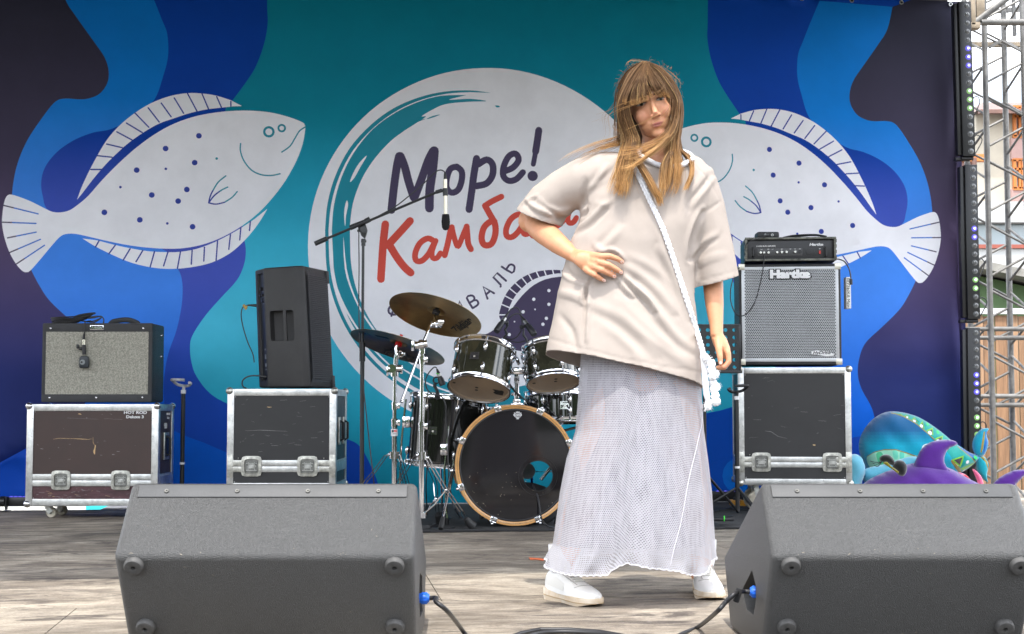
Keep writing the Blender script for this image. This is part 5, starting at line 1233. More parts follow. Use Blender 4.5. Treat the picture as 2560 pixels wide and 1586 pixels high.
for ends, brace in (([q(440, 1050, 6.98), q(415, 1075, 6.95), q(335, 1205, 6.85), q(250, 1345, 6.74)], q(300, 1260, 6.80)), ([q(500, 1065), q(520, 1100, 7.0), q(605, 1245, 7.03), q(640, 1290, 7.06), q(700, 1380, 7.1), q(722, 1425, 7.12)], q(605, 1250, 7.03)), ([q(480, 1055, 7.03), q(500, 1090, 7.08), q(545, 1200, 7.2), q(560, 1400, 7.32)], q(550, 1300, 7.24))):
    m = MB()
    for i in range(len(ends)-1):
        for s in (-.008, .008): m.bar(Vector(ends[i])+Vector((s, s*.4, 0)), Vector(ends[i+1])+Vector((s, s*.4, 0)), .004, .015, 0, up=Vector((0, -1, 0)))
    m.sph(ends[0], .010); m.sph(brace, .009)
    bmid = (Vector(brace)+hub2)/2+Vector((0, 0, -.012)); m.bar(brace, bmid, .012, .005); m.bar(bmid, hub2, .012, .005)
    lg = m.build('leg', CHROME, sB)
    m = MB(); e = Vector(ends[-1]); g = Vector((e.x + (e.x)*.16, e.y+(e.y)*.16, .018)) ; m.tube([e+Vector((0, 0, .01)), (e+g)/2, g], [.016, .020, .024], 10); m.build('rubber_foot', RUB, lg)
YA = 7.35; sA = thing('cymbal_stand', 'left chrome cymbal stand under the dark ride cymbal, beside the microphone stand', 'cymbal stand', (zd(311, 1000, YA).x, YA, 0))
q = lambda x, y, Y=YA: loc_of(sA, zd(x, y, Y))
m = MB(); m.cyl(q(313, 560), q(312, 860), .0100, 16); m.build('upper_tube', CHROME, sA)
m = MB(); m.cyl(q(311, 860), q(311, 1480), .0130, 18); m.build('lower_tube', CHROME, sA)
m = MB(); clampblk(m, q(312, 768)); clampblk(m, q(311, 865), 1.1); m.build('height_clamp', CHROME, sA)
m = MB(); m.cyl(q(313, 600), q(313, 540), .021, 16); m.cyl(q(275, 555)+Vector((0, -.01, 0)), q(352, 555), .020, 16); m.cyl(q(300, 555)+Vector((0, -.028, 0)), q(300, 555), .022, 16); m.box(q(272, 570), (.012, .01, .05), 0, .005); m.box(q(352, 560), (.014, .01, .045), 0, .005); m.build('boom_clamp', CHROME, sA)
m = MB(); m.tube(vpath([q(318, 535), q(322, 500), q(330, 470), q(322, 430), q(336, 400), q(341, 370)]), [.013]*16+[.008]*10, 12) if False else m.tube([q(318, 535), q(320, 500), q(330, 470), q(322, 440), q(336, 400), q(341, 375)], [.012, .013, .015, .011, .009, .005], 12); m.torus(q(345, 470)+Vector((0, -.015, 0)), .014, .006, (.3, -1, .2), 18, 8); m.sph(q(330, 470), .016); m.box(q(362, 470), (.022, .01, .018), 0, .004); m.build('cymbal_tilter', CHROME, sA)
hub = q(311, 1050); m = MB(); m.cyl(hub+Vector((0, 0, .018)), hub-Vector((0, 0, .018)), .026, 20); m.build('tripod_collar', CHROME, sA)
for ends in ([q(285, 1045), q(262, 1055), q(200, 1140, 7.30), q(148, 1200, 7.25), q(60, 1330, 7.15)], [q(335, 1050), q(352, 1090), q(375, 1170, 7.4), q(400, 1260, 7.45), q(440, 1400, 7.5)], [q(325, 1050, 7.4), q(340, 1090, 7.45), q(370, 1200, 7.6), q(380, 1360, 7.7)]):
    m = MB()
    for i in range(len(ends)-1):
        for s in (-.008, .008): m.bar(Vector(ends[i])+Vector((s, s*.4, 0)), Vector(ends[i+1])+Vector((s, s*.4, 0)), .004, .015, 0, up=Vector((0, -1, 0)))
    m.sph(ends[0], .010); m.build('leg', CHROME, sA)
m = MB(); m.cyl(q(311, 940), q(311, 900), .0172, 16); stk = m.build('paper_sticker', MATS['white_sticker'], sA)
m = MB(); c = q(311, 912)+Vector((.0, -.0178, 0)); m.box(c+Vector((-.006, 0, 0)), (.010, .0006, .012)); text_mb(m, 'MUSIC', .007, face_front(c+Vector((.004, 0, -.013)))); m.build('lettering', INKB, stk); m = MB(); text_mb(m, 'N', .016, face_front(c+Vector((.007, 0, 0))), bold=.001); m.build('red_letter', MATS['red_sleeve'], stk)
# --- microphones on the toms
def pencil(root, a, b, r=.0125, tip=.35):
    a = Vector(a); b = Vector(b); d = b-a
    m = MB(); m.tube([a, a+d*.30], [.004, .0095], 12); m.build('plug_boot', RUB, root)
    m = MB(); m.cyl(a+d*.30, a+d*.46, r*.85, 14); m.build('metal_ring', STEEL, root)
    m = MB(); m.tube([a+d*.46, a+d*.55, a+d*.60, a+d*.96, b], [r*.9, r*1.0, r*1.25, r*1.35, r*1.1], 16); m.build('microphone_body', BLK, root)
for lab, A, B_, clip in (('left black tom microphone clipped to the rim of the left rack tom', (738, 10), (608, 212), [(720, 120), (735, 150), (700, 190), (725, 240), (690, 275), (680, 330)]), ('right black tom microphone clipped between the two rack toms', (872, 40), (1020, 248), [(880, 165), (905, 190), (900, 250), (930, 290), (945, 340), (945, 375)])):
    r0 = zb_(clip[-1][0], clip[-1][1], 7.22); mt = thing('tom_microphone', lab, 'microphone', r0)
    pencil(mt, loc_of(mt, zb_(*A, 7.2)), loc_of(mt, zb_(*B_, 7.12)))
    m = MB(); m.tube([loc_of(mt, zb_(p[0], p[1], 7.2)) for p in clip], [.011, .006, .010, .009, .008, .013], 8, flat=.7); m.sph(loc_of(mt, zb_(*clip[0], 7.19)), .011); m.cyl(loc_of(mt, zb_(*clip[0], 7.19)), loc_of(mt, zb_((A[0]+B_[0])/2, (A[1]+B_[1])/2, 7.16)), .008, 8); m.build('clip', BLK, mt)
cbm = MB(); zq = lambda x, y, Y=7.22: zb_(x, y, Y)
cbm.tube(vpath([zq(740, 10), zq(770, -30), zq(830, -45), zq(865, 0), zq(885, 90), zq(880, 190), zq(840, 260), zq(780, 295), zq(710, 290), zq(650, 300), zq(620, 350), zq(635, 460), zq(690, 640), zq(760, 790), zq(850, 890), zq(960, 990, 7.4)]), .0034, 7)
cbm.tube(vpath([zq(872, 40), zq(840, 20), zq(780, 40), zq(730, 100), zq(715, 200), zq(715, 280), zq(760, 315), zq(850, 330), zq(940, 310), zq(1010, 320), zq(1040, 400), zq(1010, 520), zq(900, 600, 7.3), zq(780, 610, 7.3), zq(700, 700), zq(780, 830), zq(880, 940, 7.3)]), .0034, 7)
ob = cbm.build('microphone_cable', CABLE); tag(ob, 'thin black cables looping above the two rack toms', 'cable')
mt = thing('floor_tom_microphone', 'black microphone with green ring clipped to the floor tom rim', 'microphone', za(840, 1270, 7.42))
lz = lambda x, y, Y=7.40: loc_of(mt, za(x, y, Y))
pencil(mt, lz(830, 960), lz(895, 1140), .0125); m = MB(); m.torus(lz(843, 1015), .0098, .0022, (.3, 0, 1), 16, 6); m.build('green_ring', mat('green_tape', (.05, .75, .03), rough=.4), mt)
m = MB(); m.torus(lz(825, 1085), .016, .004, (0, 1, 0), 16, 8); m.tube([lz(815, 1110), lz(805, 1150), lz(835, 1200), lz(830, 1260), lz(845, 1290)], [.010, .009, .008, .013, .010], 8); m.build('clip', BLK, mt)
m = MB(); m.tube(vpath([za(830, 955, 7.4), za(800, 945, 7.4), za(740, 1010, 7.4), za(708, 1090, 7.4), za(725, 1180, 7.4), za(790, 1240, 7.38), za(880, 1260, 7.36), za(925, 1350, 7.35), zc(955, 150, 7.35), zc(975, 400, 7.35), zc(985, 800, 7.3), zc(990, 900, 7.3), zc(1030, 1140, 7.25), zc(1070, 1240, 7.2), FL(1150, 1295), FL(1148, 1310), FL(1120, 1322), FL(1070, 1326), FL(1050, 1322)]), .0033, 7)
for k in range(3): m.tube(vpath([FL(1050, 1316+k*3, .008), FL(1090, 1312+k*2, .010), FL(1120, 1300-k, .008), FL(1124, 1296, .012), FL(1100, 1305, .01), FL(1075, 1318+k, .006), FL(1110, 1324, .006), FL(1135, 1322-k*2, .006)]), .0036, 7)
ob = m.build('drum_cable', CABLE); tag(ob, 'black cable running from the floor tom microphone into a tangle on the carpet', 'cable')
m = MB(); m.tube(vpath([zc(760, 100, 7.4), zc(750, 400, 7.42), zc(742, 600, 7.45), zc(745, 780, 7.45), zc(735, 960, 7.45), FL(1068, 1290)]), .003, 6); m.tube(vpath([W(1332, 1212, 7.3), W(1345, 1245, 7.24), W(1352, 1290, 7.18), W(1362, 1310, 7.1), FL(1385, 1320, .006), FL(1420, 1316, .006)]), .0045, 8)
ob = m.build('bass_drum_cable', CABLE); tag(ob, 'black cable hanging out of the bass drum hole onto the carpet', 'cable')
# --- boom microphone stand
YM = 7.3; zt = lambda x, y, Y=YM: W(780+x*.2381, 400+y*.2381, Y)
ms = thing('microphone_stand', 'tall black boom stand reaching up to the right over the drum kit', 'microphone stand', (W(906, 1000, YM).x, YM, 0))
q = lambda x, y, Y=YM: loc_of(ms, zt(x, y, Y))
m = MB(); m.cyl(q(538, 860), q(530, 1930), .0072, 12); m.build('upper_tube', BLKM, ms)
m = MB(); p2 = Vector((0, 0, .02)); p1 = loc_of(ms, W(906, 862, YM)); m.cyl(p1, p2, .0110, 14); m.cyl(p1+Vector((0, 0, .01)), p1-Vector((0, 0, .085)), .0150, 14); m.cyl(q(540, 905), q(540, 850), .011, 12); m.build('lower_tube', BLKM, ms)
for k in range(3):
    a1 = k*2*PI/3+.5; d = Vector((math.cos(a1), math.sin(a1), 0)); m = MB(); m.tube([Vector((0, 0, .14)), d*.30+Vector((0, 0, .015))], .009, 8); m.build('leg', BLKM, ms)
m = MB(); m.tube([q(30, 882), q(160, 825)], .0125, 14); m.tube([q(160, 825), q(1360, 318, 7.2)], .0065, 12); m.tube([q(400, 715), q(455, 690)], .0135, 14); m.tube([q(455, 690), q(570, 645)], .0125, 14); m.tube([q(560, 648), q(610, 622)], .0140, 14); m.build('boom_arm', BLKM, ms)
m = MB(); m.prism([(p.x, p.z) for p in (q(480, 700), q(560, 670), (q(583, 740)), q(570, 790), q(555, 830), q(520, 800))], q(0, 0).y-.014, q(0, 0).y+.014, bev=.004); m.cyl(q(550, 745)+Vector((0, -.026, 0)), q(550, 745), .013, 16); m.cyl(q(540, 830), q(540, 870), .012, 14); m.cyl(q(515, 855), q(570, 855), .006, 8); m.sph(q(490, 745), .008); m.build('swivel', BLKM, ms)
m = MB(); m.tube([q(1300, 340, 7.2), q(1365, 322, 7.2)], .0095, 12); m.build('boom_tip', BLK, ms)
om = thing('overhead_microphone', 'slim silver overhead microphone with black foam tip hanging from the boom', 'microphone', zt(1400, 500, 7.2))
q2 = lambda x, y, Y=7.2: loc_of(om, zt(x, y, Y))
m = MB(); m.tube([q2(1395, 130), q2(1398, 160), q2(1399, 205)], [.004, .007, .009], 12); m.build('plug_boot', RUB, om)
NI = mat('champagne_nickel', (.55, .50, .40), rough=.28, metal=1)
m = MB(); m.cyl(q2(1399, 205), q2(1399, 310), .0098, 16); m.cyl(q2(1402, 370), q2(1402, 580), .0095, 16); m.torus(q2(1399, 262), .0098, .0008, (0, 0, 1), 16, 6); m.build('microphone_body', NI, om)
m = MB(); m.cyl(q2(1399, 300), q2(1401, 378), .0130, 16); m.cyl(q2(1352, 322), q2(1399, 330), .008, 12); m.sph(q2(1352, 322), .009); m.build('clip', BLK, om)
m = MB(); m.tube([q2(1404, 572), q2(1404, 590), q2(1404, 650), q2(1404, 710), q2(1404, 735), q2(1404, 740)], [.017, .019, .0215, .019, .012, .003], 18); m.build('foam_windscreen', mat('black_foam', (.008, .008, .009), rough=.95, bump=.8, bscale=600), om)
m = MB(); m.tube(vpath([zt(1396, 135, 7.2), zt(1380, 118, 7.2), zt(1345, 108, 7.2), zt(1290, 135, 7.2), zt(1150, 270, 7.2), zt(1000, 395, 7.22), zt(860, 500, 7.24), zt(640, 620, 7.28), zt(505, 690, 7.28), zt(492, 800, 7.28), zt(495, 1100, 7.28), zt(492, 1500, 7.28), zt(500, 1900, 7.28), W(902, 900, 7.28), W(912, 1000, 7.27), W(925, 1120, 7.27), W(935, 1210, 7.27), FL(945, 1316)]), .0030, 7)
ob = m.build('microphone_cable', CABLE); tag(ob, 'thin black cable draped along the tall boom microphone stand', 'cable')
# --- stands with padded crooks
def crook(label, u, vt, vb, Y, sleeve, flip=1):
    p = W(u, vb, Y); t = thing('instrument_stand', label, 'instrument stand', (p.x, Y, 0)); zt_ = W(u, vt, Y).z
    m = MB(); m.cyl((0, 0, .04), (0, 0, zt_-.05), .0125, 14); m.build('pole', BLKM, t)
    m = MB(); m.cyl((0, 0, zt_-.055), (0, 0, zt_-.035), .0145, 14); m.cyl((0, 0, zt_*.38), (0, 0, zt_*.38+.012), .0150, 14); m.build('pole_band', OLD_WHT, t)
    m = MB(); m.tube([(0, 0, zt_-.05), (.004, -.004, zt_-.01)], .009, 10); m.tube(vpath([(.045*flip, -.055, zt_+.005), (.046*flip, -.02, zt_-.0), (.02*flip, .01, zt_-.012), (-.03*flip, .01, zt_-.006), (-.055*flip, -.02, zt_+.016), (-.052*flip, -.055, zt_+.022), (-.02*flip, -.06, zt_+.022), (.02*flip, -.062, zt_+.020)][0:8]), .0085, 10); m.build('padded_hook', sleeve, t)
    for k in range(3):
        a1 = k*2*PI/3+.9; d = Vector((math.cos(a1), math.sin(a1), 0)); m = MB(); m.tube([Vector((0, 0, .16)), d*.24+Vector((0, 0, .012))], .008, 8); m.build('leg', BLKM, t)
    return t
crook('black instrument stand with white wrapped hook between the two left flight cases', 455, 960, 1210, 8.2, mat('white_foam_hook', (.55, .55, .56), rough=.6, var=.3, vscale=30))
crook('black instrument stand with black foam hook before the right flight case', 1844, 975, 1262, 8.0, BLK, -1)
# --- music stand
YS = 8.05; t = thing('music_stand', 'black perforated music stand behind the lowered hand', 'music stand', (W(1765, 1270, YS).x, YS, 0))
q = lambda u, v, Y=YS: loc_of(t, W(u, v, Y))
m = MB(); a = q(1686, 935); b = q(1850, 811); 
k0 = q(1851, 935); ncol = 8; px_ = 21.2*PX(YS)
zz0 = q(0, 925).z; perforated(m, k0.x-.0-px_*7.45, q(0, 928).z, px_*7.3, (928-816)*PX(YS), px_, 18.6*PX(YS), (5.2*PX(YS), 4.7*PX(YS)), stagger=False, th=.002)
w0 = k0.x-px_*7.45; w1 = w0+px_*7.3; z0_ = q(0, 928).z; z1_ = z0_+(928-816)*PX(YS)
m.box(((w0+w1)/2, .001, z1_+.006), (w1-w0+.006, .004, .012), 0, .001); m.box((w1+.006, .001, (z0_+z1_)/2), (.012, .004, z1_-z0_+.02), 0, .001); m.box(((w0+w1)/2, -.02, z0_-.006), (w1-w0+.024, .045, .014), 0, .002); m.box(((w0+w1)/2, .004, (z0_+z1_)/2+.0), (w1-w0, .0, .0)) if False else None
m.build('desk', BLKM, t)
m = MB(); m.cyl((0, .02, .06), (0, .02, z0_), .009, 10); m.build('pole', BLKM, t)
for pa, pb_ in (((1765, 1185), (1846, 1280)), ((1765, 1185), (1700, 1285)), ((1765, 1190), (1752, 1262))):
    m = MB(); e = FL(*pb_, .012); m.tube([q(*pa), loc_of(t, e)], .0075, 10); m.cyl(loc_of(t, e), loc_of(t, e)+Vector((-.012, 0, .02)), .011, 10); m.build('leg', BLKM, t)
# --- small things on the floor at the right
t = thing('effects_box', 'small orange box on the floor below the right instrument stand', 'box', FL(1850, 1268))
m = MB(); m.box((0, .06, .022), (.10, .10, .036), 0, .004); m.build('case', mat('orange_enamel', (.65, .30, .02), rough=.4), t); m = MB(); m.cyl((-.02, .03, .04), (-.02, .03, .058), .018, 12); m.cyl((.03, .05, .04), (.03, .05, .06), .014, 12); m.build('knob', BLK, t)
t = thing('dropped_microphone', 'black microphone with green ring lying on the carpet right of the skirt', 'microphone', FL(1805, 1306))
m = MB(); m.tube([(-.09, .02, .018), (.01, .0, .014)], [.009, .012], 12); m.tube([(.01, 0, .014), (.06, -.005, .016)], [.018, .020], 14); m.build('microphone_body', BLK, t); m = MB(); m.torus((.012, 0, .015), .0165, .003, (1, -.1, 0), 16, 6); m.build('green_ring', MATS['green_tape'], t)
m = MB()
for k in range(4): m.tube(vpath([FL(1760, 1302+k*4, .006), FL(1800, 1312+k*3, .006), FL(1850, 1312+k*2, .006), FL(1900, 1304+k*2, .008)]), .004, 6)
for k in range(3): m.tube(vpath([FL(1700+20*k, 1296, .006), FL(1760, 1286-k*3, .008), FL(1820, 1272+k*2, .01), FL(1870, 1276, .008), FL(1920, 1282, .006)]), .005, 6)
ob = m.build('floor_cables', CABLE); tag(ob, 'black cables lying on the carpet between the skirt and the right monitor', 'cable')
# ================================================================== lights, truss, street behind, plush toys
DOME = mat('clear_lens', (.16, .165, .165), rough=.12, spec=.8); 
LBLU = emis('blue_led', (.12, .10, .6, 1), .5); LGRN = emis('green_led', (.22, .42, .14, 1), .4); LWHT = emis('white_led_core', (.6, .65, .8, 1), 1.3)
LENSB = mat('lens_bezel', (.14, .145, .14), rough=.3, metal=.6)
lm = {}
for key, mt_, core in (('off', DOME, mat('dark_lens_core', (.08, .08, .08), rough=.3)), ('blue', LBLU, LWHT), ('green', LGRN, LWHT)):  # a switched-off lens has a dark grey core
    m = MB(); m.lathe([(.0, -.008, 1), (.007, -.0075, 1), (.0075, -.0075, 0), (.013, -.005, 0), (.0165, 0, 0), (.018, .0, 2), (.018, .003, 2)], (0, 0, 0), (0, 1, 0), 18); m.sph((-.006, -.0065, .006), .004, 3, 6)
    lm[key] = m.mesh('lens', [mt_, core, LENSB, STEEL])
def led_bar(label, u0, v0, u1, v1, uc, blue, green, Y=9.2):
    a = W(u0, v0, Y); b = W(u1, v1, Y); t = thing('led_bar', label, 'stage light', (b.x, Y, b.z), 0, 'vertical LED bars beside the banner')
    h = a.z-b.z; ax = (a.x-b.x); m = MB(); w = .080
    vs = []
    m.box((0, .03, h/2), (w, .07, h), 0, .004); m.box((-.053, .045, h/2), (.028, .06, h-.02), 0, .004)
    m.v = [(p[0]+ax*p[2]/h, p[1], p[2]) for p in m.v]; m.build('housing', BLKM, t)
    for k in range(18):
        z = h*(.032+.0551*k); i = 17-k; key = 'blue' if i in blue else ('green' if i in green else 'off')
        place('lens', lm[key], t, loc=(.012+ax*z/h, -.006, z), rot=(rnd.uniform(-.1, .1), rnd.uniform(0, 6), 0) if False else None)
    m = MB(); m.box((-.03, .05, -.012), (.10, .05, .02), 0, .004); m.cyl((-.045, .02, -.012), (.03, .02, -.012), .012, 10); m.build('joint_bracket', BLK, t)
    m = MB(); z = h*.35
    for zz, l in ((.37, .05), (.12, .07)): m.tube(vpath([(.035, .02, h*zz), (.06, .02, h*zz+.02), (.06+l*.5, .03, h*zz-.01), (.055, .03, h*zz-.09), (.035, .03, h*zz-.11)]), .0035, 6)
    m.build('cable_loop', CABLE, t); return t
led_bar('top vertical LED bar right of the banner, purple and green lamps lit', 2411, 4, 2423, 391, 0, (5, 6, 7), (10, 11, 12))
led_bar('middle vertical LED bar right of the banner, starting just under the dark gap', 2427, 412, 2435, 798, 0, (7, 8), (13, 14))
led_bar('lowest vertical LED bar right of the banner, its foot behind the plush toys', 2434, 820, 2439, 1206, 0, (5, 6, 7), (10, 11, 12))
t = thing('floor_led_bar', 'black LED bar lying on the stage edge left of the brown flight case', 'stage light', FL(40, 1274))
a = W(-60, 1243, 8.45); b = W(230, 1265, 8.45); 
ra = loc_of(t, a); rb = loc_of(t, b); m = MB(); m.box(((ra.x+rb.x)/2, (ra.y), (ra.z+rb.z)/2), (rb.x-ra.x, .07, ra.z-rb.z), 0, .006); m.build('housing', BLKM, t)
m = MB(); q = loc_of(t, W(16, 1254, 8.40)); m.cyl(q+Vector((-.03, 0, 0)), q+Vector((-.005, 0, 0)), .03, 16); m.box((q.x, q.y, q.z-.01), (.008, .03, .075)); m.box((q.x, q.y, .004), (.03, .07, .006)); m.build('foot_bracket', BLKM, t)
for k in range(5):
    q = loc_of(t, W(28+k*11, 1243, 8.45)); m = MB(); m.sph((q.x, q.y, q.z+.001), .012, 0, 12, (1, 1, .4)); m.build('lamp', LBLU, t)
t = thing('floor_led_bar', 'black LED bar on the floor behind the right instrument stand, tiny blue lamps glowing', 'stage light', FL(1800, 1268))
m = MB(); m.box((0.0, .25, .05), (.34, .09, .06), 0, .006); m.box((-.12, .25, .012), (.02, .10, .024)); m.box((.12, .25, .012), (.02, .10, .024)); m.build('housing', BLKM, t)
for k in range(6): m = MB(); m.sph((-.13+k*.05, .24, .082), .009, 0, 10, (1, 1, .5)); m.build('lamp', LBLU, t)
# truss tower
def node(u, v, Y): return W(u, v, Y)
YF, YR = 9.62, 9.88
Ax = (2476-1280)*YF/F*1.0; 
def col(u, vref, Y): p = W(u, vref, Y); return p.x
xa = col(2474, 700, YF); xc = col(2571, 700, YF); xd = col(2424, 700, YR); xb2 = col(2523, 700, YR)
tw = thing('truss_tower', 'square aluminium lattice truss tower standing right of the banner', 'truss', ((xa+xc)/2, YF+.13, -1.12))
Lw = lambda x, y, z: Vector((x, y, z))-Vector(tw.location)
ch = [(xa, YF), (xc, YF), (xb2, YR), (xd, YR)]
zt0, zt1 = -1.12, 4.3
for x, y in ch:
    m = MB(); m.cyl(Lw(x, y, zt0), Lw(x, y, zt1), .0195, 14); m.build('chord', ALU_D, tw)
per = 164*YF/F; z_ref = W(0, 224, YF).z
faces = [(0, 1, 0), (1, 2, .5), (3, 2, .25), (0, 3, .5)]
for i, j, ph in faces:
    k = -14
    while True:
        za_ = z_ref + (k+ph)*per; k += 1
        if za_ < zt0+.1: continue
        if za_ > zt1-.3: break
        for s in (.045, per-.045):
            tgt = za_+per/2-.035 if s < per/2 else za_+per/2+.035
            zs = za_+s if s < per/2 else za_+s
            m = MB(); m.cyl(Lw(*ch[i], zs), Lw(*ch[j], tgt), .0085, 8); m.build('lacing', ALU_D, tw)
for v in (823, 845, 991, 1013):
    z = W(0, v, YF).z; m = MB(); m.cyl(Lw(xa, YF, z), Lw(xc+.9, YF+.02, z), .016, 12); m.build('cross_rail', ALU_D, tw)
    m = MB(); m.cyl(Lw(xa, YF, z), Lw(xa-.30, YF+.02, z), .014, 12); m.build('cross_rail', ALU_D, tw)
for zc_ in (834, 1002):
    m = MB(); m.cyl(Lw(xa, YF, W(0, zc_, YF).z-.05), Lw(xa, YF, W(0, zc_, YF).z+.05), .0225, 14); m.build('sleeve', ALU_D, tw)
# head block of the tower
HB = mat('rusty_beige_steel', (.30, .24, .17), rough=.5, metal=.5, var=.3, vscale=12)
m = MB(); Lp = lambda u, v, Y=9.4: W(u, v, Y)-Vector(tw.location)
m.cyl(Lp(2436, 57), Lp(2535, -18), .024, 14); m.cyl(Lp(2452, 56), Lp(2640, 56), .0225, 14); m.build('head_brace', ALU_D, tw)
m = MB(); m.bar(Lp(2415, 112, 9.9), Lp(2620, 112, 9.9), .04, .03); m.box(Lp(2434, 66), (.075, .06, .045), 0, .008); m.box(Lp(2430, 25), (.03, .06, .22), 0, .004); m.box(Lp(2450, 15), (.055, .03, .17), 0, .004); m.build('head_plate', HB, tw)
m = MB(); m.bar(Lp(2480, 30, 9.9), Lp(2640, 16, 9.9), .03, .03); m.bar(Lp(2472, 120, 9.6), Lp(2502, 102, 9.6), .012, .02); m.bar(Lp(2533, -10, 9.8), Lp(2537, 90, 9.8), .03, .02); m.build('roof_strut', ALU_D, tw)
# ---- buildings and fence beyond
CREAM = mat('cream_render', (.48, .43, .34), rough=.85, var=.08, vscale=1.5)
PINK = mat('dusty_pink_render', (.42, .27, .24), rough=.85, var=.1, vscale=2)
RFB = mat('brown_roof_sheet', (.16, .085, .065), rough=.6, var=.25, vscale=2)
ORG = mat('orange_window_frame', (.55, .17, .03), rough=.5); PANE = mat('grey_glass', (.30, .36, .38), rough=.12, spec=.8)
YH = 38.0
def hz_(u, v, Y=YH): return W(u, v, Y)
hs = thing('house', 'cream house with brown roof and orange window frames beyond the truss', 'house', (W(2500, 500, YH).x, YH, -1.12))
q = lambda u, v, dy=0, Y=YH: W(u, v, Y)-Vector(hs.location)+Vector((0, dy, 0))
a = q(2440, 282); b = q(2980, 640); zg = 0
m = MB(); m.box(((a.x+b.x)/2, 4, a.z/2), (b.x-a.x, 8, a.z)); m.build('wall', CREAM, hs)
p0 = q(2428, 286); p1 = q(2575, 178); p2 = q(2800, 178); p3 = q(2995, 286)
m = MB(); vs = [p0+Vector((0, -.6, 0)), p3+Vector((0, -.6, 0)), p3+Vector((0, 8.6, 0)), p0+Vector((0, 8.6, 0)), p1+Vector((0, 4, 0)), p2+Vector((0, 4, 0))]
m.add(vs, [[0, 1, 5, 4], [1, 2, 5], [2, 3, 4, 5], [3, 0, 4], [0, 3, 2, 1]]); m.bar(vs[0]-Vector((0, .02, .06)), vs[1]-Vector((0, .02, .06)), .12, .1); m.build('roof', RFB, hs)
m = MB(); c0 = q(2524, 348); c1 = q(2990, 400); m.box(((c0.x+c1.x)/2, -.06, (c0.z+c1.z)/2), (c1.x-c0.x, .12, c0.z-c1.z)); m.build('pink_band', PINK, hs)
m = MB(); c0 = q(2524, 475); c1 = q(2990, 505); m.box(((c0.x+c1.x)/2, -.06, (c0.z+c1.z)/2), (c1.x-c0.x, .12, c0.z-c1.z)); m.build('pink_band', PINK, hs)
for (u0, v0, u1, v1) in ((2532, 270, 2558, 344), (2532, 402, 2558, 474), (2590, 270, 2620, 344), (2590, 402, 2620, 474)):
    c0 = q(u0, v0); c1 = q(u1, v1); cx, cz = (c0.x+c1.x)/2, (c0.z+c1.z)/2; w, h = c1.x-c0.x, c0.z-c1.z
    m = MB(); 
    for (xx_, zz_, ww, hh) in ((cx, c0.z, w+.1, .08), (cx, c1.z, w+.1, .08), (c0.x, cz, .08, h), (c1.x, cz, .16, h), (cx, cz, .06, h), (cx, cz+h*.18, w, .06)): m.box((xx_, -.10, zz_), (ww, .1, hh))
    wf = m.build('window', ORG, hs); m = MB(); m.box((cx, -.02, cz), (w, .05, h)); m.build('pane', PANE, wf)
h2 = thing('pink_house', 'pinkish brick house corner seen between the LED bars and the truss', 'house', (W(2415, 500, 30).x, 30, -1.12))
q = lambda u, v, Y=30: W(u, v, Y)-Vector(h2.location)
a = q(2330, 398); b = q(2446, 640); m = MB(); m.box(((a.x+b.x)/2, 2, a.z/2), (b.x-a.x, 4, a.z)); m.build('wall', PINK, h2)
m = MB(); m.bar((a.x, -.1, a.z), (b.x+.15, -.1, a.z), .15, .15); m.build('eaves', ORG, h2); m = MB(); m.cyl((b.x-.1, -.15, 0), (b.x-.1, -.15, a.z), .06, 10); m.build('drainpipe', RFB, h2)
k = thing('kiosk', 'white flat roofed kiosk with grey glass front and red brown stripe behind the truss', 'kiosk', (W(2540, 600, 24).x, 24, -1.12))
q = lambda u, v, Y=24: W(u, v, Y)-Vector(k.location)
WK = mat('off_white_panel', (.50, .50, .48), rough=.6, var=.06, vscale=1)
for nm, v0, v1, mt_, dy in (('roof', 508, 560, WK, -.2), ('glass_front', 560, 612, PANE, .03), ('stripe', 612, 622, mat('red_brown_paint', (.33, .09, .06), rough=.6), -.05), ('wall', 622, 760, WK, 0)):
    a = q(2385, v0); b = q(2800, v1)
    if nm == 'wall': b.z = 0
    m = MB(); m.box(((a.x+b.x)/2, 1.5+dy/2, (a.z+b.z)/2), (b.x-a.x, 3-dy, a.z-b.z-.004)); m.build(nm, mt_, k)
s = thing('green_shed', 'green garden shed with sloping grey roof above the plank fence', 'shed', (W(2540, 700, 16.5).x, 16.5, -1.12))
q = lambda u, v, Y=16.5: W(u, v, Y)-Vector(s.location)
a0 = q(2370, 672); a1 = q(2700, 748); m = MB(); m.prism([(a0.x, 0), (a1.x, 0), (a1.x, a1.z), (a0.x, a0.z)], 0, 3); m.build('wall', mat('green_boards', (.10, .17, .07), rough=.75, var=.15, vscale=4), s)
m = MB(); m.bar(Vector((a0.x-.3, 1.3, a0.z+.12)), Vector((a1.x+.2, 1.3, a1.z+.07)), 3.4, .09, up=Vector((0, 0, 1))); m.build('roof', mat('grey_roofing', (.26, .25, .22), rough=.8, var=.3, vscale=6), s)
fc = thing('plank_fence', 'brown vertical plank fence behind the truss tower', 'fence', (W(2500, 1000, 13).x, 13, -1.12))
WD = [mat('fence_plank_%d' % i, c, rough=.75, stretch=(14, 14, 1.2), var=.28, vscale=3, bump=.2, bscale=20) for i, c in enumerate([(.30, .165, .085), (.34, .20, .11), (.26, .145, .075)])]
zt_ = W(0, 790, 13).z+1.12
for i in range(34):
    x = W(2330, 1000, 13).x - fc.location.x + i*.105
    m = MB(); m.box((x, rnd.uniform(-.006, .006), zt_/2), (.098, .022, zt_+rnd.uniform(-.01, .01)), 0, .003); m.build('plank', WD[i % 3], fc)
m = MB(); m.box((1.0, -.0, zt_+.04), (4.2, .09, .05)); m.build('cap_rail', OLD_WHT, fc)
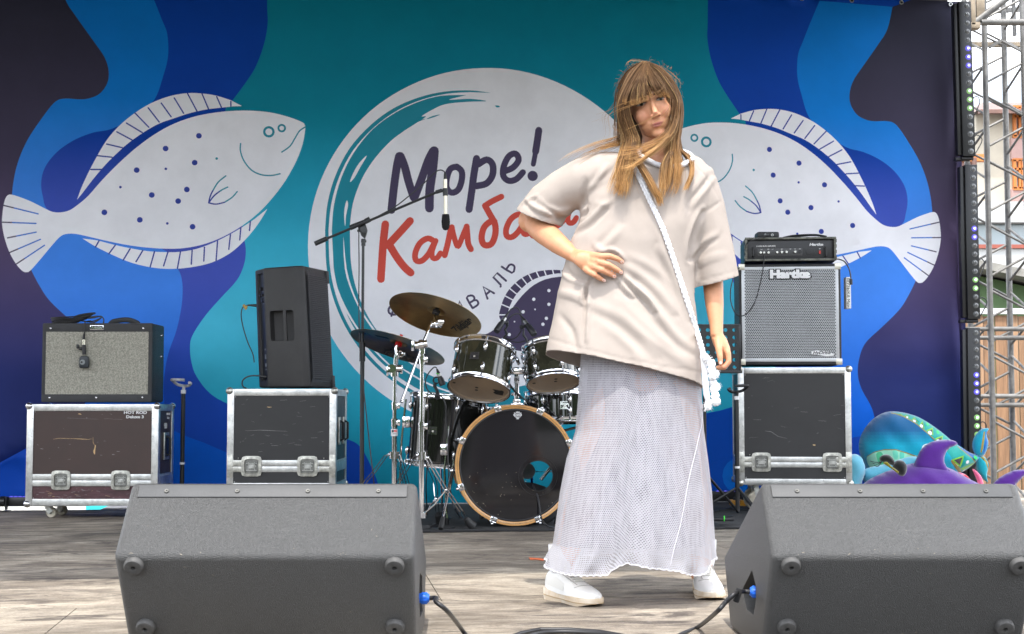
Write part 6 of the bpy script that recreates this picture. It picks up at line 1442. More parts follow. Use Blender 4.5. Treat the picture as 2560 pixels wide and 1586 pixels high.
# things seen in the slot below the banner
t = thing('tarpaulin', 'turquoise tarpaulin glimpsed in the gap under the banner at left', 'tarpaulin', (W(262, 1270, 16).x, 16, -1.12))
m = MB(); a = W(214, 1262, 16); b = W(520, 1262, 16); zz = a.z+1.12; m.prism([(a.x-t.location.x, 0), (b.x-t.location.x, 0), (b.x-t.location.x, zz), (a.x-t.location.x, zz)], 0, .05, bev=.01); m.build('sheet', mat('turquoise_sheet', (.02, .50, .52), rough=.6, var=.3, vscale=3), t)
t = thing('white_wall', 'low whitewashed wall glimpsed in the gap under the banner', 'wall', (W(0, 1270, 22).x, 22, -1.12))
m = MB(); m.box((0, 0, .75), (12, .3, 1.5)); m.build('wall_block', mat('whitewash', (.7, .68, .6), rough=.9, var=.2, vscale=2), t)
tr_ = MB(); tr_.sph((0, 0, 0), .5, 0, 10)
# ---- plush toys: stuffed shapes
def plush(name, outline, Y, th, base, parent_loc, parent=None, shapes=(), width=None, grid=.03, k=4, rough=.9, zz=None, attr='print', raw=False, sheen=.6, scale=(.18025, 2120, 1000), bend=0):
    sc0, ox, oy = scale
    pts = [(W(ox+p[0]*sc0, oy+p[1]*sc0, Y).x, W(ox+p[0]*sc0, oy+p[1]*sc0, Y).z) for p in outline]
    out = pts if raw else [tuple(p) for p in smooth_path(pts, k, True)]
    S_ = []
    for s in shapes:
        q = [(W(ox+p[0]*sc0, oy+p[1]*sc0, Y).x, W(ox+p[0]*sc0, oy+p[1]*sc0, Y).z) for p in s[0]]
        S_.append(([tuple(p) for p in smooth_path(q, 4, True)] if len(s) < 3 else q, s[1]))
    P = list(out); E = [(i, (i+1) % len(out)) for i in range(len(out))]
    def inside(Q, X):
        Q = np.array(Q); ins = np.zeros(len(X), bool); n = len(Q)
        for i in range(n):
            a, b = Q[i], Q[(i+1) % n]
            if a[1] == b[1]: continue
            ins ^= ((a[1] > X[:, 1]) != (b[1] > X[:, 1])) & (X[:, 0] < (b[0]-a[0])*(X[:, 1]-a[1])/(b[1]-a[1])+a[0])
        return ins
    for q, c in S_:
        ii = inside(out, np.array(q))
        if not ii.all(): q2 = q
        o = len(P); P += list(q); E += [(o+i, o+(i+1) % len(q)) for i in range(len(q))]
    A = np.array(out); lo, hi = A.min(0), A.max(0)
    gx = np.array([(x, z) for x in np.arange(lo[0], hi[0], grid) for z in np.arange(lo[1], hi[1], grid)])
    gx = gx[inside(out, gx)]; P += [tuple(g_) for g_ in gx]
    vo, _, fo, _, _, _ = delaunay_2d_cdt([Vector(p) for p in P], E, [], 0, 1e-5, False)
    V = np.array([tuple(v) for v in vo]); T = np.array([f for f in fo if len(f) == 3]); cen = V[T].mean(1); T = T[inside(out, cen)]; cen = V[T].mean(1)
    dm = np.full(len(V), 9.)
    for i in range(len(A)):
        a, b = A[i], A[(i+1) % len(A)]; d = b-a; t_ = np.clip(((V-a)@d)/(d@d+1e-12), 0, 1); dm = np.minimum(dm, np.linalg.norm(V-(a+t_[:, None]*d), axis=1))
    w = width or dm.max(); h = th*np.sqrt(np.clip(1-(1-np.clip(dm/w, 0, 1))**2, 0, 1))
    h = h*(1+.06*np.sin(V[:, 0]*40)*np.sin(V[:, 1]*33))
    col_ = base(cen[:, 0], cen[:, 1]) if callable(base) else np.tile(np.array(base), (len(T), 1))
    for q, c in S_:
        ii = inside(q, cen); col_[ii] = c
    L0 = Vector(parent_loc); n = len(V)
    co = [(x-L0.x, Y-L0.y-hh, z-L0.z) for (x, z), hh in zip(V, h)] + [(x-L0.x, Y-L0.y+hh*.8+.001, z-L0.z) for (x, z), hh in zip(V, h)]
    Fc = [list(map(int, t_)) for t_ in T]+[[int(t_[0])+n, int(t_[2])+n, int(t_[1])+n] for t_ in T]
    bo = [i for i in range(len(V)) if dm[i] < 1e-5]
    me = bpy.data.meshes.new(name); me.from_pydata(co, [], Fc)
    at = me.color_attributes.new('print', 'FLOAT_COLOR', 'CORNER'); buf = np.ones((len(Fc)*3, 4)); cc = np.repeat(np.concatenate([col_, col_]), 3, 0); buf[:, :3] = cc; at.data.foreach_set('color', buf.ravel())
    bmm = bmesh.new(); bmm.from_mesh(me); bmesh.ops.remove_doubles(bmm, verts=bmm.verts, dist=.0012); bmesh.ops.recalc_face_normals(bmm, faces=bmm.faces); bmm.to_mesh(me); bmm.free()
    me.polygons.foreach_set('use_smooth', [True]*len(me.polygons))
    me.materials.append(mat('plush_fabric', (.5, .5, .5), rough=rough, attr='print', sheen=sheen, bump=.35, bscale=260, var=.08, vscale=14, spec=.2))
    return place(name, me, parent)
def c3_(r, g, b, k=1.25): return tuple(min(1, c*k) for c in srgb(r, g, b)[:3])
TE = c3_(10, 140, 130); LIME = c3_(110, 170, 40); OCH = c3_(140, 125, 60); DK = c3_(55, 50, 55); WH = c3_(210, 220, 225)
wl_ = FL(2300, 1262)
wh = thing('plush_whale', 'turquoise patterned plush whale leaning in the corner, tail fin by the truss', 'plush toy', (wl_.x, 8.85, 0))
zA = W(2200, 1075, 8.8).z; zB = W(2200, 1115, 8.8).z
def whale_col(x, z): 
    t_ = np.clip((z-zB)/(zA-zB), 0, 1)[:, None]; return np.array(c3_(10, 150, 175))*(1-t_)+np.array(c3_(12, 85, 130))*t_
body_o = [(150,640),(165,540),(215,430),(300,310),(420,215),(550,165),(700,165),(870,200),(1000,250),(1150,340),(1300,450),(1420,550),(1560,650),(1700,735),(1800,765),(1800,830),(1740,890),(1650,960),(1560,1010),(1400,1100),(1200,1250),(900,1350),(500,1300),(320,1080),(230,900),(170,780)]
tri = []
seq = [((585,188),(640,198),(705,192),(725,215)), ((740,225),(785,205),(815,255),(765,248)), ((830,275),(885,240),(920,320),(860,290)), ((920,350),(995,290),(1000,395),(950,370)), ((1020,420),(1140,380),(1110,490),(1060,450)), ((1130,530),(1280,490),(1240,570),(1170,570))]
shapes = [([(560,180),(700,180),(860,215),(1000,270),(1140,360),(1290,470),(1400,560),(1500,640),(1640,740),(1700,800),(1720,880),(1560,1000),(1400,900),(1330,760),(1180,600),(1020,450),(880,330),(740,240),(620,195)], TE),
          ([(1540,660),(1660,710),(1760,770),(1740,830),(1660,790),(1560,700),(1480,640)], c3_(15, 95, 160)),
          ([(230,780),(320,720),(450,690),(600,690),(760,740),(950,790),(950,880),(700,1000),(400,1050),(290,950),(240,860)], c3_(150, 205, 175)),
          ([(330,745),(400,720),(450,850),(430,930),(380,900)], c3_(80, 180, 130)), ([(540,700),(600,700),(610,800),(560,800)], c3_(110, 200, 170)), ([(640,715),(700,730),(690,820),(640,800)], c3_(90, 190, 165)),
          ([(935,680),(950,630),(1000,605),(1050,605),(1040,650),(1000,695),(960,705)], WH), ([(960,650),(985,620),(1015,625),(1015,660),(985,680),(965,675)], c3_(50, 110, 60)), ([(980,655),(990,640),(1003,650),(993,664)], c3_(20, 25, 20))]
for s_ in seq:
    shapes.append((list(s_), LIME, 1)); cx = sum(p[0] for p in s_)/4; cy = sum(p[1] for p in s_)/4; shapes.append(([((p[0]-cx)*.62+cx, (p[1]-cy)*.62+cy+4) for p in s_], DK, 1))
for x, y, r in ((778, 240, 14), (866, 292, 20), (955, 362, 24), (1068, 455, 30), (1175, 572, 30), (1440, 875, 34), (1590, 855, 26), (1580, 985, 26)):
    shapes.append(([(x+r*math.cos(a*PI/4), y+r*math.sin(a*PI/4)) for a in range(8)], WH, 1))
for x, y, r in ((1065, 338, 22), (1200, 445, 26), (1722, 795, 30)): shapes.append(([(x+r*math.cos(a*PI/4), y+r*math.sin(a*PI/4)) for a in range(8)], c3_(30, 190, 90), 1))
shapes += [([(1345,820),(1545,765),(1490,930)], LIME, 1), ([(1385,825),(1515,790),(1475,895)], DK, 1), ([(1500,945),(1720,860),(1700,905),(1560,975)], LIME, 1), ([(1345,815),(1500,950),(1560,1010),(1540,1030),(1440,960),(1345,850)], OCH, 1)]
for L_ in ([(570,182),(620,190),(740,235),(880,325),(1020,445),(1150,575)], [(220,785),(300,720),(430,685),(580,683),(740,730),(860,775),(945,785)], [(1480,640),(1560,710),(1660,800),(1730,860)]):
    up_ = [(p[0]+3, p[1]-7) for p in L_]; dn = [(p[0]-3, p[1]+7) for p in L_][::-1]; shapes.append((up_+dn, OCH, 1))
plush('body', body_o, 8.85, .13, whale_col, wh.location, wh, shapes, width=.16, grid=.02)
plush('tail_fluke', [(1790,780),(1735,700),(1725,600),(1760,500),(1830,420),(1890,395),(1955,400),(1920,470),(1945,580),(1930,680),(1880,770)], 8.83, .035, c3_(15, 140, 165), wh.location, wh, [([(1815,720),(1835,560),(1860,440),(1880,440),(1865,560),(1850,680),(1830,740)], OCH, 1), ([(1850,740),(1875,560),(1890,440),(1925,420),(1900,480),(1925,590),(1900,700),(1870,760)], c3_(20, 95, 165), 1)], grid=.012)
plush('tail_fluke', [(1790,800),(1775,900),(1795,1000),(1850,1080),(1940,1145),(1925,1050),(1950,930),(1930,840),(1870,780)], 8.83, .035, c3_(20, 150, 165), wh.location, wh, [([(1820,790),(1880,860),(1920,960),(1925,1050),(1940,960),(1920,860),(1870,790)], OCH, 1)], grid=.012)
PUR = c3_(72, 30, 118, 1.35)
dl = thing('plush_dolphin', 'large plain purple plush dolphin lying in front of the patterned whale', 'plush toy', (W(2300, 1262, 8.5).x, 8.5, 0))
plush('body', [(150,1230),(260,1130),(400,1050),(600,970),(800,900),(1000,870),(1200,890),(1400,945),(1550,1020),(1700,1105),(1850,1180),(1980,1260),(1980,1500),(1600,1640),(900,1650),(300,1560),(120,1380)], 8.5, .16, PUR, dl.location, dl, width=.19, grid=.025)
plush('dorsal_fin', [(915,920),(960,790),(1020,680),(1120,600),(1250,560),(1400,552),(1480,572),(1522,608),(1500,632),(1420,665),(1355,740),(1335,830),(1360,920),(1440,1010),(1200,1020),(1000,980)], 8.46, .045, PUR, dl.location, dl, width=.05, grid=.018)
plush('tail_fluke', [(1960,1250),(2000,1180),(2080,1095),(2200,1020),(2320,975),(2440,968),(2520,990),(2440,1060),(2390,1110),(2320,1190),(2250,1300),(2050,1330)], 8.5, .04, PUR, dl.location, dl, width=.05, grid=.02)
pb = thing('plush_bear', 'pale blue plush body squeezed between the right flight case and the whale', 'plush toy', (W(2130, 1262, 8.7).x, 8.7, 0))
plush('body', [(-60,800),(40,758),(120,755),(185,800),(222,880),(236,960),(225,1060),(190,1150),(150,1300),(0,1500),(-100,1300)], 8.62, .10, c3_(95, 165, 185), pb.location, pb, width=.12, grid=.02)
plush('limb', [(180,1060),(240,960),(400,915),(550,880),(700,830),(850,790),(960,790),(1000,860),(900,960),(600,1080),(300,1180)], 8.66, .07, c3_(90, 165, 185), pb.location, pb, width=.08, grid=.02)
bk = thing('plush_insect', 'small black and yellow plush insect lying on the purple dolphin', 'plush toy', W(2240, 1170, 8.35))
for pts in ([(445,850),(440,800),(480,765),(540,755),(600,785),(645,850),(640,920),(590,900),(520,870)], [(620,930),(640,870),(700,835),(770,850),(815,910),(815,990),(780,1050),(740,1060),(690,1030),(650,970)]):
    plush('wing', pts, 8.33, .04, (.008, .008, .009), bk.location, bk, width=.045, grid=.012)
plush('striped_body', [(490,870),(540,860),(600,920),(700,990),(690,1020),(620,970),(560,930),(500,890)], 8.31, .02, c3_(150, 140, 40), bk.location, bk, grid=.012)
m = MB()
for e in ((310, 850), (335, 875), (360, 905)): m.tube(vpath([W(2120+p[0]*.18, 1000+p[1]*.18, 8.3)-Vector(bk.location) for p in ((470, 860), ((470+e[0])/2, e[1]+18), e)]), .0022, 6)
m.build('feeler', BLK, bk)
cr_ = thing('plush_crab', 'pink and red plush claw poking up between whale tail and dolphin', 'plush toy', W(2440, 1215, 8.6))
plush('claw', [(1725,965),(1760,970),(1830,1040),(1868,1110),(1875,1190),(1870,1300),(1780,1300),(1790,1200),(1790,1120),(1755,1040)], 8.6, .03, c3_(240, 110, 140), cr_.location, cr_, width=.03, grid=.012)
plush('body', [(1520,1020),(1570,1012),(1650,1050),(1710,1120),(1760,1200),(1700,1300),(1560,1200)], 8.62, .03, c3_(235, 120, 140), cr_.location, cr_, [([(1590,1040),(1640,1040),(1680,1100),(1640,1110)], c3_(200, 10, 30), 1)], grid=.012)
# ================================================================== the girl
from mathutils.bvhtree import BVHTree
YG = 4.45
def G(u, v, dy=0.0): return W(u, v, YG+dy)
sg = YG/F
person = thing('person', 'girl with windblown brown hair, beige T-shirt and white knit skirt, hand on hip', 'person', (G(1590, 1500).x, YG, 0))
PL = Vector(person.location)
def remesh(mb, vox, name, smooth_it=6, fac=.5):
    mb.v = [tuple(Vector(p)-PL) for p in mb.v]
    me = mb.mesh(name+'_src', BLK); o = bpy.data.objects.new(name, me); COL.objects.link(o)
    r = o.modifiers.new('r', 'REMESH'); r.mode = 'VOXEL'; r.voxel_size = vox; r.use_smooth_shade = True
    if smooth_it: s = o.modifiers.new('s', 'SMOOTH'); s.iterations = smooth_it; s.factor = fac
    dg = bpy.context.evaluated_depsgraph_get(); m2 = bpy.data.meshes.new_from_object(o.evaluated_get(dg)); bpy.data.objects.remove(o); m2.name = name; m2.materials.clear()
    return m2
def verts_np(me): a = np.empty(len(me.vertices)*3); me.vertices.foreach_get('co', a); return a.reshape(-1, 3)
def set_np(me, a): me.vertices.foreach_set('co', a.ravel()); me.update()
def norm_np(me): a = np.empty(len(me.vertices)*3); me.vertex_normals.foreach_get('vector', a); return a.reshape(-1, 3)
def bvh_of(me): return BVHTree.FromPolygons([v.co + PL for v in me.vertices], [tuple(p.vertices) for p in me.polygons])
def proj_px(a):       # world array -> photo pixel
    x, y, z = a[:, 0], a[:, 1], a[:, 2]-CAM_H; d = y*_ct + z*_st; return np.stack([1280+F*x/d, 793-F*(z*_ct-y*_st)/d], -1)
# ---- body
Hc = W(1621, 260, YG-.01); ROLL = math.radians(16); PIT = math.radians(8); YAW = math.radians(-1)
RH = Matrix.Rotation(-ROLL, 3, 'Y') @ Matrix.Rotation(YAW, 3, 'Z') @ Matrix.Rotation(PIT, 3, 'X')
def H(x, y, z): return Hc + RH @ Vector((x, y, z))
b = MB()
def ell(c, r, R=RH): b.sph(c, 1.0, 0, 24, r, R)
ell(H(0, .018, .036), (.064, .090, .074)); ell(H(0, -.026, -.014), (.060, .062, .080)); ell(H(0, -.030, -.060), (.050, .052, .046)); ell(H(0, -.058, -.098), (.021, .022, .016))
for s in (-1, 1): ell(H(s*.033, -.056, -.034), (.026, .026, .028)); ell(H(s*.0115, -.0945, -.043), (.0065, .009, .006)); ell(H(s*.066, .008, -.006), (.008, .018, .030)); ell(H(s*.028, -.070, .026), (.024, .014, .008))
b.tube([H(0, -.078, .016), H(0, -.090, -.010), H(0, -.103, -.036), H(0, -.098, -.046)], [.006, .0072, .0095, .006], 12)
ell(H(0, -.0790, -.067), (.021, .0095, .0045)); ell(H(0, -.0770, -.0750), (.017, .0095, .0048))
IDm = Matrix.Identity(3)
b.tube([H(0, .012, -.05), H(0, .018, -.10), G(1642, 395, .03), G(1640, 440, .03)], [.050, .047, .050, .075], 20)
b.tube([G(1640, 420, .03), G(1625, 470, .02), G(1605, 600, .02), G(1590, 700, .02), G(1595, 820, .02), G(1608, 920, .03), G(1610, 1000, .03)], [.07, .125, .13, .115, .13, .155, .12], 24, flat=1.0) if False else None
for (u, v, rx, ry, rz) in ((1630, 450, .15, .075, .07), (1612, 560, .135, .095, .11), (1595, 680, .115, .09, .11), (1598, 800, .125, .10, .11), (1610, 900, .15, .115, .11), (1612, 960, .145, .11, .09)):
    b.sph(G(u, v, .03), 1.0, 0, 24, (rx, ry, rz))
# arms
def limb(pts, rs, n=16, flat=1.0): b.tube([G(*p) for p in pts], rs, n, flat=flat)
limb([(1515, 425, .03), (1470, 440, .04), (1400, 495, .08), (1326, 553, .11)], [.050, .050, .042, .040])
limb([(1330, 550, .115), (1345, 566, .09), (1362, 582, .060), (1398, 612, -.005), (1428, 634, -.042), (1448, 645, -.058), (1462, 652, -.07)], [.036, .041, .042, .034, .0255, .0215, .016], 20, .92)
b.sph(G(1326, 552, .115), .040)
limb([(1735, 435, .03), (1765, 520, .04), (1780, 600, .055), (1784, 665, .06)], [.048, .040, .036, .033]); limb([(1783, 660, .06), (1782, 705, .045), (1786, 760, .02), (1791, 815, -.005), (1792, 842, -.015)], [.033, .0325, .029, .021, .0195])
# hand on the hip: palm and five fingers following the belly
SHx = [(385, 1585, 1725), (400, 1535, 1760), (430, 1492, 1778), (480, 1462, 1782), (560, 1446, 1768), (600, 1426, 1748), (660, 1411, 1737), (732, 1393, 1739), (812, 1379, 1744), (870, 1367, 1750), (956, 1358, 1757), (1010, 1352, 1762)]
SHd = [(385, .075), (430, .10), (500, .125), (600, .135), (700, .13), (800, .145), (900, .16), (1010, .17)]
def sh_at(v):
    L = np.interp(v, [q[0] for q in SHx], [q[1] for q in SHx]); R = np.interp(v, [q[0] for q in SHx], [q[2] for q in SHx]); d = np.interp(v, [q[0] for q in SHd], [q[1] for q in SHd])
    return (L+R)/2, (R-L)/2, d
def belly(u, v, off=.0):
    c_, h_, d_ = sh_at(v); t_ = min(.985, abs(u-c_)/h_); return -d_*(1-t_**2.6)**(1/2.6) + .02 + off
HND = [  # finger: knuckle, pip, dip, tip (px), radius
    [(1499, 641), (1523, 640.5), (1543, 647.5), (1556, 656)], [(1493, 655), (1520, 662), (1540, 673.5), (1553, 682)], [(1483, 667), (1505, 676), (1524, 685.5), (1537, 692)], [(1470, 679), (1486, 687.5), (1500, 696.5), (1511, 702)]]
wr = (1430, 636, -.045)
for i, fg in enumerate(HND):
    r0 = (.0098, .0098, .0094, .0085)[i]
    k3 = [(fg[0][0], fg[0][1], belly(*fg[0], -.030)), (fg[1][0], fg[1][1], belly(*fg[1], -.030)), (fg[2][0], fg[2][1], belly(*fg[2], -.019)), (fg[3][0], fg[3][1], belly(*fg[3], -.011))]
    limb([wr, ((wr[0]+fg[0][0])/2+2, (wr[1]+fg[0][1])/2, (wr[2]+k3[0][2])/2-.004), k3[0]], [.018, .0145, r0*1.12], 12)
    limb([k3[0], k3[1], k3[2], k3[3]], [r0*1.08, r0, r0*.88, r0*.72], 12); b.sph(G(*k3[3]), r0*.74, 0, 10); b.sph(G(*k3[1]), r0*1.04, 0, 10)
b.sph(G(1462, 653, belly(1475, 655, -.015)), 1, 0, 16, (.036, .014, .026), Matrix.Rotation(math.radians(24), 3, 'Y'))
limb([(1440, 640, -.035), (1446, 655, -.005), (1440, 676, .03), (1434, 690, .05)], [.016, .014, .011, .008], 12)
# lowered hand
b.sph(G(1806, 868, -.015), 1, 0, 16, (.021, .030, .040), Matrix.Rotation(math.radians(-22), 3, 'Y')); limb([(1792, 840, -.015), (1800, 855, -.015), (1812, 880, -.02)], [.0195, .023, .020], 14)
for i in range(4):
    dy = -.040+.0175*i; sh_ = (0, 2, 1, -3)[i]
    limb([(1812, 868, dy*.7), (1820, 884, dy), (1822, 904+sh_, dy-.004), (1811, 918+sh_, dy-.006), (1793+i*3, 919+sh_, dy-.004)], [.0125, .0098, .0088, .0080, .0064], 12); b.sph(G(1793+i*3, 919+sh_, dy-.004), .0064, 0, 10)
limb([(1794, 850, -.030), (1797, 872, -.050), (1800, 893, -.060), (1801.5, 910, -.062)], [.013, .0115, .0095, .0072], 12); b.sph(G(1801.5, 910, -.062), .0072, 0, 10)
# legs
limb([(1550, 950, .03), (1512, 1070, .02), (1475, 1190, .02), (1448, 1280, .04), (1412, 1400, .11), (1404, 1440, .12)], [.084, .072, .054, .050, .036, .034], 20)
limb([(1672, 950, .03), (1695, 1070, .04), (1722, 1190, .06), (1740, 1280, .10), (1754, 1400, .255), (1753, 1445, .27)], [.084, .072, .054, .050, .036, .034], 20)
bme = remesh(b, .0032, 'body', 5, .5)
A = verts_np(bme); N_ = norm_np(bme); RHi = np.array(RH.transposed())
hl_ = (A + np.array(PL) - np.array(Hc)) @ RHi.T          # head-local coordinates
def gs(c, r): return np.exp(-(((hl_-np.array(c))/np.array(r))**2).sum(1))
fwd = np.array(RH @ Vector((0, 1, 0)))
front = hl_[:, 1] < -.03
disp = np.zeros(len(A))
for s in (-1, 1):
    disp += .0085*gs((s*.031, -.078, .003), (.016, .03, .010))
    disp -= .0022*gs((s*.031, -.078, -.004), (.013, .03, .004)); disp -= .002*gs((s*.031, -.078, .0115), (.015, .03, .0035))
    disp += .0025*gs((s*.020, -.088, -.056), (.006, .03, .010))
disp += .0035*gs((0, -.09, -.0712), (.020, .03, .0016)) + .003*gs((0, -.09, -.086), (.016, .03, .006)) + .0015*gs((0, -.1, -.057), (.004, .03, .006))
A = A + (disp*front)[:, None]*fwd[None, :]
set_np(bme, A)
col_ = np.tile(np.array([.61, .295, .160]), (len(A), 1))
def blend(w, c):
    global col_
    w = np.clip(w, 0, 1)[:, None]; col_ = col_*(1-w)+np.array(c)*w
pw_ = A+np.array(PL); ppx = proj_px(pw_)
fr = front*1.0
blend(fr*.30*(gs((.038, -.06, -.034), (.022, .06, .018))+gs((-.038, -.06, -.034), (.022, .06, .018))), (.66, .25, .19)); blend(fr*.45*gs((0, -.1, -.04), (.012, .03, .008)), (.60, .24, .16))
blend(fr*.95*np.clip(2.2*gs((0, -.09, -.0675), (.0185, .05, .0034))-.35, 0, 1), (.36, .11, .09)); blend(fr*.9*np.clip(2.2*gs((0, -.09, -.0752), (.015, .05, .0036))-.35, 0, 1), (.44, .15, .125))
blend(fr*.9*np.clip(2.5*gs((0, -.09, -.0714), (.021, .05, .0012))-.6, 0, 1), (.16, .05, .05))  # mouth line darkened in the colour where the lip groove would shade
for s in (-1, 1): blend(fr*.5*gs((s*.031, -.08, .004), (.016, .04, .008)), (.42, .21, .15)); blend(fr*.9*gs((s*.0105, -.1, -.0475), (.004, .02, .0022)), (.20, .06, .05))
kn_ = np.zeros(len(A))
for fg in HND:
    for p in (fg[0], fg[1]): kn_ += np.exp(-(((ppx-np.array(p))/5.5)**2).sum(1))
    kn_ += 1.2*np.exp(-(((ppx-np.array(fg[3]))/5)**2).sum(1))
blend(.28*kn_, (.62, .25, .16)); blend(.5*np.exp(-(((ppx-np.array((1815, 918)))/14)**2).sum(1)), (.64, .26, .17))
at = bme.color_attributes.new('print', 'FLOAT_COLOR', 'POINT'); bb = np.ones((len(A), 4)); bb[:, :3] = col_; at.data.foreach_set('color', bb.ravel())
bme.materials.append(mat('skin', (.5, .3, .2), rough=.50, attr='print', var=.05, vscale=60, bump=.12, bscale=380, sss=.12, spec=.45)); shade(bme, 80)
body = place('body', bme, person); BB = bvh_of(bme)
# ---- face details set on the surface
hf = RH @ Vector((0, 1, 0))
def on_face(x, z, off=.0006):
    o_ = H(x, -.25, z); hit = BB.ray_cast(o_, hf, .4); p = hit[0] if hit[0] else H(x, -.085, z)
    return p - hf*off
def face_patch(name, pts, mt_, off=.0007, parent=None, n_in=3):
    cx = sum(p[0] for p in pts)/len(pts); cz = sum(p[1] for p in pts)/len(pts); m = MB(); vs = [on_face(cx, cz, off)-PL]; n = len(pts)
    for k in range(1, n_in+1): vs += [on_face(cx+(p[0]-cx)*k/n_in, cz+(p[1]-cz)*k/n_in, off*(1.0 if k < n_in else .6))-PL for p in pts]
    fs = [[0, 1+i, 1+(i+1) % n] for i in range(n)]
    for k in range(n_in-1): fs += [[1+k*n+i, 1+(k+1)*n+i, 1+(k+1)*n+(i+1) % n, 1+k*n+(i+1) % n] for i in range(n)]
    m.add([p for p in vs], fs, 0, True); return m.build(name, mt_, parent or person)
EYEW = mat('eye_white', (.40, .34, .30), rough=.5); IRIS = mat('grey_green_iris', (.060, .055, .034), rough=.4, spec=.3); PUP = mat('pupil', (.01, .01, .01), rough=.3, spec=.3); LASH = mat('dark_lash', (.035, .018, .012), rough=.7); NAIL = mat('fingernail', (.80, .58, .52), rough=.18, spec=.7)
for s in (-1, 1):
    ex, ez = s*.0310, .0015
    alm = [(ex+.0145*math.cos(a), ez+(.0046 if math.sin(a) > 0 else .0042)*math.sin(a)*(1-.25*abs(math.cos(a)))+s*.0010*math.cos(a)*s) for a in [k*2*PI/20 for k in range(20)]]
    e = face_patch('eye', alm, EYEW, .0009)
    face_patch('iris', [(ex+.0005+.0056*math.cos(k*PI/8), min(ez+.0004+.0056*math.sin(k*PI/8), ez+.0042)) for k in range(16)], IRIS, .0013, e)
    face_patch('pupil', [(ex+.0005+.0024*math.cos(k*PI/6), ez+.0004+.0024*math.sin(k*PI/6)) for k in range(12)], PUP, .0016, e)
    m = MB(); m.tube([on_face(ex+t_*.0155, ez+.0048*(1-t_*t_)+.0004, .0016)-PL for t_ in np.linspace(-1, 1, 11)], [.0004, .0009, .0012, .0013, .0013, .0013, .0013, .0013, .0012, .0009, .0004], 6); m.build('eyelash', LASH, person)
    m = MB(); m.tube([on_face(ex+t_*.0160, ez+.0085*(1-t_*t_*.8)+.001, .0001)-PL for t_ in np.linspace(-1, 1, 9)], .0006, 5); m.build('eyelid_crease', mat('skin_crease', (.25, .12, .08), rough=.7), person)
    m = MB(); m.tube([on_face(s*(.012+.034*t_), .0195+.004*math.sin(t_*2.4)-.002*t_, .0008)-PL for t_ in np.linspace(0, 1, 9)], [.0016, .0024, .0026, .0024, .0022, .002, .0016, .0012, .0006], 6); m.build('eyebrow', mat('brown_brow', (.10, .055, .03), rough=.8), person)
for fg in HND:
    d = Vector((fg[3][0]-fg[2][0], fg[3][1]-fg[2][1])).normalized(); q = Vector((-d.y, d.x)); m = MB(); vs = []
    for a in range(12):
        an = a*PI/6; u = fg[3][0]+d.x*(-1.0+4.6*math.cos(an))+q.x*3.6*math.sin(an); v = fg[3][1]+d.y*(-1.0+4.6*math.cos(an))+q.y*3.6*math.sin(an)
        hit = BB.ray_cast(Vector((0, 0, CAM_H)), ray(u, v).normalized(), 9)
        p = hit[0]; vs.append((p if p else G(u, v, belly(u, v, -.02))) - ray(u, v).normalized()*.0010 - PL)
    m.add(vs, [list(range(12))], 0, True); m.build('fingernail', NAIL, person)
m = MB(); vs = []
for a in range(12):
    an = a*PI/6; u = 1801.5+3.4*math.sin(an); v = 907+4.4*math.cos(an); hit = BB.ray_cast(Vector((0, 0, CAM_H)), ray(u, v).normalized(), 9); p = hit[0]
    vs.append((p if p else G(u, v, -.07)) - ray(u, v).normalized()*.001 - PL)
m.add(vs, [list(range(12))], 0, True); m.build('fingernail', NAIL, person)
# ---- T-shirt
sb = MB(); n = 56; rows_v = list(np.linspace(385, 1005, 44)); vs = []
def shring(v, k, grow=0):
    c_, h_, d_ = sh_at(v); a = 2*PI*k/n; ca, sa = math.cos(a), math.sin(a); p_ = 2/2.5
    x = math.copysign(abs(ca)**p_, ca)*h_; y = math.copysign(abs(sa)**p_, sa)*d_
    return G(c_+x, v, 0)+Vector((0, y+.02, 0))
for v in rows_v:
    for k in range(n): vs.append(shring(v, k))
fs = [[i*n+k, i*n+(k+1) % n, (i+1)*n+(k+1) % n, (i+1)*n+k] for i in range(len(rows_v)-1) for k in range(n)]
fs += [list(range(n))[::-1], [(len(rows_v)-1)*n+k for k in range(n)]]
sb.add(vs, fs)
def slv(pts, n_=26, fy=.85):
    sb.tube([G(p[0], p[1], p[2]) for p in pts], [p[3]*sg for p in pts], n_, flat=1.0)
slv([(1560, 455, .02, 74), (1500, 452, .02, 74), (1452, 458, .03, 62), (1408, 478, .05, 56), (1372, 508, .07, 58), (1349, 544, .08, 64), (1330, 595, .085, 68)])
slv([(1700, 445, .02, 55), (1738, 455, .02, 56), (1762, 520, .025, 52), (1780, 620, .03, 53), (1793, 704, .03, 55), (1806, 760, .03, 57)])
sb.sph(G(1560, 425, .02), 1, 0, 24, (.105, .085, .058), Matrix.Rotation(math.radians(-16), 3, 'Y')); sb.sph(G(1715, 440, .02), 1, 0, 24, (.08, .085, .050), Matrix.Rotation(math.radians(24), 3, 'Y'))
tme = remesh(sb, .0062, 'tshirt', 14, .5)
A = verts_np(tme); N_ = norm_np(tme); Pw = A+np.array(PL); px_ = proj_px(Pw)
D = np.zeros(len(A)); frontm = np.clip(-N_[:, 1]*2.2+.3, 0, 1)
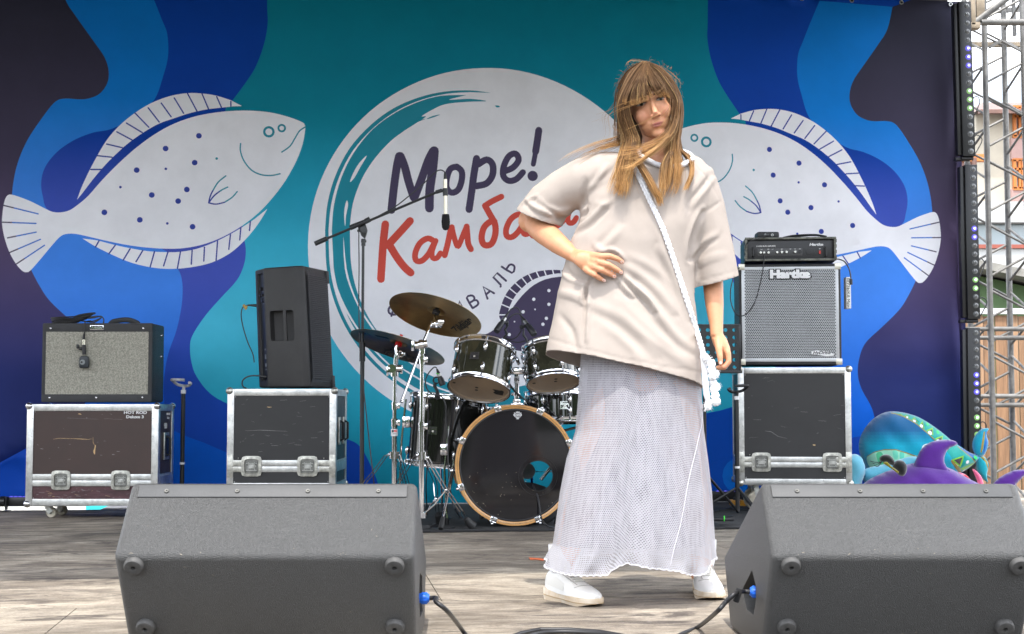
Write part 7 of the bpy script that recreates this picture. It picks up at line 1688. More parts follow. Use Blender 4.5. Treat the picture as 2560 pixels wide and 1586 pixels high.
def fold(pts, w, amp, side=0.0, both=False):
    "a crease along a pixel path: ridge with a sharper valley on one side"
    global D
    Q = np.array([tuple(p) for p in smooth_path(pts, 4)]); best = np.full(len(A), 1e9); sg_ = np.zeros(len(A)); tt = np.zeros(len(A)); L = len(Q)-1
    for i in range(L):
        a, b_ = Q[i], Q[i+1]; d = b_-a; t = np.clip(((px_-a)@d)/(d@d+1e-9), 0, 1); c = px_-(a+t[:, None]*d); dd = np.hypot(c[:, 0], c[:, 1]); m_ = dd < best
        best[m_] = dd[m_]; sg_[m_] = np.sign(d[0]*c[m_, 1]-d[1]*c[m_, 0]); tt[m_] = (i+t[m_])/L
    taper = np.sin(PI*np.clip(.06+.88*tt, 0, 1))**.6; s = best*sg_/w
    D += (1 if both else frontm)*amp*taper*(np.exp(-s**2) - side*.8*np.exp(-(s-1.5)**2/.7))
z6 = lambda *L: [(1250+x*.43, 130+y*.43) for x, y in L]
for pts, w, amp, side in [(p_[0], p_[1]*.82, p_[2]*1.02, p_[3]) for p_ in [
    (z6((500,750),(498,850),(490,950),(440,1030)), 6, -.009, -1), (z6((440,1030),(520,985),(600,900),(660,860)), 9, .010, .8), (z6((380,950),(450,940),(500,900)), 7, .009, 1), (z6((350,1000),(420,960),(470,950)), 6, .007, -1),
    (z6((200,870),(300,930),(370,1000)), 8, -.008, .8), (z6((150,860),(190,900),(240,930),(340,960)), 6, .007, 1), (z6((240,860),(270,900),(350,920),(420,905)), 7, .008, -1), (z6((130,880),(180,850),(220,835)), 5, .005, 1),
    (z6((620,660),(570,740),(520,800)), 9, .006, 1), (z6((690,640),(640,700),(560,760)), 8, -.005, 0), (z6((560,880),(640,900),(700,870)), 8, .004, 0),
    (z6((590,1165),(640,1150),(690,1170),(720,1205)), 6, .009, 1), (z6((560,1120),(600,1160),(610,1180)), 6, .008, -1),
    (z6((715,1295),(760,1340),(810,1390),(870,1450),(900,1500)), 8, .013, 1), (z6((690,1320),(730,1380),(770,1420)), 7, .010, 1), (z6((720,1240),(820,1300),(920,1390),(1010,1500)), 14, .007, 1), (z6((740,1180),(860,1240),(980,1330)), 14, .005, 0),
    (z6((530,1320),(500,1390),(490,1450)), 6, -.011, 1), (z6((520,1340),(515,1500),(505,1680)), 7, .010, 1), (z6((380,1210),(400,1290),(500,1330),(520,1350)), 8, -.008, 1), (z6((350,1390),(430,1410),(500,1450)), 8, .007, -1),
    (z6((1180,930),(1140,1010),(1110,1100),(1100,1210)), 8, -.012, 1), (z6((1240,740),(1190,800),(1150,850),(1120,900)), 9, .008, 1), (z6((1190,720),(1150,780),(1110,830)), 8, .006, -1), (z6((1285,870),(1240,900),(1185,935)), 4, -.004, 0), (z6((1110,1180),(1180,1110),(1260,1060)), 9, .006, 1), (z6((1110,1240),(1200,1200),(1290,1170)), 8, .004, -1),
    (z6((820,680),(840,760),(850,860)), 8, .004, 0), (z6((700,1030),(640,1100),(580,1160)), 12, .005, 1), (z6((880,960),(930,1080),(950,1200)), 14, .004, 0),
    ([(1600,720),(1650,790),(1700,850),(1745,880)], 14, .008, 1), ([(1560,760),(1620,820),(1690,870),(1740,905)], 16, .007, -1), ([(1650,620),(1690,700),(1725,790)], 12, .006, 1), ([(1480,760),(1560,800),(1640,880)], 16, .005, 1), ([(1400,790),(1430,830),(1440,880)], 10, -.008, 0), ([(1520,820),(1580,870),(1600,910)], 14, .005, 0),
    (z6((80,925),(180,965),(280,1000),(370,1018)), 2.6, -.0022, 0), (z6((1110,640),(1170,700),(1230,780),(1285,870)), 2.5, -.002, 0), (z6((1140,1335),(1260,1305),(1380,1270)), 2.2, -.002, 0)]]:
    fold(pts, w, amp, side)
hemz = lambda u: np.interp(u, [1350, 1367, 1452, 1566, 1673, 1756, 1775], [864, 869, 895, 924, 943, 956, 959])
dh = px_[:, 1]-(hemz(px_[:, 0])-24); D += -.0022*np.exp(-(dh/2.6)**2)*(px_[:, 1] > 800)*frontm
D += .004*np.sin(px_[:, 0]*.055+1)*np.clip((px_[:, 1]-780)/150, 0, 1)
D += np.array([.0035*noise.noise(Vector((p[0]*9, p[1]*9, p[2]*7))) + .0015*noise.noise(Vector((p[0]*24, p[1]*24, p[2]*20))) for p in Pw])
A = A+N_*D[:, None]; set_np(tme, A)
bm = bmesh.new(); bm.from_mesh(tme)
CV = [(1580, 372), (1592, 380), (1600, 387), (1618, 398), (1642, 410), (1672, 415), (1700, 412), (1720, 404), (1731, 395), (1740, 382)]
bm.faces.ensure_lookup_table(); fcn = np.array([tuple(f_.calc_center_median()+PL) for f_ in bm.faces]); fp = proj_px(fcn)
dele = (fp[:, 0] > 1588) & (fp[:, 0] < 1722) & (fp[:, 1] < np.interp(fp[:, 0], *zip(*CV)))
bmesh.ops.delete(bm, geom=[f_ for f_, q_ in zip(bm.faces, dele) if q_], context='FACES')
def cut(p0, p1, p2, region):
    p0, p1, p2 = [Vector(p)-PL for p in (p0, p1, p2)]; nn = (p1-p0).cross(p2-p0).normalized()
    geom = [g_ for g_ in list(bm.faces) if region(g_.calc_center_median())]; gs_ = set(geom)
    ed = {e for f_ in geom for e in f_.edges}; ve = {v_ for f_ in geom for v_ in f_.verts}
    bmesh.ops.bisect_plane(bm, geom=geom+list(ed)+list(ve), plane_co=p0, plane_no=nn, clear_inner=False, clear_outer=False, dist=1e-5)
    return p0, nn
def rm(p0, nn, region, sign):
    dl_ = [f_ for f_ in bm.faces if region(f_.calc_center_median()) and (f_.calc_center_median()-p0).dot(nn)*sign > 0]; bmesh.ops.delete(bm, geom=dl_, context='FACES')
z_of = lambda v: G(1600, v).z
reg = lambda c: c.z+PL.z < z_of(800)
p0, nn = cut(G(1367, 868, -.10), G(1757, 957, -.10), G(1380, 903, .17), reg)
if nn.z > 0: nn = -nn
rm(p0, nn, reg, 1)
sA_, sB2 = G(1349, 544, .08)-PL, G(1793, 704, .03)-PL
reg1 = lambda c: (c-sA_).length < .135 and c.x+PL.x < G(1425, 560).x
p0, nn = cut(G(1284, 522, .06), G(1409, 567, .06), G(1350, 536, .16), reg1)
if nn.z > 0: nn = -nn
rm(p0, nn, reg1, 1)
reg2 = lambda c: (c-sB2).length < .12 and c.x+PL.x > G(1733, 700).x
p0, nn = cut(G(1740, 719, .0), G(1846, 690, .0), G(1793, 700, .08), reg2)
if nn.z > 0: nn = -nn
rm(p0, nn, reg2, 1)
# drop islands left by the cuts
bm.verts.ensure_lookup_table(); seen = set(); comps = []
for v_ in bm.verts:
    if v_ in seen: continue
    st = [v_]; cur = []; seen.add(v_)
    while st:
        x = st.pop(); cur.append(x)
        for e in x.link_edges:
            y = e.other_vert(x)
            if y not in seen: seen.add(y); st.append(y)
    comps.append(cur)
comps.sort(key=len, reverse=True)
for c in comps[1:]: bmesh.ops.delete(bm, geom=c, context='VERTS')
bm.to_mesh(tme); bm.free()
SHIRT = mat('beige_cotton', (.405, .35, .308), rough=.85, var=.02, vscale=40, bump=.15, bscale=700, spec=.1, sheen=.0)
tme.materials.clear(); tme.materials.append(SHIRT); tme.polygons.foreach_set('use_smooth', [True]*len(tme.polygons)); TB = bvh_of(tme)
ts = place('tshirt', tme, person); so_ = ts.modifiers.new('s', 'SOLIDIFY'); so_.thickness = .0022; so_.offset = -1
def surf(u, v, off=.006, dflt=-.13):
    d = ray(u, v).normalized(); h = TB.ray_cast(Vector((0, 0, CAM_H)), d, 9)
    return (h[0] - d*off) if h[0] else G(u, v, dflt)
# collar
m = MB(); pts = [(1592, 378), (1600, 386), (1618, 397), (1642, 409), (1672, 415), (1700, 412), (1720, 404), (1731, 394), (1724, 384)]
cpts = [surf(u, v+11, .004)-PL+Vector((0, .002, 9*sg)) for (u, v) in pts[:-1]]
m.tube(vpath(cpts, 4), .0085, 10); m.tube(vpath([cpts[-1], G(1724, 386, .04)-PL, G(1690, 374, .09)-PL, G(1620, 370, .09)-PL, cpts[0]], 3), .008, 8); col_o = m.build('collar', mat('white_rib', (.80, .80, .82), rough=.8, bump=.4, bscale=500), person)
# ---- skirt
kn = bpy.data.materials.new('white_open_knit'); kn.use_nodes = True; N = kn.node_tree.nodes; L = kn.node_tree.links; p = N['Principled BSDF']
p.inputs['Base Color'].default_value = (.43, .425, .46, 1); p.inputs['Roughness'].default_value = .85; p.inputs['Sheen Weight'].default_value = .2
uvn = N.new('ShaderNodeUVMap'); uvn.uv_map = 'knit'; sx_ = N.new('ShaderNodeSeparateXYZ'); L.new(uvn.outputs[0], sx_.inputs[0])
def M_(o, a, b=None, c=None):
    x = N.new('ShaderNodeMath'); x.operation = o
    for i, q in enumerate((a, b, c)):
        if q is None: continue
        if isinstance(q, (int, float)): x.inputs[i].default_value = q
        else: L.new(q, x.inputs[i])
    return x.outputs[0]
SX, SY = .0058, .0052
row = M_('DIVIDE', sx_.outputs[1], SY); par = M_('MODULO', M_('FLOOR', row), 2.0); cx_ = M_('ADD', M_('DIVIDE', sx_.outputs[0], SX), M_('MULTIPLY', par, .5))
fx = M_('SUBTRACT', M_('FRACT', cx_), .5); fy = M_('SUBTRACT', M_('FRACT', row), .5)
dd = M_('SQRT', M_('ADD', M_('MULTIPLY', M_('MULTIPLY', fx, fx), 1.0), M_('MULTIPLY', M_('MULTIPLY', fy, fy), 1.5)))
nzk = N.new('ShaderNodeTexNoise'); nzk.inputs['Scale'].default_value = 60; nzk.inputs['Detail'].default_value = 3; mpk = N.new('ShaderNodeMapping'); mpk.inputs['Scale'].default_value = (1.6, .25, 1); L.new(uvn.outputs[0], mpk.inputs[0]); L.new(mpk.outputs[0], nzk.inputs['Vector'])
rad = M_('ADD', M_('MULTIPLY', nzk.outputs['Fac'], .52), .015)
lens_ = N.new('ShaderNodeMapRange'); L.new(M_('SUBTRACT', dd, rad), lens_.inputs[0]); lens_.inputs[1].default_value = -.06; lens_.inputs[2].default_value = .06
tr_n = N.new('ShaderNodeBsdfTransparent'); ms_ = N.new('ShaderNodeMixShader'); L.new(lens_.outputs[0], ms_.inputs[0]); L.new(tr_n.outputs[0], ms_.inputs[1])
tl_ = N.new('ShaderNodeBsdfTranslucent'); tl_.inputs[0].default_value = (.8, .78, .84, 1); m2_ = N.new('ShaderNodeMixShader'); m2_.inputs[0].default_value = .22; L.new(p.outputs[0], m2_.inputs[1]); L.new(tl_.outputs[0], m2_.inputs[2]); L.new(m2_.outputs[0], ms_.inputs[2]); L.new(ms_.outputs[0], N['Material Output'].inputs[0])
bk_ = N.new('ShaderNodeBump'); bk_.inputs['Strength'].default_value = .8; bk_.inputs['Distance'].default_value = .002; L.new(dd, bk_.inputs['Height']); L.new(bk_.outputs[0], p.inputs['Normal']); L.new(bk_.outputs[0], tl_.inputs['Normal'])
SKL = [(870, 1456), (903, 1453), (993, 1447), (1078, 1440), (1148, 1417), (1233, 1400), (1313, 1389), (1366, 1381), (1393, 1366), (1430, 1352)]
SKR = [(870, 1754), (903, 1755), (993, 1757), (1078, 1762), (1148, 1771), (1233, 1780), (1313, 1784), (1366, 1787), (1393, 1790), (1430, 1794)]
HEM = [(1350, 1396), (1366, 1408), (1380, 1418), (1412, 1424), (1455, 1428), (1500, 1427), (1529, 1426), (1540, 1412), (1566, 1397), (1609, 1408), (1640, 1412), (1673, 1416), (1700, 1426), (1726, 1431), (1760, 1420), (1788, 1396), (1800, 1394)]
nk = 240; nr = 110; vs = []; uv = []
for j in range(nr+1):
    t_ = j/nr
    for k in range(nk+1):
        a = 2*PI*k/nk; ca, sa = math.cos(a), math.sin(a)
        uu = 1580+210*ca; vh = np.interp(uu, *zip(*HEM)) if sa < 0 else 1402+4*math.sin(a*7)
        v = 872+(vh-872)*t_; 
        l = np.interp(v, *zip(*SKL)); r = np.interp(v, *zip(*SKR)); c_ = (l+r)/2; h_ = (r-l)/2; d_ = .135+.05*t_
        dr = t_**2.2
        fold_ = .7*dr*(.012*math.sin(a*5+.7)+.008*math.sin(a*9+1.7)+.006*math.sin(a*14+2+1.5*t_)+.004*math.sin(a*23+5*t_)) + .003*math.sin(a*13+t_*3)
        fl_ = 1
        fold_ += .008*math.exp(-((t_-1)/.03)**2)*(math.sin(a*11+2)+math.sin(a*17+1.3)+.6*math.sin(a*29))*.6
        p_ = 2/2.3; x = math.copysign(abs(ca)**p_, ca)*h_; y = math.copysign(abs(sa)**p_, sa)*d_
        nrm_ = Vector((ca, sa, 0)); pt = G(c_+x, v, 0)+Vector((0, y+.035, 0))+Vector((ca*.35, sa, 0))*fold_
        # push folds: two long drapes
        vs.append(pt-PL); uv.append((a*.22, t_*.66))
fs = [[j*(nk+1)+k, (j+1)*(nk+1)+k, (j+1)*(nk+1)+k+1, j*(nk+1)+k+1] for j in range(nr) for k in range(nk)]
me = bpy.data.meshes.new('skirt'); me.from_pydata([tuple(v) for v in vs], [], fs); ul = me.uv_layers.new(name='knit')
for lp_ in me.loops: ul.data[lp_.index].uv = uv[lp_.vertex_index]
me.polygons.foreach_set('use_smooth', [True]*len(fs)); me.materials.append(kn); sk = place('skirt', me, person); SBV = bvh_of(me)
def ssurf(u, v, off=.003):
    d = ray(u, v).normalized(); h = SBV.ray_cast(Vector((0, 0, CAM_H)), d, 9); return (h[0]-d*off) if h[0] else G(u, v, -.12)
YARN = mat('white_yarn', (.62, .61, .65), rough=.9, bump=.6, bscale=300)
m = MB(); bl_ = [vs[nr*(nk+1)+k] for k in range(nk+1)]; m.tube([p+Vector((0, 0, .002*math.sin(i*2.2))) for i, p in enumerate(bl_)], .0019, 6); m.build('hem_edge', YARN, sk)
m = MB(); m.tube([ssurf(u, v)-PL for u, v in vpath([Vector((1757, 1010)), Vector((1754, 1060)), Vector((1740, 1125)), Vector((1722, 1200)), Vector((1704, 1300)), Vector((1686, 1370)), Vector((1676, 1414))], 5)], .0012, 6); m.build('side_seam', YARN, sk)
m = MB()
for u, v in ((1555, 1408), (1550, 1412), (1475, 1430)):
    c = G(u, v, -.12)-PL; m.torus(c, .004, .0009, (0, 1, 0), 12, 5)
m.build('loose_loop', YARN, sk, kind='stuff')
# slip under the knit
m = MB(); nn_ = 40; vs2 = []
for v in (880, 950, 1030, 1090):
    l = np.interp(v, *zip(*SKL))+14; r = np.interp(v, *zip(*SKR))-28; l += 12
    for k in range(nn_): a = 2*PI*k/nn_; vs2.append(G((l+r)/2+(r-l)/2*math.cos(a), v, 0)+Vector((0, .035+.096*math.sin(a), 0))-PL)
m.add(vs2, [[i*nn_+k, (i+1)*nn_+k, (i+1)*nn_+(k+1) % nn_, i*nn_+(k+1) % nn_] for i in range(3) for k in range(nn_)], 0, True); m.build('slip', mat('pale_slip', (.50, .40, .39), rough=.9), person)
m = MB(); vs2 = []; rv_ = (880, 960, 1060, 1150, 1235, 1310, 1366)
for v in rv_:
    l = np.interp(v, *zip(*SKL))+9; r = np.interp(v, *zip(*SKR))-20; l += 11; t_ = (v-872)/540
    for k in range(60): a = 2*PI*k/60; vs2.append(G((l+r)/2+(r-l)/2*math.cos(a), v, 0)+Vector((0, .035+(.108+.030*t_)*math.sin(a)+.006*math.sin(a*7), 0))-PL)
m.add(vs2, [[i*60+k, (i+1)*60+k, (i+1)*60+(k+1) % 60, i*60+(k+1) % 60] for i in range(len(rv_)-1) for k in range(60)], 0, True)
lin_ = mat('sheer_lining', (.36, .34, .39), rough=.9); ln_ = lin_.node_tree; tq = ln_.nodes.new('ShaderNodeBsdfTransparent'); mq = ln_.nodes.new('ShaderNodeMixShader'); mq.inputs[0].default_value = .48; ln_.links.new(tq.outputs[0], mq.inputs[1]); ln_.links.new(ln_.nodes['Principled BSDF'].outputs[0], mq.inputs[2]); ln_.links.new(mq.outputs[0], ln_.nodes['Material Output'].inputs[0])
m.build('lining', lin_, person)
# ---- shoes
def shoe(hx, hy, tx, ty, mirror_, name='shoe'):
    d = Vector((tx-hx, ty-hy, 0)); Ls = d.length; d.normalize(); q = Vector((-d.y, d.x, 0))*mirror_
    def P(l, s, z): return Vector((hx, hy, 0)) + d*(l*Ls) + q*s + Vector((0, 0, z)) - PL
    prof = [(0, .012), (.03, .026), (.10, .033), (.25, .034), (.42, .034), (.58, .041), (.72, .046), (.85, .043), (.94, .032), (.985, .018), (1.0, .004)]
    off = lambda l: .004*math.sin(l*PI)*1.0
    # sole
    S_ = smooth_path([(l, w) for l, w in prof], 4); m = MB(); ring = [(l, w+off(l)) for l, w in S_]+[(l, -w+off(l)) for l, w in S_[::-1]]; n = len(ring)
    th = lambda l: .030 + .012*max(0, .35-l)/.35 - .004*l
    lv = [(.95, .0), (1.0, .006), (1.04, .5), (1.02, .93), (.96, 1.0)]; vs = []
    for sc, hh in lv:
        for l, w in ring: vs.append(P(.5+(l-.5)*(1+(sc-1)*.35), w*sc, (th(l)*hh if hh > .01 else .0) + .010*max(0, l-.82)/.18*(1-hh)))
    fs = [[i*n+k, i*n+(k+1) % n, (i+1)*n+(k+1) % n, (i+1)*n+k] for i in range(len(lv)-1) for k in range(n)]+[list(range(n))[::-1], [(len(lv)-1)*n+k for k in range(n)]]
    m.add(vs, fs, 0, True)
    so = m.build('sole', mat('scuffed_cream_sole', (.66, .60, .50), rough=.6, col2=(.55, .40, .24), vscale=18), sh_root)
    m = MB(); rr = [(l, w*1.045+off(l)) for l, w in S_]; m.tube([P(l, w, th(l)*.40) for l, w in rr], .0014, 5); m.tube([P(l, -w+2*off(l), th(l)*.40) for l, w in rr], .0014, 5); m.build('sole_groove', mat('groove_tan', (.40, .29, .17), rough=.8), so)
    # upper: stations with half ellipse sections
    st = [(.015, .012, .060, .05), (.05, .026, .085, .045), (.12, .033, .098, .045), (.22, .035, .100, .045), (.32, .036, .100, .045), (.42, .038, .088, .045), (.55, .041, .074, .04), (.68, .044, .061, .04), (.80, .042, .052, .035), (.90, .034, .045, .034), (.96, .022, .039, .033), (.99, .010, .034, .032)]
    S2 = smooth_path([(a_, b_, c_) for a_, b_, c_, _ in st], 3); vs = []; m_ = 15
    for l, w, h in S2:
        z0 = th(l)*.92
        for k in range(m_): a = PI*k/(m_-1); vs.append(P(l, off(l)+w*math.copysign(abs(math.cos(a))**.8, math.cos(a)), z0+(h-z0)*abs(math.sin(a))**.75))
    fs = [[i*m_+k, i*m_+k+1, (i+1)*m_+k+1, (i+1)*m_+k] for i in range(len(S2)-1) for k in range(m_-1)]+[list(range(m_)), [(len(S2)-1)*m_+k for k in range(m_)][::-1]]
    m = MB(); m.add(vs, fs, 0, True); up_ = m.build('upper', mat('white_leather', (.74, .74, .72), rough=.42, var=.05, vscale=12, bump=.1, bscale=300), sh_root)
    def top(l, s):
        h = np.interp(l, [a_[0] for a_ in st], [a_[2] for a_ in st]); w = np.interp(l, [a_[0] for a_ in st], [a_[1] for a_ in st]); z0 = th(l)*.92; c = min(.999, abs(s)/w)**(1/.8); return z0+(h-z0)*(math.sqrt(1-c*c))**.75
    LC = mat('white_lace', (.66, .65, .60), rough=.7)
    for i in range(6):
        l = .36+.052*i; ww = .020-.001*i; m = MB(); m.tube([P(l+.004*math.sin(s*3), off(l)+ww*s, top(l, ww*s)+.0035) for s in np.linspace(-1, 1, 7)], .0030, 6, flat=1.0); m.build('lace', LC, up_)
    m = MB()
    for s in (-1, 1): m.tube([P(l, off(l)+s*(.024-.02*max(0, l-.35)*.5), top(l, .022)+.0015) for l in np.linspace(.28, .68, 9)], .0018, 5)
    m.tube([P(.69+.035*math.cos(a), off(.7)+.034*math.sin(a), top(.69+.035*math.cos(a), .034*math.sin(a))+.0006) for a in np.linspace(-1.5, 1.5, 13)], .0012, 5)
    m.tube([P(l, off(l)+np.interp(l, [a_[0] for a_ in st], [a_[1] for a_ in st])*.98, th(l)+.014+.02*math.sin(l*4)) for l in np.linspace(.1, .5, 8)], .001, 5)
    m.build('seam', mat('grey_white_seam', (.42, .41, .39), rough=.7), up_)  # seams in a greyer tone than the leather
    PN = mat('warm_white_panel', (.68, .67, .63), rough=.5)
    for s in (-1, 1):
        m = MB(); g_ = []
        for l in np.linspace(.08, .50, 9): g_.append([P(l, off(l)+s*(np.interp(l, [a_[0] for a_ in st], [a_[1] for a_ in st])*math.cos(t_)**.8+.0012), th(l)*.92+(np.interp(l, [a_[0] for a_ in st], [a_[2] for a_ in st])-th(l)*.92)*math.sin(t_)**.75+.0006) for t_ in np.linspace(.12, .62-.35*abs(l-.3), 6)])
        m.add([p for r in g_ for p in r], [[i*6+k, i*6+k+1, (i+1)*6+k+1, (i+1)*6+k] for i in range(8) for k in range(5)], 0, True); m.build('side_panel', PN, up_)
    m = MB(); m.tube([P(.30, off(.3), .098), P(.34, off(.3), .104), P(.30, off(.3), .112)], [.020, .022, .016], 10, flat=.5); m.build('tongue', PN, up_)
    m = MB(); m.lathe([(.030, .0), (.033, .010), (.036, .028), (.039, .055), (.040, .085)], P(.24, off(.2), .088), (0, 0, 1), 20); m.build('sock_cuff', mat('white_sock', (.75, .75, .76), rough=.9), sh_root)
for (hx, hy, tx, ty, mi) in (((1372-1280)*4.60/F, 4.60, (1492-1280)*4.385/F, 4.385, 1), ((1752-1280)*4.78/F, 4.78, (1779-1280)*4.53/F, 4.53, -1)):
    sh_root = bpy.data.objects.new('shoe', None); COL.objects.link(sh_root); sh_root.parent = person
    shoe(hx, hy, tx, ty, mi)
# ---- strap bag: braided band and chenille end
bag = thing('strap_bag', 'white braided strap bag slung across the beige T-shirt, fluffy end at the hem', 'bag', G(1770, 1000, -.12))
BL = Vector(bag.location); WY = mat('white_braid', (.84, .84, .86), rough=.85, bump=.9, bscale=260)
path = vpath([Vector(q) for q in ((1566, 384), (1578, 405), (1600, 448), (1620, 492), (1642, 538), (1658, 575), (1676, 625), (1694, 680), (1712, 735), (1730, 790), (1747, 845), (1758, 885))], 5)
Pp = [surf(q.x, q.y, .004) for q in path]; m = MB(); w = .0085
for i in range(3):      # three plaits woven over each other
    pts = []
    for j in range(len(Pp)*2-1):
        k = j/2; a = Pp[int(k)]; b2 = Pp[min(int(k)+1, len(Pp)-1)]; c = a.lerp(b2, k-int(k)); t = (Pp[min(int(k)+1, len(Pp)-1)]-Pp[max(int(k)-1, 0)]).normalized(); s = t.cross(Vector((0, -1, 0))).normalized()
        ph = j*.95+i*2*PI/3; pts.append(c+s*(w*.62*math.sin(ph))+Vector((0, -.0022+.0016*math.cos(2*ph), 0))-BL)
    m.tube(pts, .0042, 6)
m.build('strap', WY, bag)
CH = mat('white_chenille', (.86, .86, .87), rough=1.0, bump=1.0, bscale=220, sheen=.8)
m = MB(); m.tube([p-BL for p in (surf(1756, 880, .012), surf(1760, 915, .014), G(1763, 950, -.15), G(1766, 985, -.15), G(1770, 1004, -.15))], [.010, .0125, .0135, .0140, .010], 12, flat=.7); m.build('folded_band', WY, bag)
R8 = random.Random(8)
def fluffy(m, c, r):
    sc = (r, r*.9, r*1.05); n = 20; h = 12; vs = []; o_ = R8.uniform(0, 50)
    for i in range(h+1):
        t = PI*i/h
        for k in range(n):
            a = 2*PI*k/n; d = Vector((math.sin(t)*math.cos(a), math.sin(t)*math.sin(a), math.cos(t))); rr = 1+.28*noise.noise(d*3.2+Vector((o_, 0, 0)))+.12*noise.noise(d*9+Vector((o_, 0, 0))); vs.append(c+Vector((d.x*sc[0], d.y*sc[1], d.z*sc[2]))*rr)
    m.add(vs, [[i*n+k, (i+1)*n+k, (i+1)*n+(k+1) % n, i*n+(k+1) % n] for i in range(h) for k in range(n)], 0, True)
for pts in ([(1778, 910), (1779, 925), (1781, 940), (1783, 958), (1785, 974), (1788, 990), (1790, 1004)], [(1772, 1008), (1770, 1016)], [(1764, 895), (1768, 900)], [(1789, 935), (1791, 968)]):
    m = MB()
    for u, v in pts: fluffy(m, G(u, v, -.15+R8.uniform(-.006, .006))-BL, .0115 if len(pts) < 5 else .0128)
    for _ in range(60):
        u, v = R8.choice(pts); c = G(u, v, -.15)-BL; d = Vector((R8.gauss(0, 1), R8.gauss(0, 1), R8.gauss(0, 1))).normalized(); m.tube([c+d*.009, c+d*.019+Vector((0, 0, -.001))], .00035, 3, cap=False)
    m.build('chenille_end', CH, bag)
# ---- hair
R7 = random.Random(21); z5 = lambda x, y: (1450+x*.2315, 130+y*.2315)
hv = []; hf_ = []; hc = []
BROWN = np.array((.130, .072, .036)); GOLD = np.array((.45, .24, .088)); PALE_ = np.array((.66, .45, .20))
CAMP = Vector((0, 0, CAM_H))
def strand(pts, r0, shade_, tip=1.0, goldstart=.35, cling=True):
    "pts: (u, v, dy)"
    P = []
    for (u, v, dy) in pts:
        p = W(u, v, YG+dy)
        if cling:
            d = (p-CAMP); L_ = d.length; d.normalize()
            for T in (TB, BB):
                h = T.ray_cast(CAMP, d, L_+.5)
                if h[0] is not None:
                    lh = (h[0]-CAMP).length
                    if lh < L_+.004 and lh > L_-.12: p = h[0]-d*(.004+shade_*.008); L_ = (p-CAMP).length
        P.append(p)
    n = len(P); x = Vector((1, 0, 0)); o = len(hv)
    for i in range(n):
        t = (P[min(i+1, n-1)]-P[max(i-1, 0)]).normalized(); x = (x-t*x.dot(t)); x = x.normalized() if x.length > 1e-5 else t.orthogonal().normalized(); y = t.cross(x)
        f_ = i/(n-1); r = r0*(1-.72*f_**3*tip)*(.75+.25*min(1, f_*8))
        for k in range(3): a = 2.094*k; hv.append(tuple(P[i]+x*(r*math.cos(a))+y*(r*math.sin(a))-PL))
        g_ = min(1, max(0, (f_-goldstart)/(1-goldstart))); c = (BROWN*(1-g_)+GOLD*g_)*(.62+.95*shade_); c = c*(1-.0)+PALE_*0
        if shade_ > .93: c = c*.45+PALE_*.55
        hc.extend([tuple(c)]*3)
    for i in range(n-1):
        for k in range(3): hf_.append((o+i*3+k, o+i*3+(k+1) % 3, o+(i+1)*3+(k+1) % 3, o+(i+1)*3+k))
def group(guides, cnt, r0=.0010, jit=4.0, jit_end=8.0, clumps=10, gs_=.4, dj=.006, k=3, tip=1.0, shr=(0, 1), lenv=.12):
    GU = [[np.array((*z5(p[0], p[1]), p[2]), float) for p in g] for g in guides]
    cl = [(R7.random(), R7.uniform(-1, 1), R7.uniform(-1, 1)) for _ in range(clumps)]
    for _ in range(cnt):
        c = R7.choice(cl); t = min(1, max(0, c[0]+R7.gauss(0, .5/clumps))); f = t*(len(GU)-1); i = min(int(f), len(GU)-2) if len(GU) > 1 else 0; w = f-i
        g = [GU[i][j]*(1-w)+GU[i+1][j]*w for j in range(len(GU[0]))] if len(GU) > 1 else [p.copy() for p in GU[0]]
        sp = smooth_path(g, k); n = len(sp); cut_ = max(4, int(n*(1-abs(R7.gauss(0, lenv))))); sp = sp[:cut_]; jx, jz, jy = R7.gauss(0, 1), R7.gauss(0, 1), R7.gauss(0, 1); ph = R7.uniform(0, 6); am = R7.uniform(0, 1.5)
        pts = []
        for q in range(len(sp)):
            u_ = q/(n-1); J = jit+(jit_end-jit)*u_; conv = 1-.45*u_
            pts.append((sp[q][0]+jx*J*.6*conv+c[1]*J*.7+am*math.sin(ph+u_*6), sp[q][1]+jz*J*.35+c[2]*J*.4, sp[q][2]+jy*dj))
        strand(pts, r0*R7.uniform(.7, 1.3), R7.uniform(*shr), tip, gs_)
# back mass and cap
m = MB(); sc0 = len(m.v); n = 40; h = 26; vs = []
for i in range(h+1):
    t = PI*i/h
    for k_ in range(n):
        a = 2*PI*k_/n; d = Vector((math.sin(t)*math.cos(a), math.sin(t)*math.sin(a), math.cos(t))); q = Vector((d.x*(.071-.004*max(0, d.z)), d.y*.096+.026, d.z*.086+.038))
        if q.z < .045 and q.y < -.01: q.y = -.01+(q.y+.01)*.15
        q *= 1+.02*noise.noise(d*5); vs.append(H(*q)-PL)
m.add(vs, [[i*n+k_, (i+1)*n+k_, (i+1)*n+(k_+1) % n, i*n+(k_+1) % n] for i in range(h) for k_ in range(n)], 0, True)
HB_ = mat('dark_root_hair', (.075, .040, .020), rough=.5, stretch=(60, 60, 4), var=.5, vscale=3)
m.build('hair_under_layer', HB_, person)
m = MB(); m.tube([H(-.01, .05, 0)-PL, H(-.012, .055, -.07)-PL, G(1600, 385, .10)-PL, G(1590, 430, .16)-PL], [.07, .065, .055, .03], 16, flat=1.0); m.build('hair_back_layer', HB_, person)
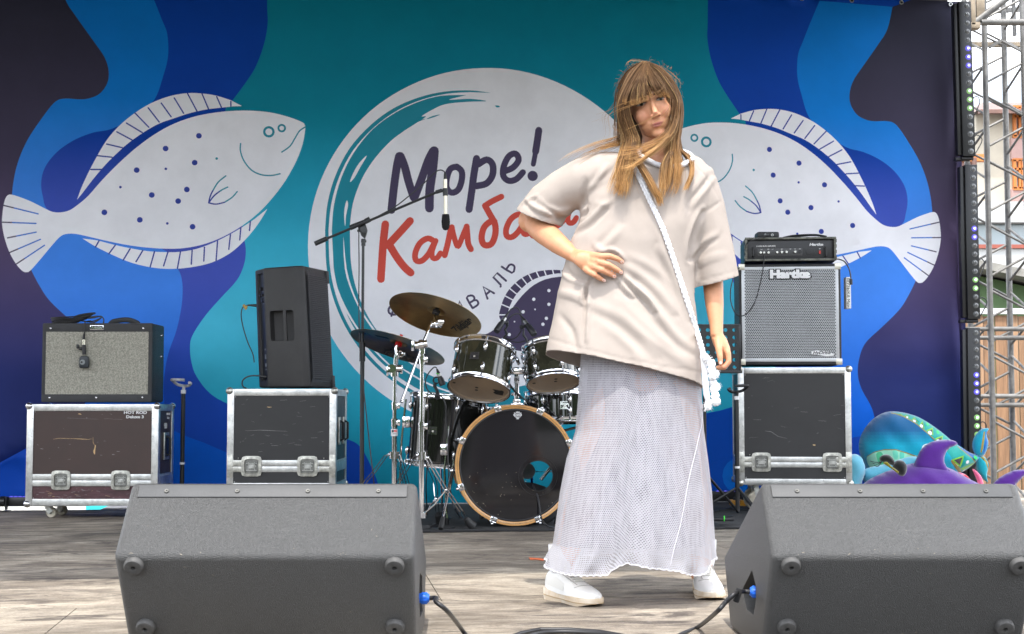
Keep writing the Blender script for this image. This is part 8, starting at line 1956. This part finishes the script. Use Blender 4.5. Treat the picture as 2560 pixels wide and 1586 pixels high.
# crown to left side of the face and down on the chest
group([[(700,130,-.01),(585,210,-.02),(485,390,-.03),(445,560,-.035),(455,720,-.03),(470,850,-.03),(480,980,-.04),(455,1120,-.06),(420,1250,-.09),(360,1400,-.10),(300,1530,-.11)],
       [(700,128,-.03),(610,225,-.06),(520,395,-.085),(465,560,-.09),(480,720,-.08),(530,850,-.07),(560,980,-.07),(520,1110,-.09),(480,1250,-.11),(430,1400,-.12),(400,1560,-.13)],
       [(705,126,-.04),(630,240,-.075),(545,400,-.10),(490,560,-.10),(505,700,-.09),(550,830,-.075),(590,950,-.075),(560,1110,-.10),(535,1260,-.12),(500,1420,-.13),(470,1610,-.13)]], 760, .0008, 5, 13, 40, .55, lenv=.3)
group([[(690,120,.0),(555,175,.01),(455,330,.01),(425,500,.01),(430,680,.01),(430,850,.01),(420,960,.0),(330,1000,-.01),(200,1040,-.02),(60,1110,-.02),(-130,1230,-.02)],
       [(700,120,-.01),(575,195,-.01),(470,370,-.01),(435,540,-.01),(445,720,-.01),(450,880,-.01),(450,970,-.01),(380,1010,-.03),(280,1030,-.04),(120,1080,-.04),(-60,1160,-.04)]], 130, .0007, 5, 18, 20, .5, lenv=.3)
# bangs
group([[(700,128,-.03),(610,250,-.08),(520,400,-.108),(478,500,-.112),(465,575,-.110)], [(700,126,-.04),(640,260,-.09),(575,400,-.108),(550,500,-.112),(545,600,-.110)], [(705,126,-.04),(670,260,-.095),(640,400,-.112),(635,490,-.115),(640,560,-.112)], [(710,126,-.04),(698,260,-.095),(705,400,-.113),(712,480,-.115),(722,545,-.113)]], 640, .0008, 4, 6, 20, .85, lenv=.08)
group([[(715,126,-.04),(730,250,-.092),(765,360,-.12),(800,430,-.112),(835,485,-.110)], [(720,126,-.04),(765,240,-.088),(830,350,-.113),(880,430,-.115),(925,485,-.11)], [(720,126,-.03),(790,230,-.08),(880,340,-.10),(930,430,-.10),(970,510,-.095)]], 480, .0008, 4, 6, 18, .85, lenv=.09)
group([[(710,150,-.04),(700,260,-.095),(690,380,-.113),(700,450,-.115),(730,530,-.113)], [(712,150,-.04),(715,260,-.095),(735,360,-.113),(770,430,-.113),(800,480,-.12)]], 60, .0008, 3, 5, 6, .8, lenv=.05)
# right side
group([[(715,126,-.02),(825,195,-.04),(930,335,-.07),(1030,500,-.08),(1035,650,-.08),(1015,800,-.08),(975,930,-.08),(950,1080,-.09),(960,1250,-.12),(930,1420,-.13),(860,1600,-.14)],
       [(715,124,-.01),(845,185,-.02),(965,335,-.04),(1035,500,-.05),(1050,650,-.05),(1035,800,-.06),(1010,950,-.07),(1020,1100,-.08),(1020,1260,-.10),(1000,1430,-.12),(930,1590,-.13)],
       [(715,120,.0),(850,175,.0),(990,330,-.0),(1060,500,-.0),(1080,640,-.0),(1065,800,-.02),(1045,950,-.03),(1065,1090,-.05),(1095,1220,-.07),(1095,1380,-.10),(1040,1530,-.12)]], 800, .0008, 5, 12, 40, .55, lenv=.3)
group([[(1050,900,-.04),(1070,1040,-.05),(1140,1130,-.06),(1190,1230,-.08),(1185,1350,-.10),(1140,1460,-.11),(1090,1530,-.12)], [(1060,880,-.04),(1090,1060,-.05),(1160,1120,-.06),(1205,1200,-.07),(1200,1330,-.09),(1165,1430,-.10),(1150,1500,-.10)]], 70, .0009, 3, 7, 5, .1)
# swoops blown across the neck to the left
group([[(1040,560,-.07),(1015,730,-.085),(950,870,-.10),(820,965,-.11),(660,1020,-.11),(500,1035,-.10),(430,1040,-.09)], [(1050,620,-.07),(1020,800,-.085),(945,925,-.10),(815,1010,-.115),(660,1075,-.12),(520,1120,-.12),(400,1120,-.12)], [(1040,700,-.07),(1000,850,-.085),(900,960,-.11),(780,1060,-.13),(660,1140,-.14),(560,1160,-.14),(430,1120,-.13)]], 95, .0007, 5, 18, 24, .05, shr=(.3, 1), lenv=.3)
group([[(1030,740,-.08),(960,900,-.10),(860,1020,-.12),(740,1120,-.135),(640,1190,-.14),(540,1250,-.14),(395,1285,-.14)]], 26, .0009, 4, 7, 4, .0, shr=(.6, 1))
# middle lock lying on the shirt
group([[(610,960,-.08),(590,1080,-.10),(640,1200,-.12),(720,1330,-.13),(790,1450,-.14),(850,1560,-.14),(870,1650,-.14)], [(560,1000,-.08),(575,1110,-.10),(660,1230,-.12),(740,1360,-.13),(800,1480,-.14),(860,1580,-.14),(880,1680,-.14)]], 190, .0011, 4, 9, 7, .1)
group([[(960,1080,-.09),(900,1200,-.12),(880,1330,-.13),(860,1450,-.14),(850,1560,-.14)], [(1000,1080,-.09),(930,1200,-.12),(900,1350,-.13),(900,1500,-.14),(890,1650,-.14)]], 110, .0009, 5, 12, 7, .1, lenv=.25)
group([[(480,1100,-.08),(440,1200,-.10),(420,1300,-.11),(420,1420,-.12),(380,1540,-.13)], [(540,1080,-.09),(520,1200,-.11),(500,1330,-.12),(510,1450,-.13),(480,1600,-.13)]], 260, .0010, 6, 14, 9, .05, lenv=.2)
# single flyaways
for g_, c_n in (([(905,330,-.12),(890,410,-.13),(780,480,-.135),(600,550,-.135),(430,610,-.12),(280,690,-.11),(130,740,-.10)], 4), ([(950,430,-.10),(960,560,-.11),(900,660,-.12),(800,740,-.13),(700,800,-.12),(560,870,-.1),(430,950,-.09)], 2), ([(700,90,-.02),(560,70,-.02),(505,100,-.02),(520,150,-.02),(600,170,-.03)], 3),
                ([(860,150,0),(960,220,0),(1040,290,0),(1050,360,0),(1020,420,0)], 5), ([(420,500,0),(330,640,0),(280,700,0),(300,860,0),(240,970,0)], 5), ([(430,760,0),(350,800,0),(430,850,-.02),(600,800,-.09),(740,770,-.11)], 3), ([(430,900,0),(340,940,-.02),(200,980,-.03),(80,1020,-.03),(-120,1110,-.03),(-270,1220,-.03)], 14), ([(980,500,-.10),(985,640,-.11),(940,760,-.12),(860,850,-.12),(760,930,-.11)], 5), ([(600,1180,-.12),(560,1260,-.13),(540,1400,-.13),(600,1560,-.13)], 6)):
    group([g_], c_n, .00045, 4, 16, 4, .0, shr=(.55, 1), lenv=.15)
for _ in range(80):
    a = R7.uniform(-.3, 3.5); rr = R7.uniform(.6, 1.0); x0 = 745+330*math.cos(a); y0 = 430-330*math.sin(a); dx = R7.uniform(-1, .6)*90; dyy = R7.uniform(-.6, 1)*90
    group([[(x0, y0, 0), (x0+dx*.4+math.cos(a)*25*rr, y0+dyy*.3-math.sin(a)*25, 0), (x0+dx, y0+dyy+R7.uniform(-20, 40), 0)]], 1, .00035, 1, 3, 1, .2)
hm = bpy.data.meshes.new('hair'); hm.from_pydata(hv, [], hf_); at = hm.color_attributes.new('print', 'FLOAT_COLOR', 'POINT'); bb = np.ones((len(hv), 4)); bb[:, :3] = np.array(hc); at.data.foreach_set('color', bb.ravel())
hm.polygons.foreach_set('use_smooth', [True]*len(hf_)); hm.materials.append(mat('brown_golden_hair', (.2, .1, .05), rough=.5, attr='print', spec=.15)); place('hair', hm, person)
print('hair', len(hf_), 'body', len(bme.vertices), 'shirt', len(tme.vertices))
